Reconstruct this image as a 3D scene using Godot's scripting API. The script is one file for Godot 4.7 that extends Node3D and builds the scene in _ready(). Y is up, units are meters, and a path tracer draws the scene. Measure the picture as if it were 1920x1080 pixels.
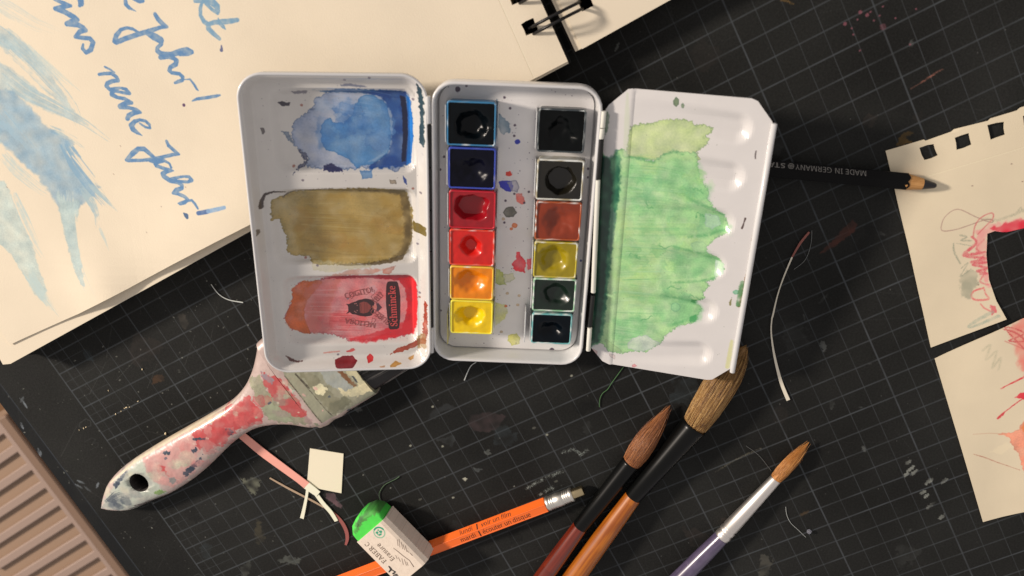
extends Node3D
# A paint tin, brushes, pencils and papers on a black cutting mat, seen from above. Lengths in the helpers are millimetres.
const MM := 0.001

# ---------------------------------------------------------------- a small painter: fills, stains and strokes on an image
class Cv:
	var w: int
	var h: int
	var s: float          # texels per millimetre
	var ox: float         # millimetres at the left and top edge
	var oz: float
	var d := PackedFloat32Array()
	var gain := Vector3(1, 1, 1)
	var na := FastNoiseLite.new()
	var nb := FastNoiseLite.new()
	func _init(x0: float, z0: float, x1: float, z1: float, per_mm: float, sd: int) -> void:
		ox = x0; oz = z0; s = per_mm
		w = int(ceil((x1 - x0) * s)); h = int(ceil((z1 - z0) * s))
		d.resize(w * h * 3)
		na.seed = sd; na.noise_type = FastNoiseLite.TYPE_SIMPLEX_SMOOTH; na.fractal_octaves = 4; na.frequency = 1.0
		nb.seed = sd + 7; nb.noise_type = FastNoiseLite.TYPE_SIMPLEX_SMOOTH; nb.fractal_octaves = 2; nb.frequency = 1.0
	func tint(c: Color) -> Color:
		var l := c.srgb_to_linear()
		return Color(minf(l.r / gain.x, 0.86), minf(l.g / gain.y, 0.86), minf(l.b / gain.z, 0.86)).linear_to_srgb()
	func fill(c: Color, fine := 0.02, coarse := 0.03, scale := 0.08) -> void:
		c = tint(c)
		var grain := FastNoiseLite.new()
		grain.seed = na.seed + 3; grain.frequency = 0.35
		var cloud := FastNoiseLite.new()
		cloud.seed = na.seed + 5; cloud.frequency = scale / s; cloud.fractal_octaves = 4
		var a := grain.get_image(w, h, false, false, false).get_data()
		var b := cloud.get_image(w, h, false, false, false).get_data()
		var i := 0
		for k in w * h:
			var f := 1.0 + (a[k] / 127.5 - 1.0) * fine + (b[k] / 127.5 - 1.0) * coarse
			d[i] = c.r * f; d[i + 1] = c.g * f; d[i + 2] = c.b * f
			i += 3
	func dot(i: int, c: Color, a: float) -> void:
		d[i] += (c.r - d[i]) * a
		d[i + 1] += (c.g - d[i + 1]) * a
		d[i + 2] += (c.b - d[i + 2]) * a
	static func away(px: float, py: float, p: PackedFloat32Array, n: int) -> float:   # signed distance, positive inside
		var best := 1e9
		var inside := false
		var j := n - 1
		for i in n:
			var ax := p[i * 2]; var ay := p[i * 2 + 1]
			var bx := p[j * 2]; var by := p[j * 2 + 1]
			var ex := bx - ax; var ey := by - ay
			var fx := px - ax; var fy := py - ay
			var t := clampf((fx * ex + fy * ey) / maxf(ex * ex + ey * ey, 1e-9), 0.0, 1.0)
			var gx := fx - ex * t; var gy := fy - ey * t
			best = minf(best, gx * gx + gy * gy)
			if (ay > py) != (by > py) and px < (bx - ax) * (py - ay) / (by - ay) + ax:
				inside = not inside
			j = i
		return sqrt(best) if inside else -sqrt(best)
	# amp, freq: ragged outline (mm, 1/mm); soft: width of the edge; rim: how much darker the dried edge is; mottle: uneven strength; streak: direction of dry bristle marks
	func poly(pts: Array, c: Color, op: float, amp := 0.0, freq := 0.5, soft := 0.25, rim := 0.0, mottle := 0.0, streak := Vector2.ZERO, mscale := 0.12) -> void:
		c = tint(c)
		var p := PackedFloat32Array(pts)
		var n := p.size() / 2
		var x0 := 1e9; var x1 := -1e9; var y0 := 1e9; var y1 := -1e9
		for i in n:
			x0 = minf(x0, p[i * 2]); x1 = maxf(x1, p[i * 2]); y0 = minf(y0, p[i * 2 + 1]); y1 = maxf(y1, p[i * 2 + 1])
		var m := amp + soft + 0.3
		var ix0 := maxi(0, int((x0 - m - ox) * s)); var ix1 := mini(w - 1, int((x1 + m - ox) * s) + 1)
		var iy0 := maxi(0, int((y0 - m - oz) * s)); var iy1 := mini(h - 1, int((y1 + m - oz) * s) + 1)
		if ix1 < ix0 or iy1 < iy0:
			return
		var step := 1 if (ix1 - ix0) * (iy1 - iy0) < 1200 else 3
		var gw := (ix1 - ix0) / step + 2
		var gh := (iy1 - iy0) / step + 2
		var g := PackedFloat32Array()
		g.resize(gw * gh)
		for gy in gh:
			for gx in gw:
				g[gy * gw + gx] = away(ox + (ix0 + gx * step + 0.5) / s, oz + (iy0 + gy * step + 0.5) / s, p, n)
		var perp := Vector2(-streak.y, streak.x)
		for iy in range(iy0, iy1 + 1):
			var qy := float(iy - iy0) / step
			var cy := int(qy); var fy := qy - cy
			for ix in range(ix0, ix1 + 1):
				var qx := float(ix - ix0) / step
				var cx := int(qx); var fx := qx - cx
				var o := cy * gw + cx
				var t := lerpf(lerpf(g[o], g[o + 1], fx), lerpf(g[o + gw], g[o + gw + 1], fx), fy)
				if t < -m:
					continue
				var x := ox + (ix + 0.5) / s; var y := oz + (iy + 0.5) / s
				if amp > 0.0:
					t += na.get_noise_2d(x * freq, y * freq) * amp
				var a := clampf(t / soft + 0.5, 0.0, 1.0)
				if a <= 0.0:
					continue
				a = a * a * (3.0 - 2.0 * a)
				if streak != Vector2.ZERO:
					var v := nb.get_noise_2d((x * streak.x + y * streak.y) * 0.05, (x * perp.x + y * perp.y) * 1.6)
					a *= clampf(0.62 + t * 0.16 + v * 1.3, 0.0, 1.0)
				var k := op
				if mottle > 0.0:
					k *= clampf(1.0 + nb.get_noise_2d(x * mscale, y * mscale) * mottle * 1.2, 0.0, 1.3)
				var q := c
				if rim > 0.0:
					k += rim * (exp(-t * t * 9.0) + 0.35 * exp(-t * t * 0.5))
					# pigment gathers in clouds and along the edge of a dried puddle
					var v := nb.get_noise_2d(x * 0.12 + 31.0, y * 0.12) * 0.12 + na.get_noise_2d(x * 0.9, y * 0.9) * 0.08 - rim * 0.5 * exp(-t * t * 7.0)
					q = Color(c.r * (1.0 + v), c.g * (1.0 + v * 0.85), c.b * (1.0 + v * 0.7))
				dot((iy * w + ix) * 3, q, clampf(a * k, 0.0, 1.0))
	# pts: x, z, radius ...; a stroke whose width changes along it
	func line(pts: Array, c: Color, op := 1.0, soft := 0.2, amp := 0.0, rim := 0.0, mottle := 0.0, dry := 0.0) -> void:
		c = tint(c)
		var p := PackedFloat32Array(pts)
		var n := p.size() / 3
		var x0 := 1e9; var x1 := -1e9; var y0 := 1e9; var y1 := -1e9; var rr := 0.0
		for i in n:
			x0 = minf(x0, p[i * 3]); x1 = maxf(x1, p[i * 3]); y0 = minf(y0, p[i * 3 + 1]); y1 = maxf(y1, p[i * 3 + 1]); rr = maxf(rr, p[i * 3 + 2])
		var m := rr + soft + amp
		var ix0 := maxi(0, int((x0 - m - ox) * s)); var ix1 := mini(w - 1, int((x1 + m - ox) * s) + 1)
		var iy0 := maxi(0, int((y0 - m - oz) * s)); var iy1 := mini(h - 1, int((y1 + m - oz) * s) + 1)
		if ix1 < ix0 or iy1 < iy0:
			return
		var bw := ix1 - ix0 + 1
		var best := PackedFloat32Array()
		best.resize(bw * (iy1 - iy0 + 1))
		best.fill(-9.0)
		for i in maxi(n - 1, 1):
			var k := mini(i + 1, n - 1)
			var ax := p[i * 3]; var ay := p[i * 3 + 1]; var ar := p[i * 3 + 2]
			var bx := p[k * 3]; var by := p[k * 3 + 1]; var br := p[k * 3 + 2]
			var ex := bx - ax; var ey := by - ay
			var ee := maxf(ex * ex + ey * ey, 1e-6)
			var q := maxf(ar, br) + soft + amp
			for iy in range(maxi(iy0, int((minf(ay, by) - q - oz) * s)), mini(iy1, int((maxf(ay, by) + q - oz) * s) + 1) + 1):
				var y := oz + (iy + 0.5) / s - ay
				for ix in range(maxi(ix0, int((minf(ax, bx) - q - ox) * s)), mini(ix1, int((maxf(ax, bx) + q - ox) * s) + 1) + 1):
					var x := ox + (ix + 0.5) / s - ax
					var t := clampf((x * ex + y * ey) / ee, 0.0, 1.0)
					var gx := x - ex * t; var gy := y - ey * t
					var v := ar + (br - ar) * t - sqrt(gx * gx + gy * gy)
					var o := (iy - iy0) * bw + ix - ix0
					if v > best[o]:
						best[o] = v
		for iy in range(iy0, iy1 + 1):
			for ix in range(ix0, ix1 + 1):
				var t := best[(iy - iy0) * bw + ix - ix0]
				if t < -soft - amp:
					continue
				var x := ox + (ix + 0.5) / s; var y := oz + (iy + 0.5) / s
				if amp > 0.0:
					t += na.get_noise_2d(x * 1.2, y * 1.2) * amp
				var a := clampf(t / soft + 0.5, 0.0, 1.0)
				if a <= 0.0:
					continue
				var k := op
				if mottle > 0.0:
					k *= clampf(1.0 + nb.get_noise_2d(x * 0.3, y * 0.3) * mottle * 1.6, 0.0, 1.3)
				if dry > 0.0:
					k *= clampf(1.0 + nb.get_noise_2d(x * 3.0, y * 3.0) * 2.0 * dry - dry * 0.5, 0.0, 1.2)
				if rim > 0.0:
					k += rim * exp(-t * t * 20.0)
				dot((iy * w + ix) * 3, c, clampf(a * k, 0.0, 1.0))
	# a loaded brush dragged dry: many fine hairs side by side that start and stop unevenly; pts: x, z, half width ...
	func drag(pts: Array, c: Color, op: float, count: int, tail := 0.5, r: RandomNumberGenerator = null) -> void:
		var n := pts.size() / 3
		for i in count:
			var side := r.randf_range(-1.0, 1.0)
			var f0 := r.randf_range(0.0, 0.25); var f1 := 1.0 - tail * pow(r.randf(), 0.7)
			if f1 - f0 < 0.08:
				continue
			var hair := []
			var wide := r.randf_range(0.08, 0.34)
			for k in 9:
				var f := lerpf(f0, f1, k / 8.0) * (n - 1)
				var a := mini(int(f), n - 2)
				var t := f - a
				var p := Vector2(pts[a * 3], pts[a * 3 + 1]); var q := Vector2(pts[a * 3 + 3], pts[a * 3 + 4])
				var s := Vector2(p.y - q.y, q.x - p.x).normalized() * lerpf(pts[a * 3 + 2], pts[a * 3 + 5], t) * side
				var w := p.lerp(q, t) + s
				hair.append_array([w.x, w.y, wide * (1.0 - 0.8 * pow(k / 8.0, 3.0))])
			line(hair, c, op * r.randf_range(0.25, 1.0), 0.25, 0.05, 0.0, 0.5)
	func blob(x: float, z: float, rx: float, rz: float, c: Color, op := 1.0, turn := 0.0, ragged := 0.25, rim := 0.0, mottle := 0.0) -> void:
		var p := []
		for i in 14:
			var a := TAU * i / 14.0
			var q := Vector2(cos(a) * rx, sin(a) * rz).rotated(turn)
			p.append_array([x + q.x, z + q.y])
		poly(p, c, op, ragged * minf(rx, rz), 0.7 / maxf(minf(rx, rz), 0.3), minf(0.25, minf(rx, rz) * 0.5), rim, mottle)
	# tide marks: thin washes that dried one over another inside a puddle (its centre and half sizes)
	func blooms(cx: float, cz: float, hx: float, hz: float, tones: Array, count: int, big: float, op: float, r: RandomNumberGenerator) -> void:
		for i in count:
			var p := []
			var x := cx + r.randf_range(-1, 1) * hx; var z := cz + r.randf_range(-1, 1) * hz
			var sx := big * r.randf_range(0.4, 1.0); var sz := big * r.randf_range(0.3, 0.8)
			for k in 12:
				var a := TAU * k / 12.0
				var f := r.randf_range(0.75, 1.2)
				p.append_array([clampf(x + cos(a) * sx * f, cx - hx - 1.0, cx + hx + 1.0), clampf(z + sin(a) * sz * f, cz - hz - 0.6, cz + hz + 0.6)])
			poly(p, tones[i % tones.size()], op * r.randf_range(0.4, 1.0), big * 0.18, 0.35, big * 0.25 if i % 3 else 0.25, 0.12 if i % 3 == 0 else 0.02, 0.6)
	func rule(x0: float, z0: float, x1: float, z1: float, c: Color, op: float, wear := 0.5) -> void:   # an axis-aligned printed line
		c = tint(c)
		for iy in range(maxi(0, int((z0 - oz) * s)), mini(h, int((z1 - oz) * s) + 1)):
			for ix in range(maxi(0, int((x0 - ox) * s)), mini(w, int((x1 - ox) * s) + 1)):
				var k := op * clampf(1.0 + na.get_noise_2d(ix * 0.02, iy * 0.02) * wear * 2.0, 0.0, 1.3)
				dot((iy * w + ix) * 3, c, clampf(k, 0.0, 1.0))
	func tex() -> ImageTexture:
		var b := PackedByteArray()
		b.resize(w * h * 3)
		for i in w * h * 3:
			b[i] = int(clampf(d[i], 0.0, 1.0) * 255.0)
		return ImageTexture.create_from_image(Image.create_from_data(w, h, false, Image.FORMAT_RGB8, b))
	func uv(x: float, z: float) -> Vector2:
		return Vector2((x - ox) * s / w, (z - oz) * s / h)

# ---------------------------------------------------------------- a mesh builder in millimetres; faces are given anticlockwise as seen from outside
class Mb:
	var st := SurfaceTool.new()
	var cv: Cv
	var tint := Color.WHITE
	var colored := false
	func _init(c: Cv = null) -> void:
		st.begin(Mesh.PRIMITIVE_TRIANGLES)
		cv = c
	func v(p: Vector3, uv = null) -> void:
		if colored:
			st.set_color(tint)
		if uv != null:
			st.set_uv(uv)
		elif cv:
			st.set_uv(cv.uv(p.x, p.z))
		else:
			st.set_uv(Vector2(p.x, p.z) * 0.05)
		st.add_vertex(p * 0.001)
	func tri(a: Vector3, b: Vector3, c: Vector3, ua = null, ub = null, uc = null) -> void:
		v(a, ua); v(c, uc); v(b, ub)
	func quad(a: Vector3, b: Vector3, c: Vector3, e: Vector3, ua = null, ub = null, uc = null, ue = null) -> void:
		tri(a, b, c, ua, ub, uc); tri(a, c, e, ua, uc, ue)
	func group(g: int) -> void:
		st.set_smooth_group(g)
	func done() -> ArrayMesh:
		st.generate_normals()
		st.index()
		return st.commit()
	# rings of equal length, joined one to the next (rings run anticlockwise seen from the end towards which they follow)
	func loft(rings: Array, caps := true, smooth := true, uvs := []) -> void:
		group(1 if smooth else -1)
		for i in rings.size() - 1:
			var a: PackedVector3Array = rings[i]
			var b: PackedVector3Array = rings[i + 1]
			var n := a.size()
			for k in n:
				var j := (k + 1) % n
				if uvs.is_empty():
					quad(a[k], a[j], b[j], b[k])
				else:
					quad(a[k], a[j], b[j], b[k], Vector2(float(k) / n, uvs[i]), Vector2(float(k + 1) / n, uvs[i]), Vector2(float(k + 1) / n, uvs[i + 1]), Vector2(float(k) / n, uvs[i + 1]))
		if caps:
			group(-1)
			cap(rings[0], true)
			cap(rings[-1], false)
	func cap(r: PackedVector3Array, turned: bool) -> void:
		var c := Vector3.ZERO
		for p in r:
			c += p
		c /= r.size()
		for k in r.size():
			var j := (k + 1) % r.size()
			if turned:
				tri(c, r[j], r[k])
			else:
				tri(c, r[k], r[j])
	# a round or many-sided body along p0-p1; prof: along (mm), radius ...
	func lathe(p0: Vector3, p1: Vector3, prof: Array, sides := 28, turn := 0.0, flat := false, squash := 1.0, caps := true) -> void:
		var ax := (p1 - p0).normalized()
		var side := ax.cross(Vector3.UP).normalized()
		var up := side.cross(ax).normalized()
		var rings := []
		var uvs := []
		for i in prof.size() / 2:
			var r := PackedVector3Array()
			for k in sides:
				var a: float = turn + TAU * k / sides
				r.append(p0 + ax * prof[i * 2] + (side * cos(a) + up * sin(a) * squash) * prof[i * 2 + 1])
			r.reverse()
			rings.append(r)
			uvs.append(prof[i * 2] * 0.02)
		loft(rings, caps, not flat, uvs)
	func tube(pts: Array, radii: Array, sides := 6) -> void:
		var rings := []
		for i in pts.size():
			var t: Vector3 = (pts[mini(i + 1, pts.size() - 1)] - pts[maxi(i - 1, 0)]).normalized()
			var side := t.cross(Vector3.UP if absf(t.y) < 0.9 else Vector3.RIGHT).normalized()
			var up := side.cross(t).normalized()
			var r := PackedVector3Array()
			for k in sides:
				var a := TAU * k / sides
				r.append(pts[i] + (side * cos(a) + up * sin(a)) * radii[mini(i, radii.size() - 1)])
			r.reverse()
			rings.append(r)
		loft(rings)
	func box(lo: Vector3, hi: Vector3, bevel := 0.0, frame := Transform3D()) -> void:
		if bevel <= 0.0:
			bevel = 0.01
		var rings := []
		for q in [[lo.y, bevel], [lo.y + bevel, 0.0], [hi.y - bevel, 0.0], [hi.y, bevel]]:
			var e: float = q[1]
			var y: float = q[0]
			var r := PackedVector3Array()
			for c in [Vector2(lo.x + e, lo.z + bevel), Vector2(lo.x + e, hi.z - bevel), Vector2(lo.x + bevel, hi.z - e), Vector2(hi.x - bevel, hi.z - e), Vector2(hi.x - e, hi.z - bevel), Vector2(hi.x - e, lo.z + bevel), Vector2(hi.x - bevel, lo.z + e), Vector2(lo.x + bevel, lo.z + e)]:
				r.append(frame * Vector3(c.x, y, c.y))
			rings.append(r)
		loft(rings, true, false)
	# a sheet with an outline, holes and a height for every point
	func sheet(outline: PackedVector2Array, holes: Array, cell: float, fy: Callable, thick: float) -> void:
		if Geometry2D.is_polygon_clockwise(outline):
			outline = outline.duplicate(); outline.reverse()
		var lo := outline[0]; var hi := outline[0]
		for p in outline:
			lo = lo.min(p); hi = hi.max(p)
		var nx := int(ceil((hi.x - lo.x) / cell)); var nz := int(ceil((hi.y - lo.y) / cell))
		var stepv := Vector2((hi.x - lo.x) / nx, (hi.y - lo.y) / nz)
		var inn := PackedByteArray()
		inn.resize((nx + 1) * (nz + 1))
		var yy := PackedFloat32Array()
		yy.resize((nx + 1) * (nz + 1))
		for j in nz + 1:
			for i in nx + 1:
				var p := lo + Vector2(i, j) * stepv
				inn[j * (nx + 1) + i] = 1 if Geometry2D.is_point_in_polygon(p, outline) else 0
				yy[j * (nx + 1) + i] = fy.call(p)
		var boxes := []
		for hh in holes:
			var b := Rect2(hh[0], Vector2.ZERO)
			for p in hh:
				b = b.expand(p)
			boxes.append(b.grow(0.01))
		for j in nz:
			for i in nx:
				var a := lo + Vector2(i, j) * stepv
				var c := Rect2(a, stepv)
				var o := j * (nx + 1) + i
				var full := inn[o] + inn[o + 1] + inn[o + nx + 1] + inn[o + nx + 2] == 4
				for b in boxes:
					if b.intersects(c):
						full = false
				if full:
					var e := a + stepv
					var p00 := Vector3(a.x, yy[o], a.y); var p10 := Vector3(e.x, yy[o + 1], a.y)
					var p11 := Vector3(e.x, yy[o + nx + 2], e.y); var p01 := Vector3(a.x, yy[o + nx + 1], e.y)
					var t := Vector3(0, thick, 0)
					group(1)
					quad(p00, p01, p11, p10)
					group(2)
					quad(p00 - t, p10 - t, p11 - t, p01 - t)
				else:
					piece(PackedVector2Array([a, Vector2(a.x + stepv.x, a.y), a + stepv, Vector2(a.x, a.y + stepv.y)]), outline, holes, fy, thick, 0)
		var loops := [outline]
		loops.append_array(holes)
		for q in loops.size():
			var l: PackedVector2Array = loops[q].duplicate()
			if Geometry2D.is_polygon_clockwise(l) == (q == 0):
				l.reverse()
			for i in l.size():
				var p: Vector2 = l[i]; var e: Vector2 = l[(i + 1) % l.size()]
				var m := maxi(1, int((e - p).length() / maxf(cell, 1.5)))
				for k in m:
					var a := p.lerp(e, float(k) / m); var b := p.lerp(e, float(k + 1) / m)
					var ya: float = fy.call(a); var yb: float = fy.call(b)
					group(-1)
					quad(Vector3(a.x, ya, a.y), Vector3(b.x, yb, b.y), Vector3(b.x, yb - thick, b.y), Vector3(a.x, ya - thick, a.y))
	func piece(cell: PackedVector2Array, outline: PackedVector2Array, holes: Array, fy: Callable, thick: float, deep: int) -> void:
		for part in Geometry2D.intersect_polygons(cell, outline):
			var left := [part]
			for hh in holes:
				var next := []
				for q in left:
					next.append_array(Geometry2D.clip_polygons(q, hh))
				left = next
			var ringed := false
			for q in left:
				if Geometry2D.is_polygon_clockwise(q):
					ringed = true
			if ringed and deep < 6:
				var a := cell[0]; var b := cell[2]
				var m := (a + b) * 0.5
				piece(PackedVector2Array([a, Vector2(m.x, a.y), Vector2(m.x, b.y), Vector2(a.x, b.y)]), outline, holes, fy, thick, deep + 1)
				piece(PackedVector2Array([Vector2(m.x, a.y), Vector2(b.x, a.y), b, Vector2(m.x, b.y)]), outline, holes, fy, thick, deep + 1)
				return
			for q in left:
				var ids := Geometry2D.triangulate_polygon(q)
				for i in range(0, ids.size(), 3):
					var p: Array[Vector3] = []
					for k in 3:
						var w2: Vector2 = q[ids[i + k]]
						p.append(Vector3(w2.x, fy.call(w2), w2.y))
					if (p[1] - p[0]).cross(p[2] - p[0]).y < 0:
						var sw := p[1]; p[1] = p[2]; p[2] = sw
					var t := Vector3(0, thick, 0)
					group(1)
					tri(p[0], p[1], p[2])
					group(2)
					tri(p[0] - t, p[2] - t, p[1] - t)

# ---------------------------------------------------------------- naming, materials
var taken := {}

func numbered(called: String) -> String:
	var n: int = taken.get(called, 0)
	taken[called] = n + 1
	return called if n == 0 else "%s_%03d" % [called, n]

func tag(o: Node3D, label: String, category: String, group := "") -> Node3D:
	o.set_meta("label", label)
	o.set_meta("category", category)
	if group != "":
		o.set_meta("group", group)
	return o

func thing(called: String, label: String, category: String, group := "", at := Transform3D()) -> Node3D:
	var o := Node3D.new()
	o.name = numbered(called)
	o.transform = at
	add_child(o)
	return tag(o, label, category, group)

func part(called: String, m: Mesh, material: Material, parent: Node3D, at := Transform3D()) -> MeshInstance3D:
	var o := MeshInstance3D.new()
	var k := 0
	var free := called
	while parent.has_node(NodePath(free)):
		k += 1
		free = "%s_%03d" % [called, k]
	o.name = free
	o.mesh = m
	o.material_override = material
	o.transform = at
	parent.add_child(o, true)
	return o

func single(called: String, m: Mesh, material: Material, label: String, category: String, group := "", at := Transform3D()) -> MeshInstance3D:
	var o := MeshInstance3D.new()
	o.name = numbered(called)
	o.mesh = m
	o.material_override = material
	o.transform = at
	add_child(o)
	tag(o, label, category, group)
	return o

func structure(called: String, m: Mesh, material: Material) -> MeshInstance3D:
	var o := MeshInstance3D.new()
	o.name = called
	o.mesh = m
	o.material_override = material
	o.set_meta("kind", "structure")
	add_child(o)
	return o

func mat(c: Color, rough := 0.5, metal := 0.0, coat := 0.0) -> StandardMaterial3D:
	var m := StandardMaterial3D.new()
	m.albedo_color = c
	m.roughness = rough
	m.metallic = metal
	if coat > 0.0:
		m.clearcoat_enabled = true
		m.clearcoat = coat
		m.clearcoat_roughness = 0.12
	return m

func painted(cv: Cv, rough := 0.6, coat := 0.0) -> StandardMaterial3D:
	var m := mat(Color.WHITE, rough, 0.0, coat)
	m.albedo_texture = cv.tex()
	m.texture_repeat = false
	return m

func rough_paper(m: StandardMaterial3D, depth: float, sd: int, freq := 0.16) -> StandardMaterial3D:   # the tooth of watercolour paper
	var n := FastNoiseLite.new()
	n.seed = sd; n.frequency = freq; n.fractal_octaves = 3
	var t := NoiseTexture2D.new()
	t.width = 1024; t.height = 768; t.noise = n; t.as_normal_map = true; t.bump_strength = depth
	m.normal_enabled = true
	m.normal_texture = t
	m.normal_scale = 1.0
	return m

func c8(r: float, g: float, b: float) -> Color:
	return Color(r / 255.0, g / 255.0, b / 255.0)

func ob(r: float, g: float, b: float, gain: Vector3) -> Color:   # the colour of a surface that looks like this under that much light
	var l := c8(r, g, b).srgb_to_linear()
	return Color(minf(l.r / gain.x, 0.86), minf(l.g / gain.y, 0.86), minf(l.b / gain.z, 0.86)).linear_to_srgb()

func v2(a: Array) -> PackedVector2Array:
	var p := PackedVector2Array()
	for i in range(0, a.size(), 2):
		p.append(Vector2(a[i], a[i + 1]))
	return p

func v3(a: Array, y: float) -> Array:
	var p := []
	for i in range(0, a.size(), 2):
		p.append(Vector3(a[i], y, a[i + 1]))
	return p

func smooth_path(a: Array, n := 5) -> Array:   # Catmull-Rom through points
	var out := []
	for i in a.size() - 1:
		var p0 = a[maxi(i - 1, 0)]; var p1 = a[i]; var p2 = a[i + 1]; var p3 = a[mini(i + 2, a.size() - 1)]
		for k in n:
			out.append(p1.cubic_interpolate(p2, p0, p3, float(k) / n))
	out.append(a[-1])
	return out

func rounded(x0: float, z0: float, x1: float, z1: float, r: float, y := 0.0, n := 6) -> PackedVector3Array:   # anticlockwise seen from above
	var p := PackedVector3Array()
	for q in [[x1 - r, z0 + r, 0.0], [x0 + r, z0 + r, 1.0], [x0 + r, z1 - r, 2.0], [x1 - r, z1 - r, 3.0]]:
		for i in n + 1:
			var a: float = (q[2] + float(i) / n) * PI / 2.0
			p.append(Vector3(q[0] + cos(a) * r, y, q[1] - sin(a) * r))
	return p

func flat2(r: PackedVector3Array) -> PackedVector2Array:
	var p := PackedVector2Array()
	for v in r:
		p.append(Vector2(v.x, v.z))
	return p

func sd_box(p: Vector2, c: Vector2, half: Vector2, r: float) -> float:   # positive inside a rounded rectangle
	var q := (p - c).abs() - half + Vector2(r, r)
	return -(Vector2(maxf(q.x, 0.0), maxf(q.y, 0.0)).length() + minf(maxf(q.x, q.y), 0.0) - r)

func letters(called: String, words: String, size: float, at: Vector3, along: Vector3, up: Vector3, c: Color, parent: Node3D, serif := false, bold := false, stretch := 1.0) -> MeshInstance3D:
	var f := SystemFont.new()
	f.font_names = PackedStringArray(["Droid Serif" if serif else "Droid Sans"])
	f.font_weight = 700 if bold else 400
	var t := TextMesh.new()
	t.font = f
	t.text = words
	t.font_size = 32
	t.pixel_size = size * MM / 32.0
	t.depth = 0.03 * MM
	t.curve_step = 2.0
	var b := Basis(along.normalized() * stretch, up.normalized(), along.cross(up).normalized())
	var m := mat(c, 0.6)
	return part(called, t, m, parent, Transform3D(b, at * MM))


# ---------------------------------------------------------------- the scene
const G_PAGE := Vector3(1.12, 1.0, 0.9)
const G_FAR := Vector3(0.92, 0.83, 0.77)
const G_LID := Vector3(1.0, 0.91, 0.85)
const G_PLATE := Vector3(0.45, 0.40, 0.37)
const G_FLAP := Vector3(1.04, 0.93, 0.85)
const G_MAT := Vector3(1.12, 1.0, 0.91)
var tray_at := Transform3D(Basis(Vector3(0.99641, -0.07660, 0.03606), Vector3(0.07130, 0.98889, 0.13044), Vector3(-0.04565, -0.12740, 0.99080)), Vector3(0.00218, 0.02455, -0.03081))
var lid_at := Transform3D(Basis(Vector3(0.98030, -0.19679, 0.01695), Vector3(0.19396, 0.97531, 0.10563), Vector3(-0.03731, -0.10026, 0.99426)), Vector3(-0.06532, 0.03525, -0.03246))
var flap_at := Transform3D(Basis(Vector3(0.98276, 0.17583, 0.05716), Vector3(-0.18237, 0.97274, 0.14323), Vector3(-0.03042, -0.15118, 0.98804)), Vector3(0.06728, 0.02243, -0.02771))
var mat_at := Transform3D(Basis(Vector3(0.88355, 0.00000, -0.46834), Vector3.UP, Vector3(0.46834, 0.00000, 0.88355)), Vector3(0.19467, 0.00000, 0.09024))
var rng := RandomNumberGenerator.new()

func _ready() -> void:
	rng.seed = 11
	var cam := Camera3D.new()
	cam.name = "camera"
	cam.transform = Transform3D(Basis(Vector3(0.99604, -0.08888, 0.00000), Vector3(-0.02760, -0.30931, -0.95056), Vector3(0.08448, 0.94680, -0.31054)), Vector3(0.03078, 0.34498, -0.11315))
	cam.fov = 38.88
	cam.near = 0.02
	cam.far = 6.0
	var lens := CameraAttributesPhysical.new()
	lens.frustum_focal_length = 34.0
	lens.frustum_focus_distance = 0.375
	lens.frustum_near = 0.02
	lens.frustum_far = 6.0
	lens.exposure_aperture = 14.0
	cam.attributes = lens
	add_child(cam)
	cam.current = true
	var env := Environment.new()
	env.background_mode = Environment.BG_COLOR
	env.background_color = Color(0.47, 0.44, 0.43).linear_to_srgb()
	env.tonemap_mode = Environment.TONE_MAPPER_LINEAR
	env.tonemap_exposure = 1.0
	env.sdfgi_enabled = true
	env.ssao_enabled = true
	env.ssil_enabled = true
	var we := WorldEnvironment.new()
	we.name = "surroundings"
	we.environment = env
	add_child(we)
	var lamp := OmniLight3D.new()      # the desk lamp, beyond the left edge of the picture
	lamp.name = "desk_lamp_light"
	lamp.position = Vector3(-1.75, 1.0, -0.46)
	lamp.light_color = Color(1.0, 0.88, 0.76).linear_to_srgb()
	lamp.light_energy = 5.2
	lamp.light_size = 0.12
	lamp.omni_range = 6.0
	lamp.omni_attenuation = 2.0
	lamp.shadow_enabled = true
	add_child(lamp)
	build_table()
	build_mat()
	build_radiator()
	build_sketchbook()
	build_paint_box()
	build_half_pans()
	build_loose_papers()
	build_flat_brush()
	build_round_brushes()
	build_pencils()
	build_eraser()
	build_scraps()

func build_table() -> void:
	var m := Mb.new()
	m.box(Vector3(-384, -33, -470), Vector3(330, -3.2, 330), 2.0)
	var wood := mat(c8(96, 70, 48), 0.6)
	structure("table_top", m.done(), wood).transform = mat_at
	m = Mb.new()
	m.box(Vector3(-1500, -740, -1500), Vector3(1500, -720, 1500), 1.0)
	structure("floor", m.done(), mat(c8(104, 70, 38), 0.7))

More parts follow.
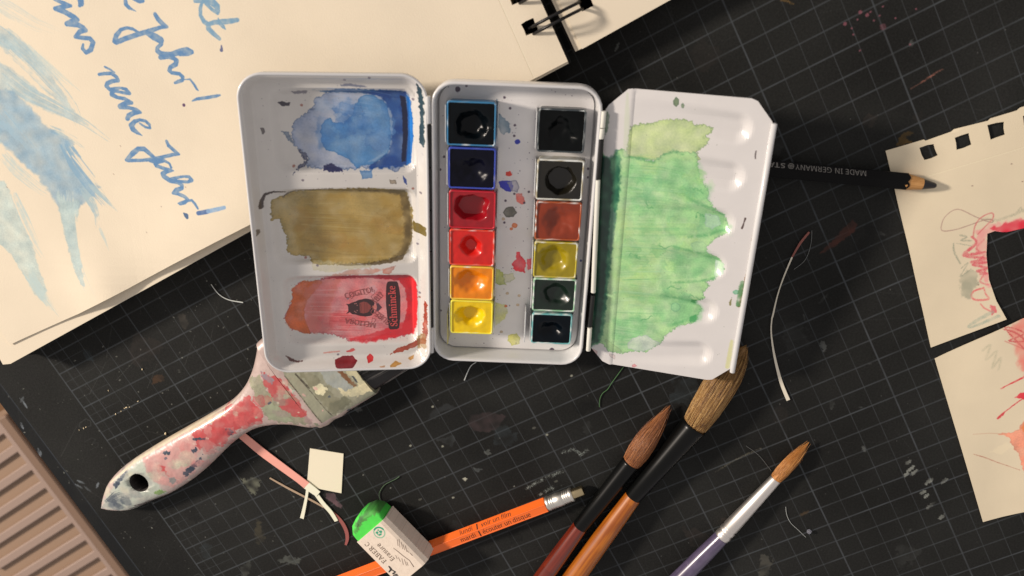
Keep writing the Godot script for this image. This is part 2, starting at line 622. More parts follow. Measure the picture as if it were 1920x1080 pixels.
func build_mat() -> void:
	var cv := Cv.new(-388.5, -430, 170, 150, 2.9, 21)
	cv.gain = G_MAT
	cv.fill(c8(38, 36, 33), 0.26, 0.28, 0.012)
	var ink := c8(72, 72, 72)
	# the printed centimetre grid: heavier every fifth line
	for i in range(-35, 18):
		var k := 0.15 if i % 5 == 0 else 0.075
		cv.rule(i * 10.0 - k, -430, i * 10.0 + k, 150, ink, 0.85 if i % 5 == 0 else 0.66, 0.28)
	for i in range(-43, 16):
		var k := 0.15 if i % 5 == 0 else 0.075
		cv.rule(-350, i * 10.0 - k, 170, i * 10.0 + k, ink, 0.85 if i % 5 == 0 else 0.66, 0.28)
	for i in range(-86, 31):
		cv.rule(-350, i * 5.0 - 0.07, -330, i * 5.0 + 0.07, ink, 0.45)
	cv.rule(-340.1, -430, -339.9, 150, ink, 0.4)
	cv.rule(-345.1, -430, -344.9, 150, ink, 0.3)
	cv.rule(-381.5, -430, -381.0, 150, c8(66, 68, 72), 0.7)
	cv.rule(-388.5, -430, -381.4, 150, c8(30, 30, 31), 0.5)
	# printed ruler figures along the border
	var fig := c8(66, 64, 61)
	for k in 3:
		var z := -200.0 + k * 50.0
		cv.line([-357.0, z - 4.0, 0.25, -352.5, z - 4.6, 0.25, -351.0, z - 2.5, 0.25, -352.5, z - 0.4, 0.25, -357.0, z - 0.8, 0.25, -358.5, z - 2.5, 0.25, -357.0, z - 4.0, 0.25], fig, 0.7)
		cv.line([-361.0, z + 5.5, 0.2, -356.0, z + 5.5, 0.2, -355.0, z + 7.0, 0.2, -358.0, z + 8.0, 0.2, -355.0, z + 9.0, 0.2, -356.0, z + 10.5, 0.2, -361.0, z + 10.5, 0.2], fig, 0.4)
	# old cuts, rubbed paint and grime
	for i in 150:
		var x := rng.randf_range(-380, 120); var z := rng.randf_range(-300, 70)
		var a := rng.randf_range(0, TAU); var l := rng.randf_range(6, 34)
		cv.line([x, z, 0.08, x + cos(a) * l, z + sin(a) * l, 0.07], c8(80, 78, 74), rng.randf_range(0.12, 0.4), 0.15)
	for i in 420:
		var r := rng.randf_range(0.12, 0.3)
		cv.blob(rng.randf_range(-385, 130), rng.randf_range(-330, 70), r, r * rng.randf_range(0.6, 1.5), c8(120, 115, 106), rng.randf_range(0.15, 0.75))
	for i in 70:
		var r := rng.randf_range(1.5, 8.0)
		cv.blob(rng.randf_range(-380, 120), rng.randf_range(-300, 70), r, r * rng.randf_range(0.4, 1.2), [c8(72, 70, 66), c8(62, 52, 46), c8(64, 70, 72), c8(20, 19, 18)][i % 4], rng.randf_range(0.12, 0.4), rng.randf() * 3.0, 0.8, 0.0, 0.9)
	for i in 260:
		var p := [-312.6, -181.0]
		var x: float = p[0] + rng.randfn(0.0, 70.0); var z: float = p[1] + rng.randfn(0.0, 55.0)
		var r := rng.randf_range(0.12, 0.34)
		cv.blob(x, z, r * rng.randf_range(0.8, 2.2), r, c8(140, 134, 120), rng.randf_range(0.3, 0.9), rng.randf() * 3.0)
	for i in 60:
		var p := [-291.7, -196.5]
		var x: float = p[0] + rng.randfn(0.0, 60.0); var z: float = p[1] + rng.randfn(0.0, 50.0)
		var a := rng.randf_range(-1.0, -0.2) if i % 3 else rng.randf_range(0.6, 1.8)
		var l := rng.randf_range(4, 26)
		cv.line([x, z, 0.09, x + cos(a) * l, z + sin(a) * l, 0.06], c8(96, 92, 86), rng.randf_range(0.25, 0.6), 0.15)
	for i in 36:
		var r := rng.randf_range(0.8, 3.0)
		var p := [rng.randf_range(-380, 100), rng.randf_range(-250, 60)]
		cv.blob(p[0], p[1], r, r * rng.randf_range(0.2, 0.6), c8(104, 102, 96), rng.randf_range(0.3, 0.6), rng.randf() * 3.0, 0.9, 0.0, 0.9)
	var pale := c8(140, 136, 124)
	for q in [[-5.7, -16.2, -5.7, -12.6, -5.1, -10.1, -8.7, -10.4, -0.7, -3.0, 5.4, -0.4, -4.3, 3.8, -4.4, 9.5, -1.8, 17.3, -5.1, 1.4]]:
		for i in range(0, q.size(), 2):
			cv.blob(q[i], q[i + 1], 1.5 + (i % 3) * 0.5, 0.9, pale, 0.7, -0.4, 0.8, 0.0, 0.8)
	for q in [[-171.0, -77.4, -166.9, -78.0, -162.1, -78.8, -160.0, -78.7, -155.8, -78.6, -151.5, -78.4], [-167.5, -71.6, -164.0, -72.1, -159.9, -72.6], [-147.2, -87.8, -141.2, -86.9, -139.1, -82.8, -135.8, -83.6]]:
		for i in range(0, q.size() - 2, 2):
			cv.line([q[i], q[i + 1], 0.7, q[i + 2], q[i + 3], 0.9], c8(132, 132, 122), 0.7, 0.5, 0.9, 0.0, 1.0, 0.9)
	cv.line([-86.0, -48.1, 0.19, -79.2, -49.4, 0.32, -73.4, -50.3, 0.35, -67.1, -50.6, 0.31, -62.6, -50.8, 0.28], c8(116, 106, 86), 0.65, 0.4, 0.6, 0.0, 0.6, 0.5)
	cv.poly([-298.8, -143.0, -296.2, -140.5, -292.5, -140.9, -290.2, -137.7, -293.4, -134.4, -297.5, -131.5, -298.9, -133.9, -299.5, -138.1], c8(112, 108, 90), 0.7, 1.6, 0.5, 0.8, 0.0, 1.0)
	cv.poly([-305.0, -119.0, -303.2, -117.7, -306.2, -111.9, -306.4, -108.3, -312.6, -104.8, -311.7, -110.8], c8(74, 66, 52), 0.6, 1.6, 0.4, 0.8, 0.0, 0.9)
	cv.poly([-307.7, -94.3, -300.9, -94.0, -296.3, -89.2, -299.2, -87.3, -305.1, -90.4, -308.2, -92.2], c8(92, 92, 84), 0.6, 1.8, 0.4, 0.8, 0.0, 1.0)
	cv.poly([-263.7, -117.2, -259.5, -115.3, -260.6, -111.5, -259.7, -107.6, -261.0, -106.2, -262.4, -107.9, -263.7, -111.2, -265.0, -114.4], c8(110, 82, 84), 0.8, 0.5, 0.6, 0.4, 0.0, 0.5)
	cv.poly([-329.0, -98.3, -321.3, -100.4, -322.5, -97.3, -328.4, -92.4, -331.2, -93.6], c8(84, 82, 74), 0.5, 1.5, 0.4, 0.8, 0.0, 1.0)
	cv.poly([-5.7, -125.9, -1.2, -127.8, 9.9, -133.2, 12.7, -134.1, 14.0, -131.2, 10.5, -128.4, 3.4, -126.9, -3.6, -125.8], c8(82, 50, 42), 0.75, 0.8, 0.4, 0.6, 0.0, 0.5)
	cv.line([51.6, -174.0, 0.23, 55.0, -174.4, 0.23, 59.4, -175.0, 0.35, 62.3, -175.5, 0.35, 64.9, -175.6, 0.20], c8(150, 92, 76), 0.8, 0.3, 0.3, 0.0, 0.5, 0.3)
	for q in [[44.7, -210.3, 38.1, -208.9, 46.7, -208.1, 39.7, -206.3, 42.9, -208.3, 48.2, -205.0, 50.5, -201.2, 39.5, -203.7, 39.6, -196.9, 57.1, -190.2, 55.6, -202.0, 53.0, -208.3, 63.6, -201.6, 48.2, -208.6, 50.7, -205.7]]:
		for i in range(0, q.size(), 2):
			var r := 0.75 if i < 6 else (1.3 if i == 12 else 0.4)
			cv.blob(q[i], q[i + 1], r, r, c8(150, 84, 92), 0.75 if i != 12 else 0.4)
	cv.poly([42.8, -158.9, 46.2, -158.4, 46.6, -157.0, 43.7, -156.5, 45.3, -153.1, 39.0, -154.8, 40.2, -156.8], c8(88, 66, 38), 0.8, 1.0, 0.5, 0.5, 0.0, 0.8)
	cv.line([19.8, -228.6, 0.41, 22.1, -227.0, 0.35, 23.5, -225.1, 0.25], c8(110, 82, 46), 0.8, 0.3, 0.5)
	cv.poly([-176.3, -123.7, -167.6, -121.1, -162.3, -116.3, -169.0, -111.7, -173.7, -112.4, -180.3, -116.3, -180.0, -120.8], c8(64, 52, 50), 0.7, 1.0, 0.3, 0.8, 0.0, 0.6)
	cv.poly([-192.6, -133.7, -184.3, -134.0, -180.5, -129.1, -187.9, -131.5, -193.5, -129.5, -196.4, -130.9], c8(58, 57, 56), 0.6, 1.0, 0.3, 0.6, 0.0, 0.6)
	cv.poly([-197.9, -119.0, -190.1, -118.5, -189.7, -115.2, -193.8, -113.1], c8(66, 66, 64), 0.6, 1.2, 0.3, 0.6, 0.0, 0.8)
	cv.poly([-181.2, -104.0, -177.6, -103.9, -178.1, -101.0, -180.7, -102.2], c8(110, 108, 100), 0.7, 0.7, 0.6, 0.3, 0.0, 0.8)
	cv.poly([-190.0, -99.4, -185.7, -95.8, -188.9, -95.2], c8(96, 96, 92), 0.6, 0.7, 0.6, 0.3, 0.0, 0.8)
	cv.poly([-197.3, -95.5, -195.5, -95.5, -195.0, -94.4, -196.6, -93.5], c8(190, 180, 156), 0.9, 0.3, 0.6, 0.2)
	for q in [[-206.5, -88.1, -149.0, -99.1, -191.2, -135.4, -211.4, -122.0, -197.3, -114.9, -125.0, -121.3, -152.9, -104.9, -156.5, -75.0, -222.0, -94.1]]:
		for i in range(0, q.size(), 2):
			cv.blob(q[i], q[i + 1], 1.0 if i > 10 else 0.7, 0.6, c8(170, 162, 140), 0.8 if i < 12 else 0.35)
	cv.poly([-306.4, -208.8, -302.1, -206.8, -303.2, -203.7, -305.8, -204.5, -310.2, -205.1], c8(74, 54, 40), 0.7, 0.8, 0.5, 0.4, 0.0, 0.6)
	cv.poly([-277.2, -229.5, -273.9, -227.9, -275.2, -222.8, -278.8, -220.9, -279.0, -224.7], c8(74, 66, 58), 0.6, 0.6, 0.5, 0.6, 0.0, 0.6)
	for q in [[-377.4, -176.7, -379.8, -175.1, -376.6, -172.0, -376.6, -226.6, -376.6, -224.6, -385.7, -216.0, -387.0, -200.4, -387.1, -198.9, -370.4, -171.3, -376.4, -227.5]]:
		for i in range(0, q.size(), 2):
			cv.blob(q[i], q[i + 1], 2.2, 0.6, c8(130, 132, 134), 0.6, 0.9 + i * 0.1, 0.8, 0.0, 0.8)
	cv.poly([-60.2, -10.8, -54.6, -11.1, -55.2, -10.0, -59.5, -9.5], c8(80, 62, 44), 0.6, 0.8, 0.5, 0.5, 0.0, 0.8)
	cv.poly([-84.4, 2.4, -82.1, 4.4, -82.1, 8.7, -80.0, 7.0, -86.3, 15.5, -90.5, 13.6, -86.9, 6.5], c8(86, 80, 70), 0.6, 1.2, 0.5, 0.6, 0.0, 0.9)
	var m := Mb.new(cv)
	m.box(Vector3(-388.5, -3.0, -430), Vector3(170, 0, 150), 0.5)
	var mm := painted(cv, 0.62)
	mm.metallic_specular = 0.22
	rough_paper(mm, 0.1, 31, 0.3)
	single("cutting_mat", m.done(), mm, "large black cutting mat printed with a fine grey centimetre grid", "cutting mat", "", mat_at)

func build_radiator() -> void:
	# a pale metal radiator below the edge of the table, seen past the corner of the mat
	var g := Vector3(1.0, 0.92, 0.84)
	var t := thing("radiator", "beige radiator with slanted top slots below the mat's lower left edge", "radiator")
	var frame := [-417.8, 188.7, -341.7, 329.4, -427.7, 195.9, -358.1, 330.5, -423.4, 223.6, -371.2, 311.4, -412.7, 227.7, -381.2, 288.2]
	var e0 := Vector3(frame[0], -200, frame[1]); var e1 := Vector3(frame[2], -200, frame[3])
	var ax := (e1 - e0).normalized()
	var inw := Vector3.UP.cross(ax)
	if inw.x > 0:
		inw = -inw
	var f := Transform3D(Basis(ax, Vector3.UP, ax.cross(Vector3.UP)), e0)
	var sgn := signf((f.basis.inverse() * inw).z)
	var skin := mat(ob(150, 124, 108, g), 0.55)
	var lip := mat(ob(122, 94, 74, g), 0.5)
	var m := Mb.new()
	m.box(Vector3(-6, -60, minf(0, sgn * 9.0)), Vector3(260, 0, maxf(0, sgn * 9.0)), 1.2, f)
	part("edge_rail", m.done(), lip, t)
	m = Mb.new()
	m.box(Vector3(-6, -60, minf(sgn * 9.2, sgn * 120.0)), Vector3(260, -7.6, maxf(sgn * 9.2, sgn * 120.0)), 0.5, f)
	part("inner_panel", m.done(), mat(ob(146, 116, 92, g), 0.6), t)
	m = Mb.new()
	m.box(Vector3(-6, -7.4, minf(sgn * 9.2, sgn * 14.0)), Vector3(260, -1.6, maxf(sgn * 9.2, sgn * 14.0)), 0.5, f)
	part("slot_border", m.done(), skin, t)
	for i in 15:
		m = Mb.new()
		var x := -2.0 + i * 18.4
		var b := Transform3D(Basis(Vector3.UP, 0.10 * sgn), Vector3(x, 0, 0))
		m.box(Vector3(0, -7.4, minf(sgn * 13.0, sgn * 110.0)), Vector3(7.2, -3.2, maxf(sgn * 13.0, sgn * 110.0)), 0.8, f * b)
		part("slat", m.done(), skin, t)

func build_sketchbook() -> void:
	var t := thing("sketchbook", "open wire bound sketchbook of cream paper with blue brush handwriting on its page", "sketchbook")
	var cv := Cv.new(-236, -165, 30, 50, 4.6, 5)
	cv.gain = G_PAGE
	cv.fill(c8(236, 212, 181), 0.012, 0.012, 0.05)
	wash_on_page(cv)
	write_on_page(cv)
	# dashed tear line beside the binding
	var tear := [-4.7, -123.2, 10.0, -91.9]
	for i in 46:
		var a := Vector2(tear[0], tear[1]).lerp(Vector2(tear[2], tear[3]), i / 46.0)
		var b := Vector2(tear[0], tear[1]).lerp(Vector2(tear[2], tear[3]), (i + 0.55) / 46.0)
		cv.line([a.x, a.y, 0.12, b.x, b.y, 0.12], c8(196, 168, 130), 0.8, 0.15)
		cv.line([a.x + 0.25, a.y, 0.1, b.x + 0.25, b.y, 0.1], c8(252, 236, 208), 0.8, 0.15)
	for q in [[-168.8, -51.4, -163.8, -63.4, -136.8, -46.6], [-157.1, -26.4, -148.7, -38.0, -218.1, -44.9]]:
		for i in range(0, q.size(), 2):
			cv.blob(q[i], q[i + 1], 0.4, 0.2, c8(150, 120, 100), 0.6, 0.8)
	var paper := rough_paper(painted(cv, 0.8), 0.16, 40, 0.3)
	var out := v2([23.2, -98.4, -69.8, -51.2] + [-107.6, -32.4, -126.2, -23.1, -146.6, -12.6] + [-169.1, -0.7] + [-194.8, 12.3] + [-223.7, 25.3, -231.7, 29.0, -233.2, 26.4] + [-256.1, -22.9, -276.0, -100.5, -235.2, -141.4, -134.4, -150.2, -3.5, -153.5])
	var p0 := out[1]; var dirv := (out[6] - out[1]).normalized()
	var nrm := Vector2(-dirv.y, dirv.x)
	if nrm.y > 0:
		nrm = -nrm
	var lift := func(p: Vector2) -> float:
		var a := (p - p0).dot(dirv); var d := maxf(0.0, (p - p0).dot(nrm))
		return 16.2 + 4.4 * exp(-d * d / 700.0) * exp(-pow((a - 50.0) / 44.0, 2.0)) + 3.0 * exp(-d * d / 400.0) * exp(-pow((a - 122.0) / 14.0, 2.0)) + 0.2 * sin(a * 0.11)
	var holes := []
	for k in 3:
		var c := [6.8, -110.4]
		var stepp := [23.2, -98.4, 12.3, -120.9]
		var along := (Vector2(stepp[2], stepp[3]) - Vector2(stepp[0], stepp[1])).normalized()
		var across := Vector2(-along.y, along.x)
		var o := Vector2(c[0], c[1]) + across * (-1.0 if across.x < 0.0 else 1.0) * 1.6 + along * (12.4 * k)
		var hh := PackedVector2Array()
		for q in [Vector2(-2.6, -2.3), Vector2(0.2, -2.5), Vector2(2.7, -2.2), Vector2(2.5, 0.4), Vector2(2.7, 2.4), Vector2(-0.4, 2.6), Vector2(-2.6, 2.3), Vector2(-2.4, 0.2)]:
			hh.append(o + across * q.x + along * q.y)
		if Geometry2D.is_polygon_clockwise(hh):
			hh.reverse()
		holes.append(hh)
	var m := Mb.new(cv)
	m.sheet(out, holes, 4.0, lift, 0.35)
	part("written_page", m.done(), paper, t)
	var low := v2([23.5, -97.6, -111.4, -27.5, -234.2, 39.1, -238.0, 39.6, -256.3, -15.2, -277.1, -100.4, -236.1, -141.5, -134.9, -150.3, -3.4, -153.6])
	m = Mb.new()
	m.sheet(low, holes, 12.0, func(p: Vector2) -> float: return 15.3 + 0.2 * sin(p.x * 0.07), 0.35)
	var blank := rough_paper(mat(ob(236, 212, 181, G_PAGE), 0.85), 0.3, 41, 0.3)
	part("blank_page", m.done(), blank, t)
	# the pages under it and the back cover
	var inner := Geometry2D.offset_polygon(low, -0.5)[0]
	var edge := mat(ob(208, 180, 140, G_PAGE), 0.9)
	for k in 6:
		m = Mb.new()
		var y := 14.6 - k * 2.2
		m.sheet(Geometry2D.offset_polygon(inner, -0.25 * (k % 3))[0], holes, 40.0, func(_p: Vector2) -> float: return y, 2.0)
		part("page_block", m.done(), edge, t)
	m = Mb.new()
	m.sheet(Geometry2D.offset_polygon(low, 0.6)[0], holes, 40.0, func(_p: Vector2) -> float: return 1.75, 1.6)
	var cover := mat(c8(28, 27, 27), 0.7)
	part("back_cover", m.done(), cover, t)
	# leaves turned over to the other side of the binding
	var turned := [[13.4, [28.5, -102.9, 61.4, -120.9, 92.1, -137.5, 46.9, -185.3, 2.6, -152.8], 0.35], [12.8, [27.2, -102.5, 61.1, -120.9, 92.2, -137.5, 46.9, -185.4, 1.1, -152.9], 0.35], [12.3, [26.0, -101.9, 60.9, -120.9, 92.3, -137.6, 46.9, -185.5, 0.1, -153.0], 0.35], [11.8, [26.4, -102.3, 60.6, -120.9, 92.0, -137.6, 47.0, -185.6, 0.3, -153.1], 9.8], [1.9, [25.0, -100.9, 62.7, -121.1, 95.0, -138.3, 47.5, -187.8, -1.9, -154.3], 1.6]]
	for q in turned:
		var poly := v2(q[1])
		var hs := []
		for k in 3:
			var c := [29.4, -119.8]
			var stepp := [25.6, -101.9, 16.2, -120.9]
			var along := (Vector2(stepp[2], stepp[3]) - Vector2(stepp[0], stepp[1])).normalized()
			var across := Vector2(-along.y, along.x)
			var o := Vector2(c[0], c[1]) + along * (12.4 * k)
			var hh := PackedVector2Array()
			for w in [Vector2(-2.4, -2.2), Vector2(2.4, -2.2), Vector2(2.4, 2.2), Vector2(-2.4, 2.2)]:
				hh.append(o + across * w.x + along * w.y)
			if Geometry2D.is_polygon_clockwise(hh):
				hh.reverse()
			hs.append(hh)
		var yy: float = q[0]
		m = Mb.new()
		m.sheet(poly, hs, 6.0, func(p: Vector2) -> float: return yy, q[2])
		part("turned_page" if yy > 12.0 else ("page_block" if yy > 3.0 else "front_cover"), m.done(), blank if yy > 12.0 else edge if yy > 3.0 else cover, t)
	# twin wire loops
	var wire := mat(c8(34, 33, 34), 0.35, 0.6)
	var a0 := [7.6, -110.4, 8.9, -108.5]
	var b0 := [27.2, -120.1, 28.7, -118.4]
	var sp := [23.2, -98.4, 12.3, -120.9]
	var al := (Vector2(sp[2], sp[3]) - Vector2(sp[0], sp[1])).normalized()
	for k in 3:
		for j in 2:
			var a := Vector2(a0[0], a0[1]) - al * (2.6 * j) + al * (12.4 * k)
			var b := Vector2(b0[0], b0[1]) - al * (2.6 * j) + al * (12.4 * k)
			var pts := []
			var c := (a + b) * 0.5
			var rad := (b - a) * 0.5
			for i in 33:
				var an := PI * (1.12 - 1.24 * i / 32.0)
				var w := c + rad * cos(an)
				pts.append(Vector3(w.x, lerpf(13.5, 12.0, (cos(PI - an) * 0.5 + 0.5)) + sin(an) * 9.0, w.y))
			m = Mb.new()
			m.tube(pts, [0.62], 10)
			part("wire_loop", m.done(), wire, t)
		var e := Vector2(a0[0], a0[1]) + al * (12.4 * k)
		m = Mb.new()
		m.tube([Vector3(e.x, 11.4, e.y), Vector3(e.x - al.x * 2.6, 11.4, e.y - al.y * 2.6)], [0.62], 10)
		part("wire_loop", m.done(), wire, t)

func wash_on_page(cv: Cv) -> void:
	var pale := c8(200, 202, 188)
	var mid := c8(172, 186, 184)
	var deep := c8(138, 166, 182)
	# long dry sweeps first, then the wet bodies over them
	cv.drag([-211.6, -122.7, 2.28, -202.0, -117.3, 3.42, -192.5, -111.8, 2.66, -181.7, -108.4, 1.52], c8(208, 202, 184), 0.5, 40, 0.8, rng)
	cv.drag([-212.5, -111.1, 4.23, -204.4, -105.6, 3.85, -196.7, -97.9, 3.48, -189.1, -88.7, 3.11, -182.8, -80.8, 2.73, -178.5, -64.7, 1.97], mid, 0.7, 60, 0.7, rng)
	cv.drag([-197.8, -104.2, 2.31, -190.8, -96.5, 2.31, -183.6, -89.5, 2.32, -177.5, -84.5, 1.55], pale, 0.7, 30, 0.7, rng)
	cv.drag([-211.5, -93.6, 3.13, -201.5, -85.0, 3.14, -188.6, -78.6, 2.35, -177.9, -72.9, 1.57, -166.8, -64.5, 0.63], mid, 0.75, 40, 0.6, rng)
	cv.drag([-194.0, -70.5, 1.58, -188.1, -68.3, 1.58, -183.1, -65.4, 1.58, -176.9, -60.2, 1.19], mid, 0.7, 26, 0.7, rng)
	cv.drag([-217.7, -59.7, 2.43, -212.0, -52.1, 2.84, -203.7, -44.5, 2.44, -197.9, -40.8, 1.63], pale, 0.6, 34, 0.8, rng)
	cv.poly([-212.1, -113.2, -207.9, -111.1, -203.1, -108.0, -198.7, -103.5, -194.2, -98.6, -190.5, -93.7, -186.9, -88.0, -184.1, -82.3, -181.8, -77.2, -185.6, -77.9, -189.5, -82.2, -194.2, -86.5, -198.0, -90.8, -202.5, -95.8, -206.3, -100.0, -209.5, -103.1, -213.8, -104.9], mid, 0.55, 1.0, 0.25, 1.2, 0.04, 0.25)
	cv.poly([-215.2, -98.2, -210.8, -97.1, -206.5, -95.0, -201.9, -91.1, -196.6, -86.1, -194.9, -82.9, -188.5, -79.3, -180.5, -75.8, -176.5, -72.1, -181.0, -72.8, -186.1, -75.0, -192.2, -76.4, -197.1, -79.3, -203.0, -81.4, -206.3, -84.3, -213.0, -86.4, -217.4, -87.8], mid, 0.6, 0.9, 0.3, 1.4, 0.04, 0.25)
	cv.poly([-217.4, -87.8, -213.0, -86.4, -207.6, -85.7, -204.0, -82.5, -199.8, -77.4, -196.2, -71.6, -190.5, -68.1, -187.5, -66.5, -184.2, -63.9, -187.2, -62.4, -188.7, -60.8, -185.6, -56.0, -180.9, -50.3, -176.2, -45.4, -178.2, -42.7, -182.8, -39.5, -189.3, -34.6, -195.1, -34.1, -198.5, -41.9, -202.8, -49.6, -208.8, -55.6, -213.5, -60.5, -217.6, -63.8, -221.9, -66.8], deep, 0.72, 1.3, 0.22, 1.8, 0.05, 0.25)
	cv.drag([-188.8, -64.6, 2.38, -184.8, -55.6, 3.59, -179.2, -46.5, 3.61, -172.7, -37.3, 2.82], deep, 0.8, 70, 0.75, rng)
	cv.drag([-191.6, -44.6, 3.84, -192.8, -33.0, 2.59, -192.5, -20.3, 2.18, -190.4, -7.4, 2.20, -185.7, 6.5, 2.67], pale, 0.75, 60, 0.75, rng)
	cv.poly([-196.0, -43.7, -191.8, -38.8, -186.1, -39.8, -188.7, -29.7, -189.7, -18.7, -188.9, -5.7, -188.7, -0.5, -191.3, -2.2, -193.8, -12.6, -195.4, -23.7, -195.8, -34.6], c8(182, 194, 186), 0.75, 0.8, 0.3, 0.9, 0.06, 0.2)
	cv.drag([-184.7, -45.5, 1.28, -180.7, -39.0, 1.96, -179.1, -33.3, 1.11, -180.2, -26.6, 0.52], mid, 0.8, 34, 0.5, rng)
	cv.drag([-181.0, -47.2, 1.02, -175.2, -41.6, 1.10, -169.5, -34.7, 0.43], mid, 0.8, 22, 0.4, rng)
	cv.drag([-179.3, -29.1, 0.52, -177.3, -23.2, 0.60, -175.7, -17.3, 0.35], pale, 0.8, 10, 0.6, rng)
	cv.drag([-216.0, -42.5, 1.73, -213.1, -30.9, 2.62, -210.0, -19.9, 2.20, -206.4, -11.4, 1.33], pale, 0.7, 40, 0.7, rng)
	var bare := c8(236, 212, 181)
	cv.drag([-206.8, -101.4, 2.32, -199.0, -93.6, 2.33, -192.6, -86.5, 1.95, -184.6, -79.4, 1.56], bare, 0.75, 22, 0.5, rng)
	cv.drag([-202.9, -113.2, 1.91, -195.2, -105.6, 1.92, -188.2, -97.9, 1.54, -180.2, -86.6, 1.55], bare, 0.7, 26, 0.5, rng)
	cv.drag([-184.8, -60.1, 1.99, -179.8, -52.6, 2.00, -173.4, -42.8, 1.61], bare, 0.85, 26, 0.4, rng)
	cv.drag([-190.2, -69.8, 1.19, -183.9, -65.4, 1.19, -179.1, -61.0, 1.19], bare, 0.8, 12, 0.4, rng)
	cv.drag([-188.8, -33.9, 0.43, -189.0, -20.4, 0.61, -185.7, -4.1, 0.88, -182.1, 6.4, 0.89], bare, 0.85, 16, 0.4, rng)
	cv.drag([-214.8, -77.6, 3.58, -207.3, -67.3, 3.60, -201.1, -58.4, 3.21], c8(160, 182, 190), 0.5, 40, 0.6, rng)
	cv.poly([-226.1, -48.1, -218.9, -47.4, -217.4, -44.1, -216.7, -36.7, -214.5, -28.3, -211.4, -19.5, -210.6, -7.3, -208.4, 1.9, -212.0, 6.9, -215.4, 3.7, -218.9, -5.8, -222.5, -14.4, -226.9, -19.1, -231.4, -22.8], c8(194, 201, 188), 0.8, 0.8, 0.3, 1.0, 0.05, 0.2)
	cv.drag([-216.1, -6.7, 2.68, -212.4, 2.0, 2.25, -209.1, 8.2, 1.80, -205.0, 15.3, 1.36], c8(192, 201, 190), 0.8, 50, 0.7, rng)

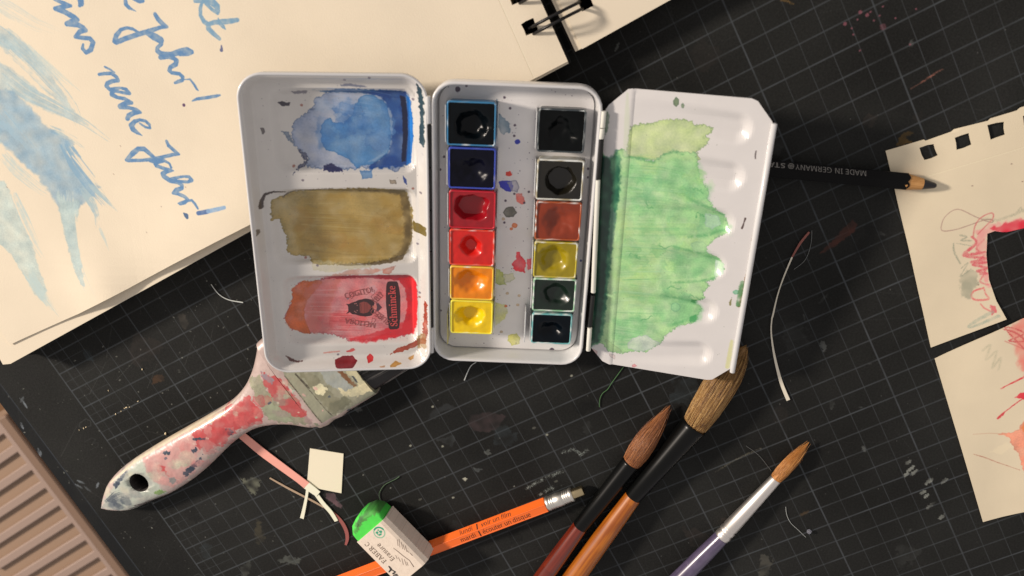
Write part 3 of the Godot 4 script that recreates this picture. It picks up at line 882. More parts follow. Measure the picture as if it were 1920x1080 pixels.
func write_on_page(cv: Cv) -> void:
	var ink := c8(96, 132, 168)
	var dark := c8(84, 110, 152)
	var strokes := [
		[-182.3, -121.5, 0.59, -178.5, -120.0, 0.82, -175.9, -119.1, 0.59, -178.8, -118.8, 0.94, -182.7, -118.0, 0.83, -179.1, -116.9, 1.06, -175.2, -114.7, 1.06, -174.0, -113.8, 0.83, -176.7, -112.8, 1.30, -178.8, -112.2, 0.95, -174.3, -111.9, 1.06, -172.1, -110.7, 0.95, -171.1, -109.7, 0.71, -173.8, -109.2, 0.95, -176.1, -107.2, 0.71, -172.8, -106.8, 0.83, -170.0, -106.6, 0.83, -168.9, -105.1, 0.95, -170.3, -102.2, 0.95, -172.6, -101.0, 0.72, -173.8, -102.7, 0.72, -173.2, -104.4, 0.36],
		[-171.5, -121.1, 1.29, -171.5, -120.0, 1.17, -172.3, -119.1, 0.59],
		[-152.9, -121.5, 0.70, -153.0, -119.6, 0.81, -151.8, -118.3, 0.70, -149.2, -117.0, 0.09],
		[-149.4, -121.7, 0.69, -147.2, -120.9, 0.93, -145.8, -121.0, 0.81],
		[-141.3, -115.8, 0.81, -140.3, -113.9, 0.93, -138.7, -112.2, 0.93, -137.0, -111.1, 0.58, -139.8, -110.9, 0.70, -144.9, -109.4, 0.93, -150.0, -108.1, 0.94, -155.0, -106.6, 0.94, -159.2, -105.1, 0.95, -159.8, -105.5, 0.95, -158.8, -107.7, 0.94, -156.5, -110.0, 0.70, -153.9, -110.7, 0.59, -151.6, -110.3, 0.59, -149.4, -109.0, 0.47],
		[-145.5, -108.5, 0.94, -142.9, -107.3, 1.52, -140.5, -106.0, 1.40, -140.3, -104.5, 0.70, -142.3, -103.0, 0.70, -142.3, -101.7, 0.94, -140.8, -100.6, 1.06, -136.8, -100.5, 0.94, -132.7, -101.5, 1.29, -129.8, -102.1, 1.28, -128.0, -101.5, 0.93, -129.6, -100.5, 0.58, -133.3, -100.3, 0.47],
		[-141.4, -99.3, 0.94, -138.1, -99.9, 1.06, -135.2, -98.6, 0.70],
		[-136.7, -99.8, 0.70, -134.8, -98.1, 0.94, -135.4, -96.6, 0.94, -137.7, -95.5, 0.83, -138.4, -94.2, 0.83, -137.5, -93.3, 0.71, -134.3, -92.9, 0.71, -133.0, -91.6, 0.71, -133.4, -90.4, 0.71, -135.2, -89.8, 0.71, -136.7, -89.3, 0.47],
		[-133.2, -90.8, 0.35, -131.7, -90.7, 0.14, -130.1, -90.8, 0.35, -128.7, -88.9, 0.47, -127.7, -86.9, 0.47, -127.1, -86.3, 0.18],
		[-130.2, -82.1, 0.24, -128.0, -83.0, 0.59, -123.4, -83.6, 0.65, -119.8, -84.2, 0.59, -118.1, -84.6, 0.35],
		[-165.5, -95.5, 0.36, -163.7, -94.7, 0.42, -161.6, -93.3, 0.24],
		[-168.4, -92.5, 0.60, -166.2, -92.8, 0.66, -163.1, -93.0, 0.72, -161.1, -91.5, 0.72, -160.6, -90.1, 0.72, -163.1, -89.9, 0.84, -165.4, -89.0, 0.84, -166.0, -87.9, 0.84, -164.8, -86.5, 0.72, -162.4, -86.8, 0.72, -160.1, -87.2, 0.48, -157.8, -86.6, 0.72, -156.6, -85.0, 0.72, -159.0, -85.2, 0.60, -162.5, -85.9, 0.60, -164.0, -85.6, 0.84, -164.2, -84.5, 0.97, -162.2, -83.4, 0.72, -158.9, -82.8, 0.72, -156.2, -81.2, 0.72, -159.2, -81.0, 0.85, -161.3, -79.7, 1.09, -157.5, -79.2, 0.73, -154.5, -78.4, 0.73, -153.0, -77.4, 0.60, -155.9, -77.1, 0.97, -158.2, -76.0, 0.97, -158.9, -74.8, 0.97],
		[-153.9, -72.9, 0.36, -151.7, -71.3, 0.49, -149.6, -70.9, 0.36, -149.9, -72.5, 0.61, -151.4, -73.9, 0.61, -153.7, -74.3, 0.61, -156.0, -73.6, 0.85, -157.7, -72.0, 1.10, -157.2, -70.4, 1.10, -155.5, -69.0, 0.73, -153.5, -67.8, 0.12],
		[-143.3, -65.7, 0.55, -142.6, -63.8, 0.73, -140.4, -61.8, 0.73, -138.5, -60.3, 0.49, -141.2, -60.1, 0.73, -146.2, -58.9, 0.73, -149.7, -58.1, 0.86, -155.0, -57.5, 0.62, -161.2, -57.3, 0.74, -162.1, -57.5, 0.62, -158.7, -60.4, 1.11, -156.0, -62.3, 0.98, -153.5, -62.3, 0.98, -151.4, -60.5, 0.86, -149.4, -58.6, 0.74],
		[-151.4, -57.4, 0.74, -148.5, -57.3, 1.35, -145.1, -57.5, 0.61, -143.0, -56.3, 0.43, -142.5, -54.7, 0.49],
		[-149.2, -56.2, 0.98, -149.0, -55.3, 0.74, -146.2, -54.4, 0.74, -142.9, -53.5, 0.74, -141.7, -53.4, 0.31, -144.7, -53.0, 0.86, -146.5, -52.0, 0.99, -146.0, -50.8, 0.99, -143.5, -49.2, 0.99, -140.1, -48.5, 0.74, -138.3, -47.4, 0.74, -138.5, -46.2, 0.86, -141.1, -45.2, 0.99, -142.7, -44.0, 0.62, -140.3, -43.7, 0.74, -137.5, -42.6, 0.74, -136.1, -41.4, 0.62, -137.8, -40.2, 0.87, -139.8, -39.6, 0.75, -140.8, -39.7, 0.25],
		[-143.4, -49.7, 0.74, -140.9, -50.4, 0.62, -137.3, -51.1, 0.49, -134.9, -51.0, 0.61, -133.9, -49.6, 0.86, -135.7, -48.8, 0.61, -138.6, -48.9, 0.62, -141.0, -49.2, 0.62],
		[-136.2, -40.9, 0.50, -134.4, -41.2, 0.49, -132.9, -39.5, 0.56, -131.9, -37.8, 0.43],
		[-124.1, -120.8, 0.69, -120.7, -121.0, 1.03, -117.1, -120.5, 1.48, -115.4, -118.9, 1.25, -115.2, -117.0, 0.91, -115.3, -116.0, 0.46, -117.4, -117.6, 0.69, -119.7, -119.7, 0.57],
		[-121.2, -120.3, 0.57, -122.2, -118.1, 0.69, -122.5, -115.3, 0.69, -121.2, -113.0, 0.92, -119.7, -112.0, 0.92, -119.7, -110.3, 1.04, -117.8, -108.4, 0.92, -115.7, -106.6, 0.69],
		[-119.9, -112.0, 0.69, -117.1, -112.8, 0.92, -113.8, -113.0, 1.03, -110.1, -113.3, 0.97, -107.6, -113.7, 0.80],
		[-115.3, -114.3, 0.23, -114.8, -112.4, 0.80, -113.6, -111.1, 0.69, -112.9, -110.3, 0.29],
	]
	for i in strokes.size():
		cv.line(strokes[i], c8(124, 156, 176) if i >= 18 else ink, 0.88, 0.22, 0.1, 0.22, 0.25)
	cv.line([-131.9, -35.8, 0.87, -128.8, -36.4, 0.93, -127.3, -36.8, 0.93], dark, 0.92, 0.2, 0.08, 0.2, 0.2)
	cv.line([-127.3, -36.8, 0.89, -123.7, -37.6, 0.86, -120.0, -38.6, 0.74], c8(142, 168, 194), 0.85, 0.2, 0.08, 0.15, 0.2)
	cv.line([-138.5, -35.5, 0.37, -137.5, -34.6, 1.00, -137.2, -33.8, 0.69], c8(70, 96, 128), 0.95, 0.2)
	cv.line([-115.2, -104.0, 0.23, -115.2, -102.9, 0.46, -115.4, -102.2, 0.69], c8(98, 100, 130), 0.95, 0.18)
	cv.line([-134.0, -80.5, 0.62, -134.0, -80.4, 0.62], c8(92, 62, 92), 0.95, 0.18)

# a rounded pressed-steel rim, as one closed tube
func rim_tube(m: Mb, x: float, z: float, r: float, y: float, thick: float) -> void:
	var outer := rounded(-x, -z, x, z, r, y, 10)
	var n := outer.size()
	var rings := []
	for k in n + 1:
		var i := k % n
		var t := (outer[(i + 1) % n] - outer[(i + n - 1) % n]).normalized()
		var side := t.cross(Vector3.UP)
		var q := PackedVector3Array()
		for j in 8:
			var a := TAU * j / 8.0
			q.append(outer[i] + (side * cos(a) + Vector3.UP * sin(a)) * thick)
		q.reverse()
		rings.append(q)
	m.loft(rings, false, true)

func build_paint_box() -> void:
	var t := thing("paint_box", "open white enamelled metal watercolour box with stained mixing lid and folding palette", "paint box")
	var enamel := mat(ob(214, 203, 195, G_FLAP), 0.32, 0.0, 0.5)
	# --- the tray that holds the pans
	var hx := 32.6; var hz := 60.7
	var m := Mb.new()
	m.loft([rounded(-hx + 3, -hz + 3, hx - 3, hz - 3, 7, -13), rounded(-hx + 1.2, -hz + 1.2, hx - 1.2, hz - 1.2, 8, -12), rounded(-hx + 0.2, -hz + 0.2, hx - 0.2, hz - 0.2, 8.6, -6), rounded(-hx, -hz, hx, hz, 9, -0.9), rounded(-hx + 0.25, -hz + 0.25, hx - 0.25, hz - 0.25, 8.8, -0.2), rounded(-hx + 0.7, -hz + 0.7, hx - 0.7, hz - 0.7, 8.4, 0), rounded(-hx + 1.2, -hz + 1.2, hx - 1.2, hz - 1.2, 8, -0.3), rounded(-hx + 1.5, -hz + 1.5, hx - 1.5, hz - 1.5, 7.8, -2), rounded(-hx + 2.0, -hz + 2.0, hx - 2.0, hz - 2.0, 7.5, -10.5)], true, true)
	var tray := part("tray", m.done(), enamel, t, tray_at)
	# the insert that the pans clip into
	var cv := Cv.new(-31, -59, 31, 59, 7.0, 52)
	cv.gain = G_PLATE
	cv.fill(c8(158, 148, 142), 0.02, 0.02)
	cv.gain = Vector3(0.72, 0.65, 0.6)
	stain_plate(cv)
	m = Mb.new(cv)
	m.sheet(flat2(rounded(-hx + 2.5, -hz + 2.5, hx - 2.5, hz - 2.5, 7.2, 0, 8)), [], 6.0, func(p: Vector2) -> float: return -9.2, 0.7)
	var plate_m := painted(cv, 0.38, 0.4)
	var plate := part("insert_plate", m.done(), plate_m, t, tray_at)
	# bent-up clips beside every pan
	var clip_m := mat(ob(196, 188, 182, G_FLAP), 0.35)
	for q in pan_list():
		var x: float = q[0]; var z: float = q[1]; var hw: float = q[2] * 0.5; var hh: float = q[3] * 0.5
		for s in [-1.0, 1.0]:
			var k := Mb.new()
			var xx: float = x + s * (hw + 0.35)
			var up := 8.2 if s < 0 else 4.5
			k.box(Vector3(xx - 0.18, -9.1, z - hh + 1.8), Vector3(xx + 0.18, -9.1 + up, z + hh - 1.2), 0.1)
			part("clip", k.done(), clip_m, plate)
	var loose := Mb.new()
	loose.box(Vector3(-26.6, -9.0, 38.0), Vector3(-26.1, -1.5, 53.0), 0.1)
	part("clip", loose.done(), mat(ob(196, 178, 110, G_FLAP), 0.4), plate)
	loose = Mb.new()
	loose.box(Vector3(6.8, -9.0, 35.5), Vector3(7.3, -1.2, 50.5), 0.1)
	part("clip", loose.done(), clip_m, plate)
	# --- the lid with its three mixing wells
	var lx := 34.7; var lz := 62.6
	var lc := Cv.new(-lx, -lz, lx, lz, 8.0, 61)
	lc.gain = G_LID
	lc.fill(c8(207, 195, 185), 0.015, 0.02)
	stain_lid(lc)
	m = Mb.new(lc)
	m.sheet(flat2(rounded(-lx, -lz, lx, lz, 9.5, 0, 10)), [], 0.75, lid_height, 0.5)
	var lid := part("mixing_lid", m.done(), painted(lc, 0.3, 0.5), t, lid_at)
	m = Mb.new()
	rim_tube(m, lx - 0.2, lz - 0.2, 9.4, -0.15, 0.6)
	m.loft([rounded(-lx + 1.6, -lz + 1.6, lx - 1.6, lz - 1.6, 8, -9.4), rounded(-lx + 0.5, -lz + 0.5, lx - 0.5, lz - 0.5, 9, -8), rounded(-lx + 0.1, -lz + 0.1, lx - 0.1, lz - 0.1, 9.4, -0.6)], false, true)
	part("rim", m.done(), enamel, lid)
	print_on_lid(lid)
	# --- the folding palette on the right
	var fx := 30.4; var fz := 61.9
	var fc := Cv.new(-fx - 1, -fz - 1, fx + 1, fz + 1, 7.0, 71)
	fc.gain = G_FLAP
	fc.fill(c8(214, 201, 192), 0.012, 0.012)
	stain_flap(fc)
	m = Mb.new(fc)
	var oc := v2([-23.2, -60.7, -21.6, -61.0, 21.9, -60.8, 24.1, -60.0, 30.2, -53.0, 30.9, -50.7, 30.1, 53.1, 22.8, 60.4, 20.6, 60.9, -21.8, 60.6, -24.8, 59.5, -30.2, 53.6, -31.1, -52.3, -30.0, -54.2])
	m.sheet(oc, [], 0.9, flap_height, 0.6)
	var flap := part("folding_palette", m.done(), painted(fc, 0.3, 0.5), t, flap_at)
	var re := [31.0, -52.5, 30.6, 54.9]
	m = Mb.new()
	m.lathe(Vector3(re[0], 0.2, re[1]), Vector3(re[2], 0.2, re[3]), [0, 0.7, 0.2, 1.1, 50, 1.15, (Vector2(re[0], re[1]) - Vector2(re[2], re[3])).length(), 1.1], 16)
	part("rolled_edge", m.done(), enamel, flap)
	# --- hinges
	var steel := mat(c8(13, 13, 14), 0.5)
	var left := [-33.7, -54.8, -33.6, -44.4, -33.6, -43.9, -33.5, -27.2, -33.5, -26.7, -33.5, -9.5, -33.4, -8.9, -33.4, 8.2, -33.4, 8.8, -33.3, 26.0, -33.3, 26.6, -33.2, 43.8, -33.2, 44.3, -33.2, 56.7]
	for i in 7:
		m = Mb.new()
		var a := Vector3(left[i * 4], -0.5, left[i * 4 + 1]); var b := Vector3(left[i * 4 + 2], -0.5, left[i * 4 + 3])
		m.lathe(a, b, [0, 1.05, (b - a).length(), 1.05], 14)
		part("hinge_knuckle", m.done(), enamel if i == 0 or i == 6 else steel, tray)
	var right := [32.7, -51.6, 32.7, -45.3, 32.6, -44.9, 32.5, -40.9, 32.5, -40.5, 32.7, -24.8, 32.6, -24.4, 34.6, 24.8, 34.6, 26.1, 34.4, 41.1, 34.4, 41.6, 34.6, 52.9]
	var white := mat(ob(226, 214, 196, G_FLAP), 0.4)
	for i in 6:
		m = Mb.new()
		var a := Vector3(right[i * 4] + 0.4, -0.6, right[i * 4 + 1]); var b := Vector3(right[i * 4 + 2] + 0.4, -0.6, right[i * 4 + 3])
		m.lathe(a, b, [0, 1.0, (b - a).length(), 1.0], 14)
		part("hinge_knuckle", m.done(), steel if i == 2 or i == 4 else white, tray)

func lid_height(p: Vector2) -> float:
	var edge := sd_box(p, Vector2.ZERO, Vector2(34.7, 62.6), 9.5)
	var y := -5.2 * smoothstep(0.5, 4.6, edge)
	for q in lid_wells():
		var d := sd_box(p, q[0], q[1], 4.5)
		var slope := smoothstep(q[0].x - q[1].x - 1.0, q[0].x - q[1].x + 14.0, p.x)
		y -= (2.0 + 1.2 * slope) * smoothstep(-0.3, lerpf(4.5, 2.2, slope), d)
	return y

func lid_wells() -> Array:
	return [[Vector2(2.6, -40.0), Vector2(27.4, 16.4)], [Vector2(0.6, -0.8), Vector2(29.2, 16.2)], [Vector2(1.4, 36.6), Vector2(28.2, 16.2)]]

func flap_height(p: Vector2) -> float:
	var y := 0.0
	var mids := [8.0, -50.2, 7.9, -31.5, 7.6, -11.7, 7.9, 7.3, 7.9, 27.9, 8.1, 49.7]
	var ends := [23.8, -48.9, 23.8, -30.2, 22.7, -10.9, 21.9, 7.7, 21.3, 27.8, 21.5, 47.8]
	for i in 6:
		var e := Vector2(ends[i * 2], ends[i * 2 + 1])
		var w := Vector2(mids[i * 2], mids[i * 2 + 1])
		var d := (w - e).normalized()
		var a := (p - e).dot(d); var b := absf((p - e).dot(Vector2(-d.y, d.x)))
		var half := 6.0
		var r := half - (Vector2(minf(a - half, 0.0), b).length() if a < half else b)
		var deep := 2.5 * clampf(1.0 - a / 46.0, 0.0, 1.0)
		y -= deep * smoothstep(-0.6, 4.2, r)
	y += 0.5 * (1.0 - smoothstep(-21.3, -20.3, p.x))
	return y


func stain_lid(cv: Cv) -> void:
	# upper well: blue
	cv.poly([-7.8, -51.8, -4.4, -53.8, -0.6, -55.7, 7.7, -56.1, 18.9, -55.8, 25.0, -55.4, 27.5, -54.3, 28.6, -51.5, 29.0, -44.1, 29.1, -38.2, 28.7, -31.7, 27.5, -26.3, 22.4, -23.9, 17.8, -25.4, 9.1, -24.8, 0.9, -24.4, -5.9, -24.8, -10.5, -25.0, -13.9, -26.0, -12.0, -28.7, -14.6, -31.4, -16.7, -33.4, -17.7, -38.1, -16.6, -42.7, -12.4, -45.9, -8.9, -48.2], c8(150, 156, 176), 0.75, 1.0, 0.5, 0.22, 0.6, 0.35)
	cv.poly([-8.4, -55.6, -4.0, -55.1, 2.7, -56.4, 10.5, -56.1, 19.4, -55.6, 25.0, -55.2, 26.9, -52.6, 21.6, -52.3, 10.4, -54.2, 2.6, -54.4, -4.0, -54.4], c8(44, 84, 130), 0.8, 0.6, 0.5, 0.5, 0.1, 0.5)
	cv.poly([-6.5, -40.5, -4.7, -43.6, -2.4, -44.8, -1.4, -43.1, 2.5, -42.2, 6.1, -45.7, 7.4, -50.2, 10.4, -53.4, 14.8, -53.4, 19.2, -50.3, 20.4, -42.9, 20.5, -35.9, 19.4, -30.5, 13.8, -26.0, 6.8, -25.1, 3.4, -28.1, -1.0, -30.8, -4.9, -31.7, -6.3, -35.2], c8(78, 126, 172), 0.85, 0.7, 0.3, 0.5, 0.3, 0.3)
	cv.poly([9.3, -55.0, 19.4, -55.4, 26.7, -54.6, 28.0, -48.7, 27.6, -33.5, 26.6, -25.7, 17.2, -24.8, 10.8, -24.8, 15.6, -28.1, 19.8, -31.7, 21.5, -40.0, 20.8, -47.5, 17.6, -52.6], c8(28, 66, 128), 0.85, 0.9, 0.3, 0.9, 0.1, 0.4)
	cv.blooms(8.0, -41.0, 15.0, 11.0, [c8(100, 142, 184), c8(56, 104, 162), c8(136, 158, 188), c8(38, 86, 150)], 16, 7.0, 0.4, rng)
	cv.poly([24.4, -53.6, 26.6, -52.6, 27.2, -46.4, 27.2, -38.2, 26.0, -27.5, 24.3, -27.0, 25.2, -38.8, 25.1, -46.9], c8(13, 16, 46), 0.9, 0.3, 0.5, 0.4)
	cv.poly([26.7, -54.1, 28.3, -52.1, 29.2, -44.1, 29.2, -37.1, 28.1, -26.9, 26.3, -25.7, 27.3, -38.2, 27.4, -46.9], c8(26, 110, 186), 0.95, 0.2, 0.5, 0.3, 0.1)
	cv.poly([10.9, -27.0, 15.0, -29.3, 18.6, -31.1, 17.4, -29.9, 13.8, -27.5], c8(140, 160, 186), 0.7, 0.3, 0.6, 0.6)
	cv.poly([-6.4, -25.7, -3.0, -26.6, -0.2, -25.1, 2.1, -23.9, -2.5, -23.8, -6.0, -24.2], c8(30, 30, 70), 0.9, 0.5, 0.6, 0.3)
	cv.poly([1.1, -57.5, 5.0, -58.2, 9.5, -58.0, 12.2, -57.0, 5.0, -57.2], c8(96, 98, 120), 0.7, 0.5, 0.6, 0.3)
	cv.poly([-16.4, -54.8, -10.3, -55.3, -10.7, -54.0, -15.1, -53.6], c8(112, 104, 110), 0.8, 0.4, 0.5, 0.3)
	cv.poly([-21.7, -50.7, -20.0, -51.2, -18.9, -50.5, -17.0, -50.5, -17.4, -49.2, -20.4, -49.2], c8(48, 42, 52), 0.92, 0.3, 0.6, 0.2)
	cv.poly([-21.2, -39.5, -18.5, -39.3, -17.2, -34.6, -16.1, -33.4, -18.8, -35.8], c8(124, 132, 146), 0.8, 0.6, 0.7, 0.3, 0.3)
	cv.poly([-15.7, -32.3, -12.4, -30.5, -12.0, -27.5, -13.9, -25.2, -17.4, -24.0, -18.4, -22.2, -15.6, -25.8, -13.2, -27.5], c8(90, 90, 110), 0.75, 0.7, 0.7, 0.3, 0.3)
	cv.poly([7.9, -24.2, 12.8, -24.2, 12.7, -21.5, 8.9, -20.9], c8(96, 132, 172), 0.8, 0.4, 0.6, 0.3, 0.2)
	cv.poly([24.7, -22.7, 26.2, -20.8, 26.4, -18.5, 25.2, -19.6], c8(40, 60, 124), 0.9, 0.2, 0.6, 0.2)
	cv.poly([19.4, -20.8, 22.0, -20.5, 22.3, -19.0, 19.9, -19.0], c8(150, 130, 110), 0.7, 0.3, 0.6, 0.2, 0.4)
	cv.poly([30.9, -59.5, 33.0, -57.2, 33.4, -51.0, 33.6, -41.8, 33.6, -34.4, 31.7, -35.9, 32.1, -42.9, 31.7, -51.5, 31.1, -55.5], c8(44, 62, 66), 0.88, 0.8, 0.4, 0.3, 0.2, 0.4)
	cv.poly([-28.6, -41.2, -27.4, -41.5, -26.8, -39.5, -28.0, -38.9], c8(112, 100, 96), 0.8, 0.3, 0.6, 0.2, 0.3)
	# middle well: ochre
	cv.poly([-27.3, -12.1, -23.5, -13.4, -19.3, -15.4, -8.8, -16.3, 2.9, -17.1, 12.2, -17.2, 19.2, -16.2, 25.7, -15.3, 27.1, -10.9, 28.5, -5.2, 28.1, -0.0, 27.6, 6.5, 25.0, 12.4, 19.5, 14.3, 7.2, 15.5, -4.9, 15.6, -12.7, 15.2, -15.5, 12.5, -21.4, 12.1, -23.3, 9.8, -22.6, 4.6, -24.1, 0.7, -24.9, -3.7, -28.0, -4.1], c8(168, 140, 84), 0.86, 0.9, 0.6, 0.22, 0.45, 0.2)
	cv.poly([-16.0, -13.0, -3.1, -14.8, 14.5, -15.3, 25.1, -14.0, 26.1, -6.4, 25.1, 9.8, 13.4, 13.6, -4.8, 14.0, -17.9, 11.8, -19.9, -0.5], c8(166, 130, 60), 0.6, 1.5, 0.2, 3.0, 0.0, 0.5)
	cv.blooms(2.0, -1.5, 21.0, 12.0, [c8(174, 144, 84), c8(148, 114, 50), c8(162, 134, 80), c8(166, 122, 62)], 22, 8.0, 0.4, rng)
	cv.poly([-11.1, -16.1, 2.9, -17.1, 14.6, -17.0, 25.7, -15.4, 26.8, -11.5, 23.3, -13.4, 14.5, -14.8, 2.8, -15.4], c8(78, 64, 38), 0.65, 0.6, 0.5, 1.4, 0.0, 0.6)
	cv.poly([23.3, -13.4, 26.0, -14.0, 27.4, -9.0, 28.1, -1.3, 27.6, 6.5, 25.4, 12.4, 19.5, 14.3, 22.6, 11.0, 24.6, 5.1, 24.8, -3.3], c8(92, 72, 38), 0.7, 0.8, 0.5, 1.6, 0.0, 0.8)
	cv.poly([-4.9, 15.4, 7.2, 15.3, 18.3, 14.2, 25.0, 12.4, 23.8, 14.4, 13.3, 15.9, 1.1, 16.2], c8(80, 62, 36), 0.8, 0.4, 0.4, 0.4)
	cv.poly([28.4, -2.6, 33.6, -1.9, 33.7, 2.0, 28.6, 1.6], c8(118, 96, 44), 0.95, 0.3, 0.5, 0.2, 0.1, 0.3)
	cv.line([-31.1, -10.0, 0.86, -30.7, -12.5, 0.69, -29.3, -14.9, 0.51, -26.1, -15.8, 0.40, -21.6, -15.4, 0.23], c8(56, 44, 40), 0.9, 0.2, 0.3)
	cv.line([-22.9, -13.0, 0.29, -20.5, -14.9, 0.35, -17.5, -16.1, 0.23, -11.1, -16.5, 0.29, -3.0, -17.1, 0.23], c8(86, 74, 66), 0.7, 0.25, 0.4)
	cv.poly([-33.3, -1.6, -32.1, -1.4, -32.1, -0.0, -33.3, 1.1], c8(104, 92, 80), 0.9, 0.3, 0.5, 0.2)
	# lower well: red
	cv.poly([-22.6, 27.8, -20.1, 24.9, -17.5, 23.9, -14.3, 24.3, -10.3, 23.3, -7.6, 21.6, 1.5, 20.7, 14.0, 20.9, 26.5, 21.6, 29.1, 23.7, 29.6, 31.0, 29.0, 43.1, 27.5, 49.2, 23.1, 51.0, 9.4, 51.8, -0.1, 51.9, -4.1, 50.7, -8.0, 49.4, -13.3, 48.5, -18.6, 48.6, -23.7, 45.9, -26.0, 41.7, -26.4, 39.5, -24.1, 34.3, -22.3, 31.4], c8(208, 116, 116), 0.88, 0.9, 0.6, 0.22, 0.45, 0.3)
	cv.poly([-22.8, 27.8, -20.1, 24.9, -16.8, 23.9, -9.7, 24.1, -13.3, 28.7, -16.8, 33.0, -18.5, 37.4, -18.3, 43.4, -16.0, 48.6, -19.3, 48.3, -23.7, 45.9, -26.3, 41.0, -25.7, 38.0, -23.8, 34.3, -22.3, 31.4], c8(204, 96, 46), 0.85, 0.8, 0.3, 0.6, 0.2, 0.5)
	cv.poly([-17.7, 27.2, -9.0, 23.7, -2.5, 23.1, -7.2, 36.2, -6.5, 46.8, -10.6, 48.8, -16.0, 48.6, -18.1, 41.9], c8(200, 110, 96), 0.6, 1.2, 0.3, 1.5, 0.0, 0.5)
	cv.blooms(4.0, 36.0, 17.0, 11.0, [c8(216, 122, 122), c8(206, 92, 90), c8(222, 142, 136), c8(210, 76, 76)], 18, 7.0, 0.4, rng)
	cv.poly([-10.3, 23.0, -2.4, 20.9, 13.9, 20.9, 26.5, 21.7, 28.4, 23.7, 20.4, 24.2, 7.3, 22.9, -2.5, 23.1], c8(160, 30, 44), 0.85, 0.6, 0.4, 0.7, 0.1, 0.4)
	cv.poly([21.1, 23.5, 27.1, 22.5, 29.2, 25.1, 29.5, 34.0, 29.0, 44.6, 27.5, 49.6, 19.6, 51.3, 9.4, 51.8, 14.9, 49.6, 22.5, 47.5, 25.4, 36.9, 24.3, 28.0], c8(196, 24, 36), 0.92, 0.5, 0.4, 0.8, 0.1, 0.3)
	cv.poly([26.4, 23.6, 28.3, 22.9, 29.6, 31.0, 29.1, 43.8, 27.2, 49.2, 26.9, 40.0, 27.4, 31.0], c8(226, 40, 44), 0.95, 0.3, 0.4, 0.4)
	cv.poly([-0.1, 51.5, 6.8, 50.2, 15.0, 47.7, 21.9, 44.4, 26.6, 43.8, 26.5, 49.9, 16.2, 51.6, 6.0, 52.6], c8(204, 40, 48), 0.8, 0.6, 0.4, 0.8, 0.0, 0.4)
	cv.poly([9.4, 27.0, 11.8, 26.4, 12.7, 28.5, 10.9, 30.7, 9.0, 29.2], c8(206, 150, 150), 0.8, 0.4, 0.5, 0.5)
	cv.poly([-15.4, 22.2, -6.2, 20.5, 1.7, 18.1, 10.8, 17.6, 17.3, 18.0, 10.7, 19.9, 1.6, 20.3, -7.6, 21.2], c8(190, 120, 100), 0.55, 0.8, 0.4, 0.8, 0.1, 0.6)
	cv.poly([16.0, 17.7, 20.7, 16.4, 19.9, 18.4, 17.9, 20.4, 15.3, 19.4], c8(196, 120, 100), 0.7, 0.5, 0.5, 0.4, 0.2, 0.4)
	cv.poly([32.6, 31.1, 33.6, 31.9, 33.6, 44.7, 32.6, 51.7, 28.5, 54.7, 22.9, 56.9, 17.4, 58.1, 20.2, 55.6, 26.4, 53.1, 31.3, 50.1, 32.0, 40.1], c8(164, 66, 44), 0.85, 0.6, 0.5, 0.3, 0.2, 0.5)
	cv.poly([29.2, 50.0, 32.7, 46.2, 33.0, 54.0, 29.1, 55.5], c8(150, 110, 60), 0.6, 0.6, 0.5, 0.4, 0.1, 0.5)
	cv.poly([-13.6, 14.4, -5.9, 14.5, 10.9, 16.0, 9.5, 16.8, -6.1, 18.7, -12.5, 17.9], c8(196, 180, 140), 0.5, 0.8, 0.4, 0.6, 0.1, 0.5)
	cv.poly([-6.3, 59.5, -3.1, 58.3, 0.9, 58.3, 3.1, 59.8, 1.5, 61.6, -3.3, 62.2, -6.0, 61.4], c8(126, 14, 22), 0.97, 0.25, 0.5, 0.2, 0.2, 0.2)
	cv.poly([7.1, 58.8, 8.5, 57.7, 10.1, 58.8, 9.9, 60.0, 7.7, 60.5], c8(204, 44, 44), 0.95, 0.2, 0.5, 0.2, 0.2)
	cv.poly([27.6, 62.2, 29.7, 60.4, 31.3, 60.7, 31.0, 62.3, 29.0, 62.8], c8(206, 20, 34), 0.95, 0.2, 0.5, 0.2, 0.2)
	cv.poly([17.1, 61.3, 19.4, 60.1, 22.7, 60.7, 20.0, 61.5, 17.9, 62.3], c8(186, 130, 60), 0.9, 0.2, 0.5, 0.2, 0.2)
	cv.poly([12.8, 61.5, 15.2, 61.2, 14.1, 62.6], c8(206, 150, 110), 0.8, 0.2, 0.5, 0.2, 0.2)
	cv.poly([24.9, 59.5, 27.6, 58.4, 27.3, 59.5, 25.9, 60.0], c8(196, 140, 80), 0.85, 0.2, 0.5, 0.2, 0.2)
	cv.poly([-2.3, 56.3, 1.8, 54.5, 2.4, 55.5, 0.3, 56.7], c8(206, 76, 70), 0.85, 0.3, 0.6, 0.2, 0.1)
	cv.line([-11.2, 56.6, 0.27, -8.4, 56.4, 0.34, -4.4, 56.1, 0.27], c8(200, 110, 96), 0.7, 0.2, 0.3)
	cv.poly([-3.1, 63.8, -0.0, 63.8, -1.3, 63.1], c8(214, 140, 140), 0.8, 0.2, 0.5, 0.2)
	cv.line([-27.3, 57.6, 0.13, -25.4, 58.9, 0.47, -22.8, 59.6, 0.20, -20.1, 59.5, 0.13], c8(74, 34, 28), 0.85, 0.2, 0.2)
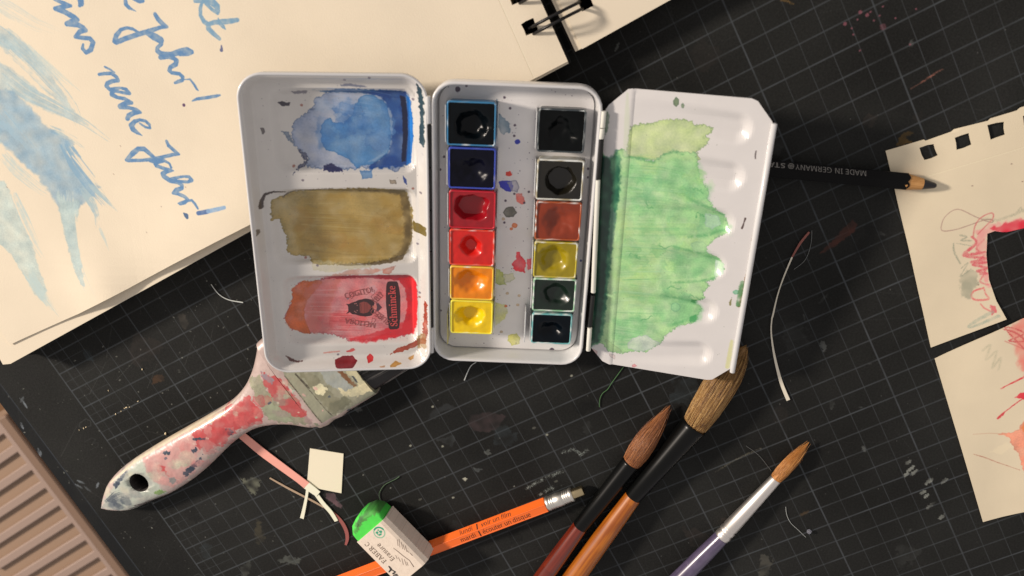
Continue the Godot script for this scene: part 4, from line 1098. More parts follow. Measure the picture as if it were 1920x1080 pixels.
	for q in [[-11.0, 64.4, -15.7, 63.4, 30.6, 28.7, 30.5, 30.8, 30.1, 6.7, -5.1, 57.6, -16.0, 13.3, -11.1, 15.8, 0.1, 32.5], [-13.0, -49.4, 29.5, -52.4, 31.7, -15.8, 28.7, -17.0, -12.0, -16.1, -14.3, -20.6, -17.6, -25.8, 13.5, -61.2, 4.3, -60.1]]:
		for i in range(0, q.size(), 2):
			cv.blob(q[i], q[i + 1], 0.55, 0.5, c8(150, 90, 76) if i % 3 == 0 else c8(110, 96, 104), 0.8)
	for i in 150:
		cv.blob(rng.randf_range(-32, 33), rng.randf_range(-58, 60), rng.randf_range(0.08, 0.22), 0.14, c8(96, 88, 96), rng.randf_range(0.3, 0.8))
	cv.drag([-5.7, -53.2, 3.98, 10.3, -51.3, 5.05, 23.4, -49.3, 4.08], c8(170, 182, 206), 0.35, 16, 0.6, rng)
	cv.drag([-17.2, -6.3, 9.44, 3.9, -5.0, 10.66, 25.3, -3.6, 8.66], c8(190, 164, 106), 0.3, 30, 0.8, rng)
	cv.drag([-17.9, 2.8, 8.48, 3.4, 4.2, 9.70, 25.1, 5.7, 7.66], c8(126, 96, 50), 0.25, 24, 0.8, rng)
	cv.drag([-17.9, 31.5, 8.78, 2.0, 31.9, 10.02, 24.4, 33.7, 7.92], c8(224, 160, 154), 0.35, 26, 0.8, rng)
	cv.drag([-12.1, 44.2, 5.59, 5.9, 45.2, 5.67, 25.3, 42.6, 4.58], c8(186, 50, 54), 0.35, 20, 0.7, rng)
	# the printed emblem: a bird between ribbons
	var k := c8(44, 22, 24)
	cv.poly([0.1, 36.4, -0.1, 35.7, -1.1, 34.9, 0.4, 35.1, 2.0, 34.3, 3.2, 34.0, 4.5, 33.3, 7.7, 32.6, 10.3, 33.2, 11.3, 34.7, 10.8, 36.6, 11.0, 39.1, 9.7, 40.8, 7.3, 41.2, 4.8, 40.8, 3.3, 40.2, 1.7, 40.0, 0.6, 39.0, -1.1, 39.8, 0.0, 38.5], k, 0.92, 0.08, 1.0, 0.15)
	cv.poly([4.9, 34.7, 6.7, 34.0, 8.2, 34.5, 9.7, 36.1, 9.5, 37.7, 8.3, 39.2, 6.4, 39.7, 4.9, 39.3], c8(146, 66, 58), 0.9, 0.05, 1.0, 0.2)
	for i in 5:
		cv.line([5.4, 35.1, 0.09, 5.5, 36.9, 0.09, 5.3, 39.0, 0.09], c8(84, 36, 34), 0.5, 0.1)
	cv.line([7.1, 34.4, 0.12, 7.1, 36.9, 0.13, 6.9, 39.4, 0.13], c8(96, 40, 38), 0.6, 0.12)
	cv.line([8.0, 34.8, 0.13, 8.0, 36.9, 0.13, 7.9, 39.0, 0.13], c8(96, 40, 38), 0.6, 0.12)
	cv.poly([11.9, 35.1, 12.9, 34.9, 14.4, 37.0, 12.7, 38.8, 11.8, 38.4, 12.2, 36.7], c8(70, 44, 54), 0.9, 0.05, 1.0, 0.15)
	cv.poly([10.2, 36.1, 11.9, 35.9, 12.0, 37.4, 10.3, 37.5], c8(196, 110, 96), 0.85, 0.05, 1.0, 0.15)
	for q in [[2.9, 35.0, 2.7, 38.6, 3.9, 35.8, 3.8, 38.2, 3.2, 39.1, 3.5, 34.9]]:
		for i in range(0, q.size(), 2):
			cv.blob(q[i], q[i + 1], 0.28, 0.28, c8(190, 120, 112), 0.8)
	for q in [[0.9, 31.7, 0.09, 2.9, 29.3, 0.09, 5.4, 28.5, 0.09, 8.8, 28.6, 0.09, 9.3, 30.0, 0.09, 8.1, 30.8, 0.09, 5.3, 30.4, 0.09, 2.7, 31.4, 0.09, 1.8, 32.6, 0.09, 0.9, 31.7, 0.09], [9.6, 28.6, 0.09, 11.6, 28.8, 0.09, 11.5, 30.4, 0.09, 9.9, 31.7, 0.09, 11.1, 33.7, 0.09], [10.6, 34.0, 0.09, 13.7, 30.4, 0.09, 15.0, 31.8, 0.09, 12.0, 34.5, 0.09, 10.6, 34.0, 0.09], [11.0, 39.3, 0.09, 13.6, 42.5, 0.09, 15.2, 41.1, 0.09, 12.4, 38.8, 0.09, 11.0, 39.3, 0.09], [0.6, 42.6, 0.09, 2.4, 44.2, 0.09, 5.2, 45.1, 0.09, 8.7, 44.9, 0.09, 8.5, 43.5, 0.09, 5.6, 43.6, 0.09, 3.1, 42.8, 0.09, 1.9, 41.7, 0.09, 0.6, 42.6, 0.09], [8.7, 44.7, 0.09, 10.6, 44.4, 0.09, 11.6, 42.7, 0.09, 10.1, 41.9, 0.09, 9.7, 44.0, 0.09]]:
		cv.line(q, c8(104, 46, 46), 0.85, 0.12)
	cv.poly([17.1, 25.1, 18.2, 24.8, 20.9, 24.9, 21.5, 25.7, 22.0, 28.8, 22.3, 32.0, 22.2, 36.9, 22.0, 42.2, 21.4, 46.9, 20.5, 47.6, 17.5, 47.7, 16.9, 46.9, 16.4, 41.4, 16.1, 35.0, 16.3, 29.4, 16.6, 26.3], c8(48, 20, 22), 0.95, 0.05, 0.6, 0.15)

func print_on_lid(lid: Node3D) -> void:
	var word := [19.1, 36.5]
	var a := [19.7, 46.3, 19.2, 25.5]
	var dirv := Vector3(a[2] - a[0], 0, a[3] - a[1]).normalized()
	var up := Vector3.UP.cross(dirv)
	var y := lid_height(Vector2(word[0], word[1])) + 0.12
	letters("brand_lettering", "Schmincke", 4.1, Vector3(word[0] - up.x * 0.0, y, word[1]), dirv, up, ob(196, 76, 74, G_LID), lid, true, true, 0.86)
	var motto := [["COGITO!", [4.8, 29.9, 2.5, 30.5, 7.3, 29.3], 1.0], ["IBI?", [12.7, 32.3, 11.7, 33.7, 13.9, 31.1], 1.0], ["BUREO?", [13.1, 40.9, 14.2, 41.7, 12.1, 39.8], 1.0], ["MELIORA", [4.9, 44.2, 7.6, 44.4, 2.0, 43.2], 1.0]]
	for q in motto:
		var p: Array = q[1]
		var dv := Vector3(p[4] - p[2], 0, p[5] - p[3]).normalized()
		letters("motto", q[0], 0.66, Vector3(p[0], lid_height(Vector2(p[0], p[1])) + 0.1, p[1]), dv, Vector3.UP.cross(dv), ob(146, 74, 72, G_LID), lid)

func stain_plate(cv: Cv) -> void:
	cv.poly([-8.0, -53.1, -7.0, -47.5, -2.4, -43.2, -2.0, -39.8, -5.1, -39.1, -7.4, -41.9], c8(98, 116, 128), 0.6, 0.9, 0.4, 0.4, 0.2, 0.6)
	cv.poly([-6.2, -18.9, -4.5, -19.9, -1.0, -19.7, -0.3, -17.3, -1.1, -15.1, -3.2, -15.4, -5.6, -17.1], c8(40, 44, 150), 0.85, 0.4, 0.5, 0.3, 0.3, 0.9)
	cv.poly([-2.7, -19.0, 0.7, -20.4, 2.3, -17.4, 1.5, -14.9, -0.9, -15.5], c8(140, 132, 140), 0.5, 0.3, 0.5, 0.2, 0.4)
	cv.blob([0.8, -36.1][0], [0.8, -36.1][1], 1.15, 1.0, c8(24, 34, 132), 0.95)
	cv.poly([0.9, -14.3, 3.3, -14.7, 4.9, -11.4, 4.0, -9.8, 1.6, -10.9], c8(196, 96, 84), 0.75, 0.5, 0.5, 0.3, 0.2, 0.4)
	cv.poly([-3.4, -23.4, -1.7, -23.8, -0.8, -22.4, -1.9, -21.6, -3.3, -22.0], c8(196, 50, 36), 0.95, 0.2, 0.5, 0.2, 0.1)
	cv.poly([-4.2, -6.0, -3.0, -8.3, -0.1, -8.8, 1.7, -6.2, 0.1, -4.3, -2.8, -3.9], c8(96, 90, 78), 0.75, 0.3, 0.5, 0.25, 0.4, 0.5)
	cv.poly([0.3, 16.9, 2.1, 14.8, 2.0, 11.7, 3.6, 11.3, 4.1, 13.4, 6.2, 15.3, 6.1, 20.9, 3.6, 20.3, 1.4, 20.0], c8(206, 44, 52), 0.88, 0.5, 0.5, 0.25, 0.15, 0.3)
	cv.poly([6.6, 14.6, 8.5, 14.2, 8.7, 18.7, 7.2, 19.8], c8(206, 60, 66), 0.75, 0.4, 0.5, 0.25, 0.1, 0.4)
	cv.poly([-6.9, 19.0, -3.7, 20.9, -2.7, 23.3, -1.9, 26.8, -4.5, 26.9, -6.7, 26.3], c8(164, 164, 84), 0.75, 0.8, 0.4, 0.3, 0.25, 0.4)
	cv.poly([-2.7, 21.9, 1.1, 21.4, 2.1, 23.8, -0.0, 25.7, -2.9, 26.1], c8(176, 168, 130), 0.5, 0.5, 0.4, 0.3, 0.3, 0.3)
	cv.poly([-6.8, 35.6, -2.2, 36.8, -0.5, 39.7, -2.1, 43.4, -5.9, 47.2, -6.8, 42.8], c8(178, 172, 104), 0.65, 0.8, 0.3, 0.6, 0.1, 0.4)
	cv.poly([-0.2, 51.5, 3.4, 50.6, 5.5, 52.7, 4.9, 55.8, 1.7, 56.7, -0.1, 54.5], c8(186, 176, 100), 0.75, 0.5, 0.4, 0.3, 0.25, 0.4)
	for q in [[0.9, -0.5, -0.4, 1.1, -1.6, 37.2, -3.8, -3.2, -1.1, 31.0, 4.0, 31.9, 3.6, 36.4, -3.2, 50.1]]:
		for i in range(0, q.size(), 2):
			var big := 1.2 if i == 0 else 0.7
			cv.blob(q[i], q[i + 1], big, big * 0.9, c8(190, 96, 50) if i < 6 else c8(180, 150, 120), 0.75, 0.0, 0.3, 0.2)
	for q in [[-23.1, -55.9, -19.7, -57.4, -2.6, -49.3, -4.9, -53.4, 21.6, -58.0, 28.4, -57.8, -0.6, -38.4, -0.5, -42.7, 6.2, -15.4, 29.6, -26.1, 29.9, -22.5, 30.6, -14.8, 31.5, -43.1, -30.0, -23.4, -28.4, -28.8, 0.3, -14.3, 4.5, -10.6, -3.2, -11.2], [-31.5, 11.7, 31.1, 22.0, 30.8, 20.2, 31.5, 37.2, 29.6, 14.3, 19.7, 58.3, -30.0, 40.6, -3.4, -1.6]]:
		for i in range(0, q.size(), 2):
			var r := 1.05 if i in [0, 10] else 0.5
			cv.blob(q[i], q[i + 1], r, r, c8(50, 34, 48) if i != 8 else c8(36, 42, 96), 0.88)
	cv.line([31.7, 2.1, 0.93, 31.5, 6.1, 0.93, 32.2, 8.8, 0.62], c8(44, 44, 80), 0.8, 0.3, 0.4)
	for i in 260:
		var r := rng.randf_range(0.08, 0.26)
		cv.blob(rng.randf_range(-29, 29), rng.randf_range(-57, 57), r, r, c8(72, 62, 76), rng.randf_range(0.4, 0.9))

func stain_flap(cv: Cv) -> void:
	var lo := c8(186, 196, 134)
	cv.poly([-21.1, -46.6, -17.2, -48.0, -12.7, -48.4, -10.7, -49.9, -7.4, -50.3, -3.0, -50.8, 1.5, -50.2, 2.7, -49.0, 6.5, -49.4, 9.4, -48.3, 9.3, -46.7, 6.7, -45.0, 9.1, -44.7, 7.7, -42.0, 4.7, -38.8, 6.4, -36.0, -6.8, -33.5, -14.2, -33.9, -22.1, -34.3, -21.7, -40.3], lo, 0.85, 0.8, 0.7, 0.22, 0.5, 0.2)
	cv.poly([-31.4, -34.9, -28.1, -32.7, -25.6, -36.8, -22.6, -37.8, -20.7, -34.9, -14.4, -33.9, -11.0, -33.6, -7.3, -37.2, -3.7, -38.4, 4.6, -38.8, 5.7, -33.4, 7.0, -28.8, 11.0, -24.5, 11.0, -21.0, 14.6, -16.6, 18.2, -14.3, 20.6, -9.9, 20.3, -7.4, 15.9, -4.8, 13.4, -1.2, 13.1, 1.4, 18.0, 3.8, 20.2, 5.6, 21.2, 8.8, 17.5, 13.1, 14.8, 15.0, 16.4, 16.2, 14.3, 19.7, 15.3, 22.5, 11.3, 25.1, 14.7, 28.1, 12.3, 34.1, 6.0, 36.7, 1.0, 42.5, -0.2, 46.6, -6.1, 52.3, -10.9, 52.6, -17.3, 54.8, -22.5, 54.1, -26.1, 50.1, -30.4, 53.1, -30.4, 42.5, -30.5, 14.3, -31.1, -14.2], c8(166, 200, 136), 0.9, 0.9, 0.7, 0.22, 0.5, 0.15)
	# denser washes inside
	for q in [[-6.2, -34.7, 5.2, -33.8, 7.2, -27.6, 11.0, -24.1, 11.1, -20.6, 5.8, -18.6, -7.0, -21.6, -9.7, -27.9], [3.7, -18.4, 14.2, -17.0, 20.4, -9.7, 19.9, -7.3, 7.5, -4.1, -1.2, -6.4, -4.0, -13.0], [1.5, -1.0, 13.1, 0.9, 17.0, 5.1, 17.4, 11.7, 7.5, 14.9, 0.1, 9.9], [-2.8, 20.1, 10.6, 23.0, 14.7, 28.1, 12.5, 33.8, 1.2, 37.7, -4.9, 33.1], [-20.5, -33.2, -7.6, -28.1, -4.5, -17.4, -9.8, -7.6, -18.7, -11.1, -22.8, -22.0], [-21.6, 38.4, -10.5, 34.0, -3.1, 40.5, -6.7, 50.5, -18.2, 52.5]]:
		cv.poly(q, c8(120, 178, 116), 0.5, 2.6, 0.15, 4.0, 0.08, 0.9)
	for q in [[-20.1, -6.3, -7.9, -10.2, -4.3, 5.7, -6.7, 25.7, -17.4, 32.5, -23.0, 18.2, -21.9, 3.3], [-25.2, -11.5, -20.0, -13.3, -20.2, -7.5, -24.2, -3.5]]:
		cv.poly(q, c8(172, 194, 122), 0.4, 3.0, 0.12, 6.0, 0.0, 0.7)
	cv.blooms([-6.1, -2.3][0], [-6.1, -2.3][1], 14.0, 30.0, [c8(146, 188, 124), c8(122, 176, 112), c8(178, 206, 140), c8(132, 182, 120), c8(168, 200, 118)], 46, 7.0, 0.4, rng)
	for q in [[-22.1, -26.5, 9.49, -7.5, -27.0, 9.26, 9.0, -25.6, 6.03], [-22.8, -8.3, 9.76, -5.8, -10.0, 9.48, 17.0, -11.0, 5.07], [-22.5, 10.7, 10.03, -4.0, 8.5, 8.64, 18.4, 8.4, 4.17], [-22.1, 30.7, 10.32, -4.2, 29.1, 8.90, 14.5, 28.6, 4.32], [-21.0, 46.3, 5.85, -9.4, 45.6, 4.60, 0.5, 42.6, 3.38]]:
		cv.drag(q, c8(104, 166, 108), 0.28, 26, 0.7, rng)
		cv.drag(q, c8(186, 212, 164), 0.3, 20, 0.8, rng)
	for q in [[-5.9, 0.0, -12.8, -16.4, 3.0, -24.9, 6.5, -12.0, -0.7, 19.8, -10.2, 36.5, 8.5, 23.3, -17.2, 7.5]]:
		for i in range(0, q.size(), 2):
			var vein := []
			var x: float = q[i]; var z: float = q[i + 1]
			for k in 14:
				x += rng.randf_range(-0.3, 1.1); z += rng.randf_range(-0.9, 0.9)
				vein.append_array([x, z, rng.randf_range(0.08, 0.3)])
			cv.line(vein, c8(78, 146, 88), 0.5, 0.3, 0.2, 0.0, 0.5)
	for i in 30:
		var p := [-24.7, -32.8, 11.7, 32.9]
		var x := rng.randf_range(p[0], p[2]); var z := rng.randf_range(p[1], p[3])
		var r := rng.randf_range(1.2, 4.0)
		cv.blob(x, z, r, r * rng.randf_range(0.5, 1.0), c8(118, 176, 120) if i % 2 else c8(176, 204, 150), rng.randf_range(0.1, 0.3), rng.randf() * 3.0, 0.9, 0.03, 0.9)
	# dried edges along the finger wells
	for q in [[3.5, -20.1, 0.61, 9.9, -18.0, 0.71, 18.1, -14.6, 0.40], [5.4, -4.1, 0.52, 13.5, -6.1, 0.62, 20.5, -8.8, 0.51], [-0.0, 0.9, 0.42, 10.3, 2.5, 0.73, 18.2, 4.9, 0.83], [0.8, 17.1, 0.43, 9.7, 15.3, 0.53, 17.5, 12.9, 0.53], [-2.5, 23.8, 0.55, 5.3, 24.3, 0.65, 11.3, 25.4, 1.08], [3.7, 36.3, 0.56, 8.6, 33.9, 0.66, 12.3, 32.3, 1.31], [-22.7, -34.7, 0.42, -16.5, -34.3, 0.83, -11.0, -33.2, 0.51], [-7.4, -36.7, 0.41, -4.2, -38.5, 0.60, -0.4, -37.4, 0.30]]:
		cv.line(q, c8(84, 150, 90), 0.45, 0.9, 0.5, 0.0, 0.8)
	cv.poly([9.8, 23.9, 11.8, 24.1, 11.4, 25.9, 9.6, 25.7], c8(50, 124, 60), 0.8, 0.4, 0.5, 0.3)
	cv.poly([9.9, 32.2, 12.8, 30.7, 12.9, 33.7, 10.6, 34.1], c8(66, 146, 80), 0.8, 0.4, 0.5, 0.3)
	# pale pooled patches
	cv.poly([-14.9, 49.2, -11.8, 45.2, -6.9, 43.3, -2.6, 45.7, -0.2, 46.6, -3.2, 49.0, -6.1, 51.7, -10.0, 52.4, -14.0, 51.8], c8(192, 198, 176), 0.9, 0.6, 0.4, 0.3, 0.2, 0.3)
	cv.poly([-25.1, 47.5, -21.9, 49.1, -18.7, 51.8, -15.7, 54.0, -20.4, 54.3, -22.8, 53.4], c8(160, 186, 130), 0.85, 0.6, 0.4, 0.3, 0.2, 0.3)
	cv.poly([10.8, -14.3, 15.6, -13.6, 17.5, -10.0, 14.3, -8.0, 11.5, -8.5], c8(168, 196, 160), 0.8, 0.5, 0.4, 0.4, 0.2, 0.3)
	cv.poly([17.0, 5.1, 20.8, 6.0, 21.0, 10.5, 17.8, 12.1], c8(196, 210, 182), 0.8, 0.4, 0.4, 0.4, 0.15, 0.3)
	cv.poly([6.7, -1.7, 11.4, -3.0, 13.3, -0.9, 12.0, 2.0, 8.2, 2.6], c8(162, 196, 140), 0.7, 0.5, 0.4, 0.5, 0.2, 0.3)
	cv.blob([3.8, 28.8][0], [3.8, 28.8][1], 2.0, 2.1, c8(150, 200, 140), 0.6, 0.0, 0.1, 0.35)
	# dark green pooled along the fold
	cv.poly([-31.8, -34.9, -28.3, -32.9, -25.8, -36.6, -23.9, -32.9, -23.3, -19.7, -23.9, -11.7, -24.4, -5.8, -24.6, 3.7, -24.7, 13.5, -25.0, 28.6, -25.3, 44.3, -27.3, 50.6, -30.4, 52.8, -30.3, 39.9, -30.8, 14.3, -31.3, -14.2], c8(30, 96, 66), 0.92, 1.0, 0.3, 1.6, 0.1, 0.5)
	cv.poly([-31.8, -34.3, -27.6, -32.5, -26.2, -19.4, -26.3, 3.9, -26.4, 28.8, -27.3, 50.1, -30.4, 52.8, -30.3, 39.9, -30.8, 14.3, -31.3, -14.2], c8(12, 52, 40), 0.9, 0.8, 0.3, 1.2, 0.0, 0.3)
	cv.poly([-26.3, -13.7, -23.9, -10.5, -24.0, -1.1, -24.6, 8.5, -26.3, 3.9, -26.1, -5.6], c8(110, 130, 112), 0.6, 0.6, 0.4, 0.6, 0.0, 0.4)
	cv.poly([-30.7, -51.7, -29.5, -50.4, -29.7, -44.1, -30.6, -41.9, -31.2, -48.1], c8(104, 122, 96), 0.6, 0.4, 0.5, 0.5, 0.2, 0.4)
	# strays
	cv.poly([-6.2, -57.7, -5.3, -59.1, -4.1, -58.4, -3.9, -56.5, -4.9, -55.4, -5.9, -56.3], c8(122, 134, 100), 0.9, 0.2, 0.6, 0.2, 0.4)
	cv.poly([-3.1, -56.3, -2.5, -57.1, -1.7, -56.4, -2.1, -55.0, -2.8, -55.2], c8(140, 150, 118), 0.9, 0.2, 0.6, 0.2, 0.35)
	cv.line([26.2, -41.5, 0.21, 26.1, -40.4, 0.24, 26.3, -38.7, 0.24], c8(70, 56, 54), 0.85, 0.15, 0.1)
	cv.line([26.1, -14.5, 0.39, 25.9, -12.9, 0.22, 25.5, -10.4, 0.39], c8(66, 46, 40), 0.88, 0.15, 0.15)
	cv.line([25.6, 20.8, 0.12, 25.4, 22.5, 0.47, 25.5, 23.5, 0.41], c8(120, 110, 60), 0.85, 0.15, 0.2)
	cv.blob([27.0, 17.5][0], [27.0, 17.5][1], 1.3, 1.0, c8(130, 178, 140), 0.85, 0.0, 0.25, 0.15)
	cv.poly([-11.9, 59.4, -10.7, 58.6, -9.6, 59.5, -10.5, 60.4, -11.5, 60.5], c8(224, 150, 146), 0.8, 0.2, 0.5, 0.2, 0.25)
	cv.poly([-29.8, 53.8, -27.4, 54.9, -27.3, 56.8, -29.0, 56.4], c8(210, 160, 150), 0.6, 0.3, 0.5, 0.3, 0.2)
	cv.poly([-22.6, 54.8, -19.4, 55.8, -19.4, 58.1, -21.3, 57.0], c8(216, 190, 178), 0.7, 0.3, 0.5, 0.3, 0.25)
	cv.line([30.2, -50.7, 0.19, 30.6, -36.5, 0.19, 30.9, -23.3, 0.29, 31.0, -17.3, 0.39, 30.1, -7.1, 0.40, 30.3, 5.6, 0.41, 29.4, 20.0, 0.63, 28.9, 23.8, 0.42], c8(120, 76, 40), 0.75, 0.3, 0.3, 0.0, 0.6)
	cv.line([28.7, 12.9, 0.83, 28.7, 17.7, 1.04, 28.6, 23.1, 0.84], c8(90, 130, 80), 0.7, 0.4, 0.4, 0.0, 0.6)
	cv.line([28.4, 40.3, 0.65, 28.4, 46.8, 0.87, 28.3, 52.9, 0.88], c8(206, 196, 130), 0.7, 0.5, 0.3)
	cv.line([-23.3, -59.1, 0.40, -22.7, -49.9, 1.02, -22.0, -35.3, 1.04], c8(196, 196, 164), 0.5, 0.6, 0.2)
	for i in 40:
		cv.blob(rng.randf_range(-20, 28), rng.randf_range(-58, 58), rng.randf_range(0.1, 0.25), 0.15, c8(100, 106, 84), rng.randf_range(0.3, 0.8))

func pan_list() -> Array:   # centre x, z, width, depth in the tray, then the look
	return [
		[-17.1, -44.7, 19.2, 17.6, c8(5, 9, 12), c8(52, 104, 136), 0.75, 0.7],
		[-16.6, -27.0, 18.9, 17.0, c8(9, 9, 22), c8(54, 66, 146), 0.82, 0.4],
		[-16.3, -9.8, 19.0, 16.4, c8(150, 8, 22), c8(170, 28, 40), 0.85, 1.0],
		[-16.2, 6.7, 18.8, 16.2, c8(204, 26, 18), c8(204, 60, 40), 0.7, 0.75],
		[-16.1, 22.8, 18.5, 15.7, c8(226, 122, 4), c8(226, 170, 60), 0.75, 0.85],
		[-15.9, 38.9, 18.4, 16.2, c8(232, 186, 4), c8(226, 196, 60), 0.8, 0.9],
		[17.5, -43.3, 18.6, 17.3, c8(4, 6, 6), c8(54, 58, 58), 0.72, 0.5],
		[18.1, -23.6, 18.8, 17.0, c8(20, 16, 6), c8(150, 134, 104), 0.5, 0.9],
		[18.4, -6.3, 18.7, 16.8, c8(132, 44, 14), c8(150, 70, 36), 0.65, 0.6],
		[18.3, 10.8, 18.2, 16.4, c8(150, 126, 8), c8(170, 150, 50), 0.65, 0.85],
		[18.7, 26.9, 18.4, 15.6, c8(8, 28, 16), c8(120, 160, 120), 0.5, 0.8],
		[18.5, 43.1, 17.6, 15.0, c8(4, 10, 16), c8(96, 150, 146), 0.6, 0.5],
	]

func build_half_pans() -> void:
	var words := ["near black Prussian blue paint, its rim stained cyan", "very dark ultramarine paint, its rim stained bright blue", "deep carmine red paint with a wide oval hollow", "vermilion red paint with a small hollow", "orange yellow paint with a dark speck in its hollow", "lemon yellow paint in a yellow stained cup", "glossy black paint at the top of the right row", "dark sepia brown paint in a cream rimmed cup", "reddish brown burnt sienna paint", "olive yellow ochre paint", "dark green paint with a white and pale green rim", "blue black paint in a teal stained cup, lowest on the right"]
	var list := pan_list()
	for i in list.size():
		var q: Array = list[i]
		var at := tray_at * Transform3D(Basis(), Vector3(q[0], -8.9, q[1]) * MM)
		var t := thing("half_pan", "half pan of " + words[i], "paint pan", "half pans of watercolour in the tin", at)
		var hw: float = q[2] * 0.5 - 0.12; var hh: float = q[3] * 0.5 - 0.12
		var g := FastNoiseLite.new()
		g.seed = 100 + i; g.frequency = 0.28; g.fractal_octaves = 3
		# the plastic cup, with paint stains over its white rim
		var white := ob(206, 200, 190, Vector3(0.8, 0.72, 0.66)).srgb_to_linear()
		var stain := ob(q[5].r8, q[5].g8, q[5].b8, Vector3(0.8, 0.72, 0.66)).srgb_to_linear()
		var m := Mb.new()
		m.colored = true
		var rings := [rounded(-hw + 1.0, -hh + 1.0, hw - 1.0, hh - 1.0, 0.8, 0.0, 3), rounded(-hw + 0.25, -hh + 0.25, hw - 0.25, hh - 0.25, 0.9, 7.0, 3), rounded(-hw, -hh, hw, hh, 1.0, 7.4, 3), rounded(-hw + 0.05, -hh + 0.05, hw - 0.05, hh - 0.05, 1.0, 8.3, 3), rounded(-hw + 0.3, -hh + 0.3, hw - 0.3, hh - 0.3, 0.9, 8.6, 3), rounded(-hw + 0.55, -hh + 0.55, hw - 0.55, hh - 0.55, 0.8, 8.55, 3), rounded(-hw + 0.7, -hh + 0.7, hw - 0.7, hh - 0.7, 0.7, 8.3, 3), rounded(-hw + 0.8, -hh + 0.8, hw - 0.8, hh - 0.8, 0.7, 5.5, 3)]
		m.group(1)
		for k in rings.size() - 1:
			var a: PackedVector3Array = rings[k]; var b: PackedVector3Array = rings[k + 1]
			for j in a.size():
				var j2 := (j + 1) % a.size()
				for s in 8:   # split the long sides so that the stains have room
					var f0 := s / 8.0; var f1 := (s + 1) / 8.0
					if s > 0 and a[j].distance_to(a[j2]) < 2.0:
						break
					if a[j].distance_to(a[j2]) < 2.0:
						f1 = 1.0
					var p := [a[j].lerp(a[j2], f0), a[j].lerp(a[j2], f1), b[j].lerp(b[j2], f1), b[j].lerp(b[j2], f0)]
					var cols := []
					for w in p:
						var v: float = g.get_noise_3d(w.x * 2.0, w.y, w.z * 2.0) * 1.3 + (q[6] - 0.5) * 2.2
						cols.append(white.lerp(stain, clampf(0.5 + v * 2.2, 0.0, 1.0)))
					for id in [0, 2, 1, 0, 3, 2]:
						m.st.set_color(cols[id])
						m.tint = cols[id]
						m.v(p[id])
		m.group(-1)
		m.tint = white
		m.cap(rings[0], true)
		var cm := mat(Color.WHITE, 0.35)
		cm.vertex_color_use_as_albedo = true
		part("cup", m.done(), cm, t)
		# the cake of paint, hollowed by the brush: centre, half sizes, squareness, depth, softness, tilt
		var d: Array = [[0.3, 0.4, 0.74, 0.74, 2.0, 3.6, 0.6, 0.2], [0.0, 1.0, 0.84, 0.7, 2.2, 3.0, 0.95, 0.0], [-0.3, -0.9, 0.68, 0.62, 3.2, 4.6, 0.26, 0.0], [-0.6, -0.5, 0.5, 0.6, 2.0, 3.4, 0.6, 0.35], [0.0, -0.6, 0.78, 0.72, 2.4, 3.2, 0.75, -0.2], [-0.8, -0.4, 0.7, 0.66, 2.0, 4.0, 0.55, 0.15], [-0.4, 0.4, 0.86, 0.84, 2.4, 3.4, 0.95, 0.1], [0.2, 0.3, 0.64, 0.7, 2.0, 4.0, 0.32, 0.0], [0.6, 0.2, 0.76, 0.78, 2.4, 2.6, 0.95, 0.4], [-0.9, -0.3, 0.72, 0.76, 2.0, 3.0, 0.6, 0.0], [0.2, -0.2, 0.74, 0.72, 2.0, 2.8, 0.6, -0.3], [0.4, 0.8, 0.74, 0.62, 2.0, 2.8, 0.85, -0.2]][i]
		var soft_n := FastNoiseLite.new()
		soft_n.seed = 300 + i; soft_n.frequency = 0.13; soft_n.fractal_octaves = 2; soft_n.noise_type = FastNoiseLite.TYPE_SIMPLEX_SMOOTH
		var fy := func(p: Vector2) -> float:
			var e := (p - Vector2(d[0], d[1])).rotated(d[7])
			var wob := soft_n.get_noise_2d(p.x, p.y) * 0.16
			var r := pow(pow(absf(e.x) / (hw * d[2]), d[4]) + pow(absf(e.y) / (hh * d[3]), d[4]), 1.0 / d[4]) + wob
			var y: float = 8.1 - d[5] * (1.0 - smoothstep(1.0 - d[6], 1.06, r)) + 0.06 * exp(-pow((r - 1.15) / 0.2, 2.0))
			return y + soft_n.get_noise_2d(p.x * 1.4 + 40.0, p.y * 1.4) * 0.14
		m = Mb.new()
		m.sheet(flat2(rounded(-hw + 0.7, -hh + 0.7, hw - 0.7, hh - 0.7, 0.7, 0, 3)), [], 0.33, fy, 0.3)
		var gp := Vector3(1.0, 0.9, 0.82)
		var paint := mat(ob(q[4].r8, q[4].g8, q[4].b8, gp), 0.34, 0.0, 0.16)
		if i in [0, 1, 6, 11]:
			paint.roughness = 0.24
			paint.metallic_specular = 0.3
			paint.clearcoat_enabled = false
		var cake := part("paint_cake", m.done(), paint, t)
		if i == 4:
			m = Mb.new()
			m.lathe(Vector3(0.3, fy.call(Vector2(0.3, -3.4)) - 0.2, -3.4), Vector3(0.3, fy.call(Vector2(0.3, -3.4)) + 0.3, -3.4), [0, 0.9, 0.3, 0.8, 0.5, 0.3], 10)
			part("dried_speck", m.done(), mat(c8(60, 36, 8), 0.5), cake)

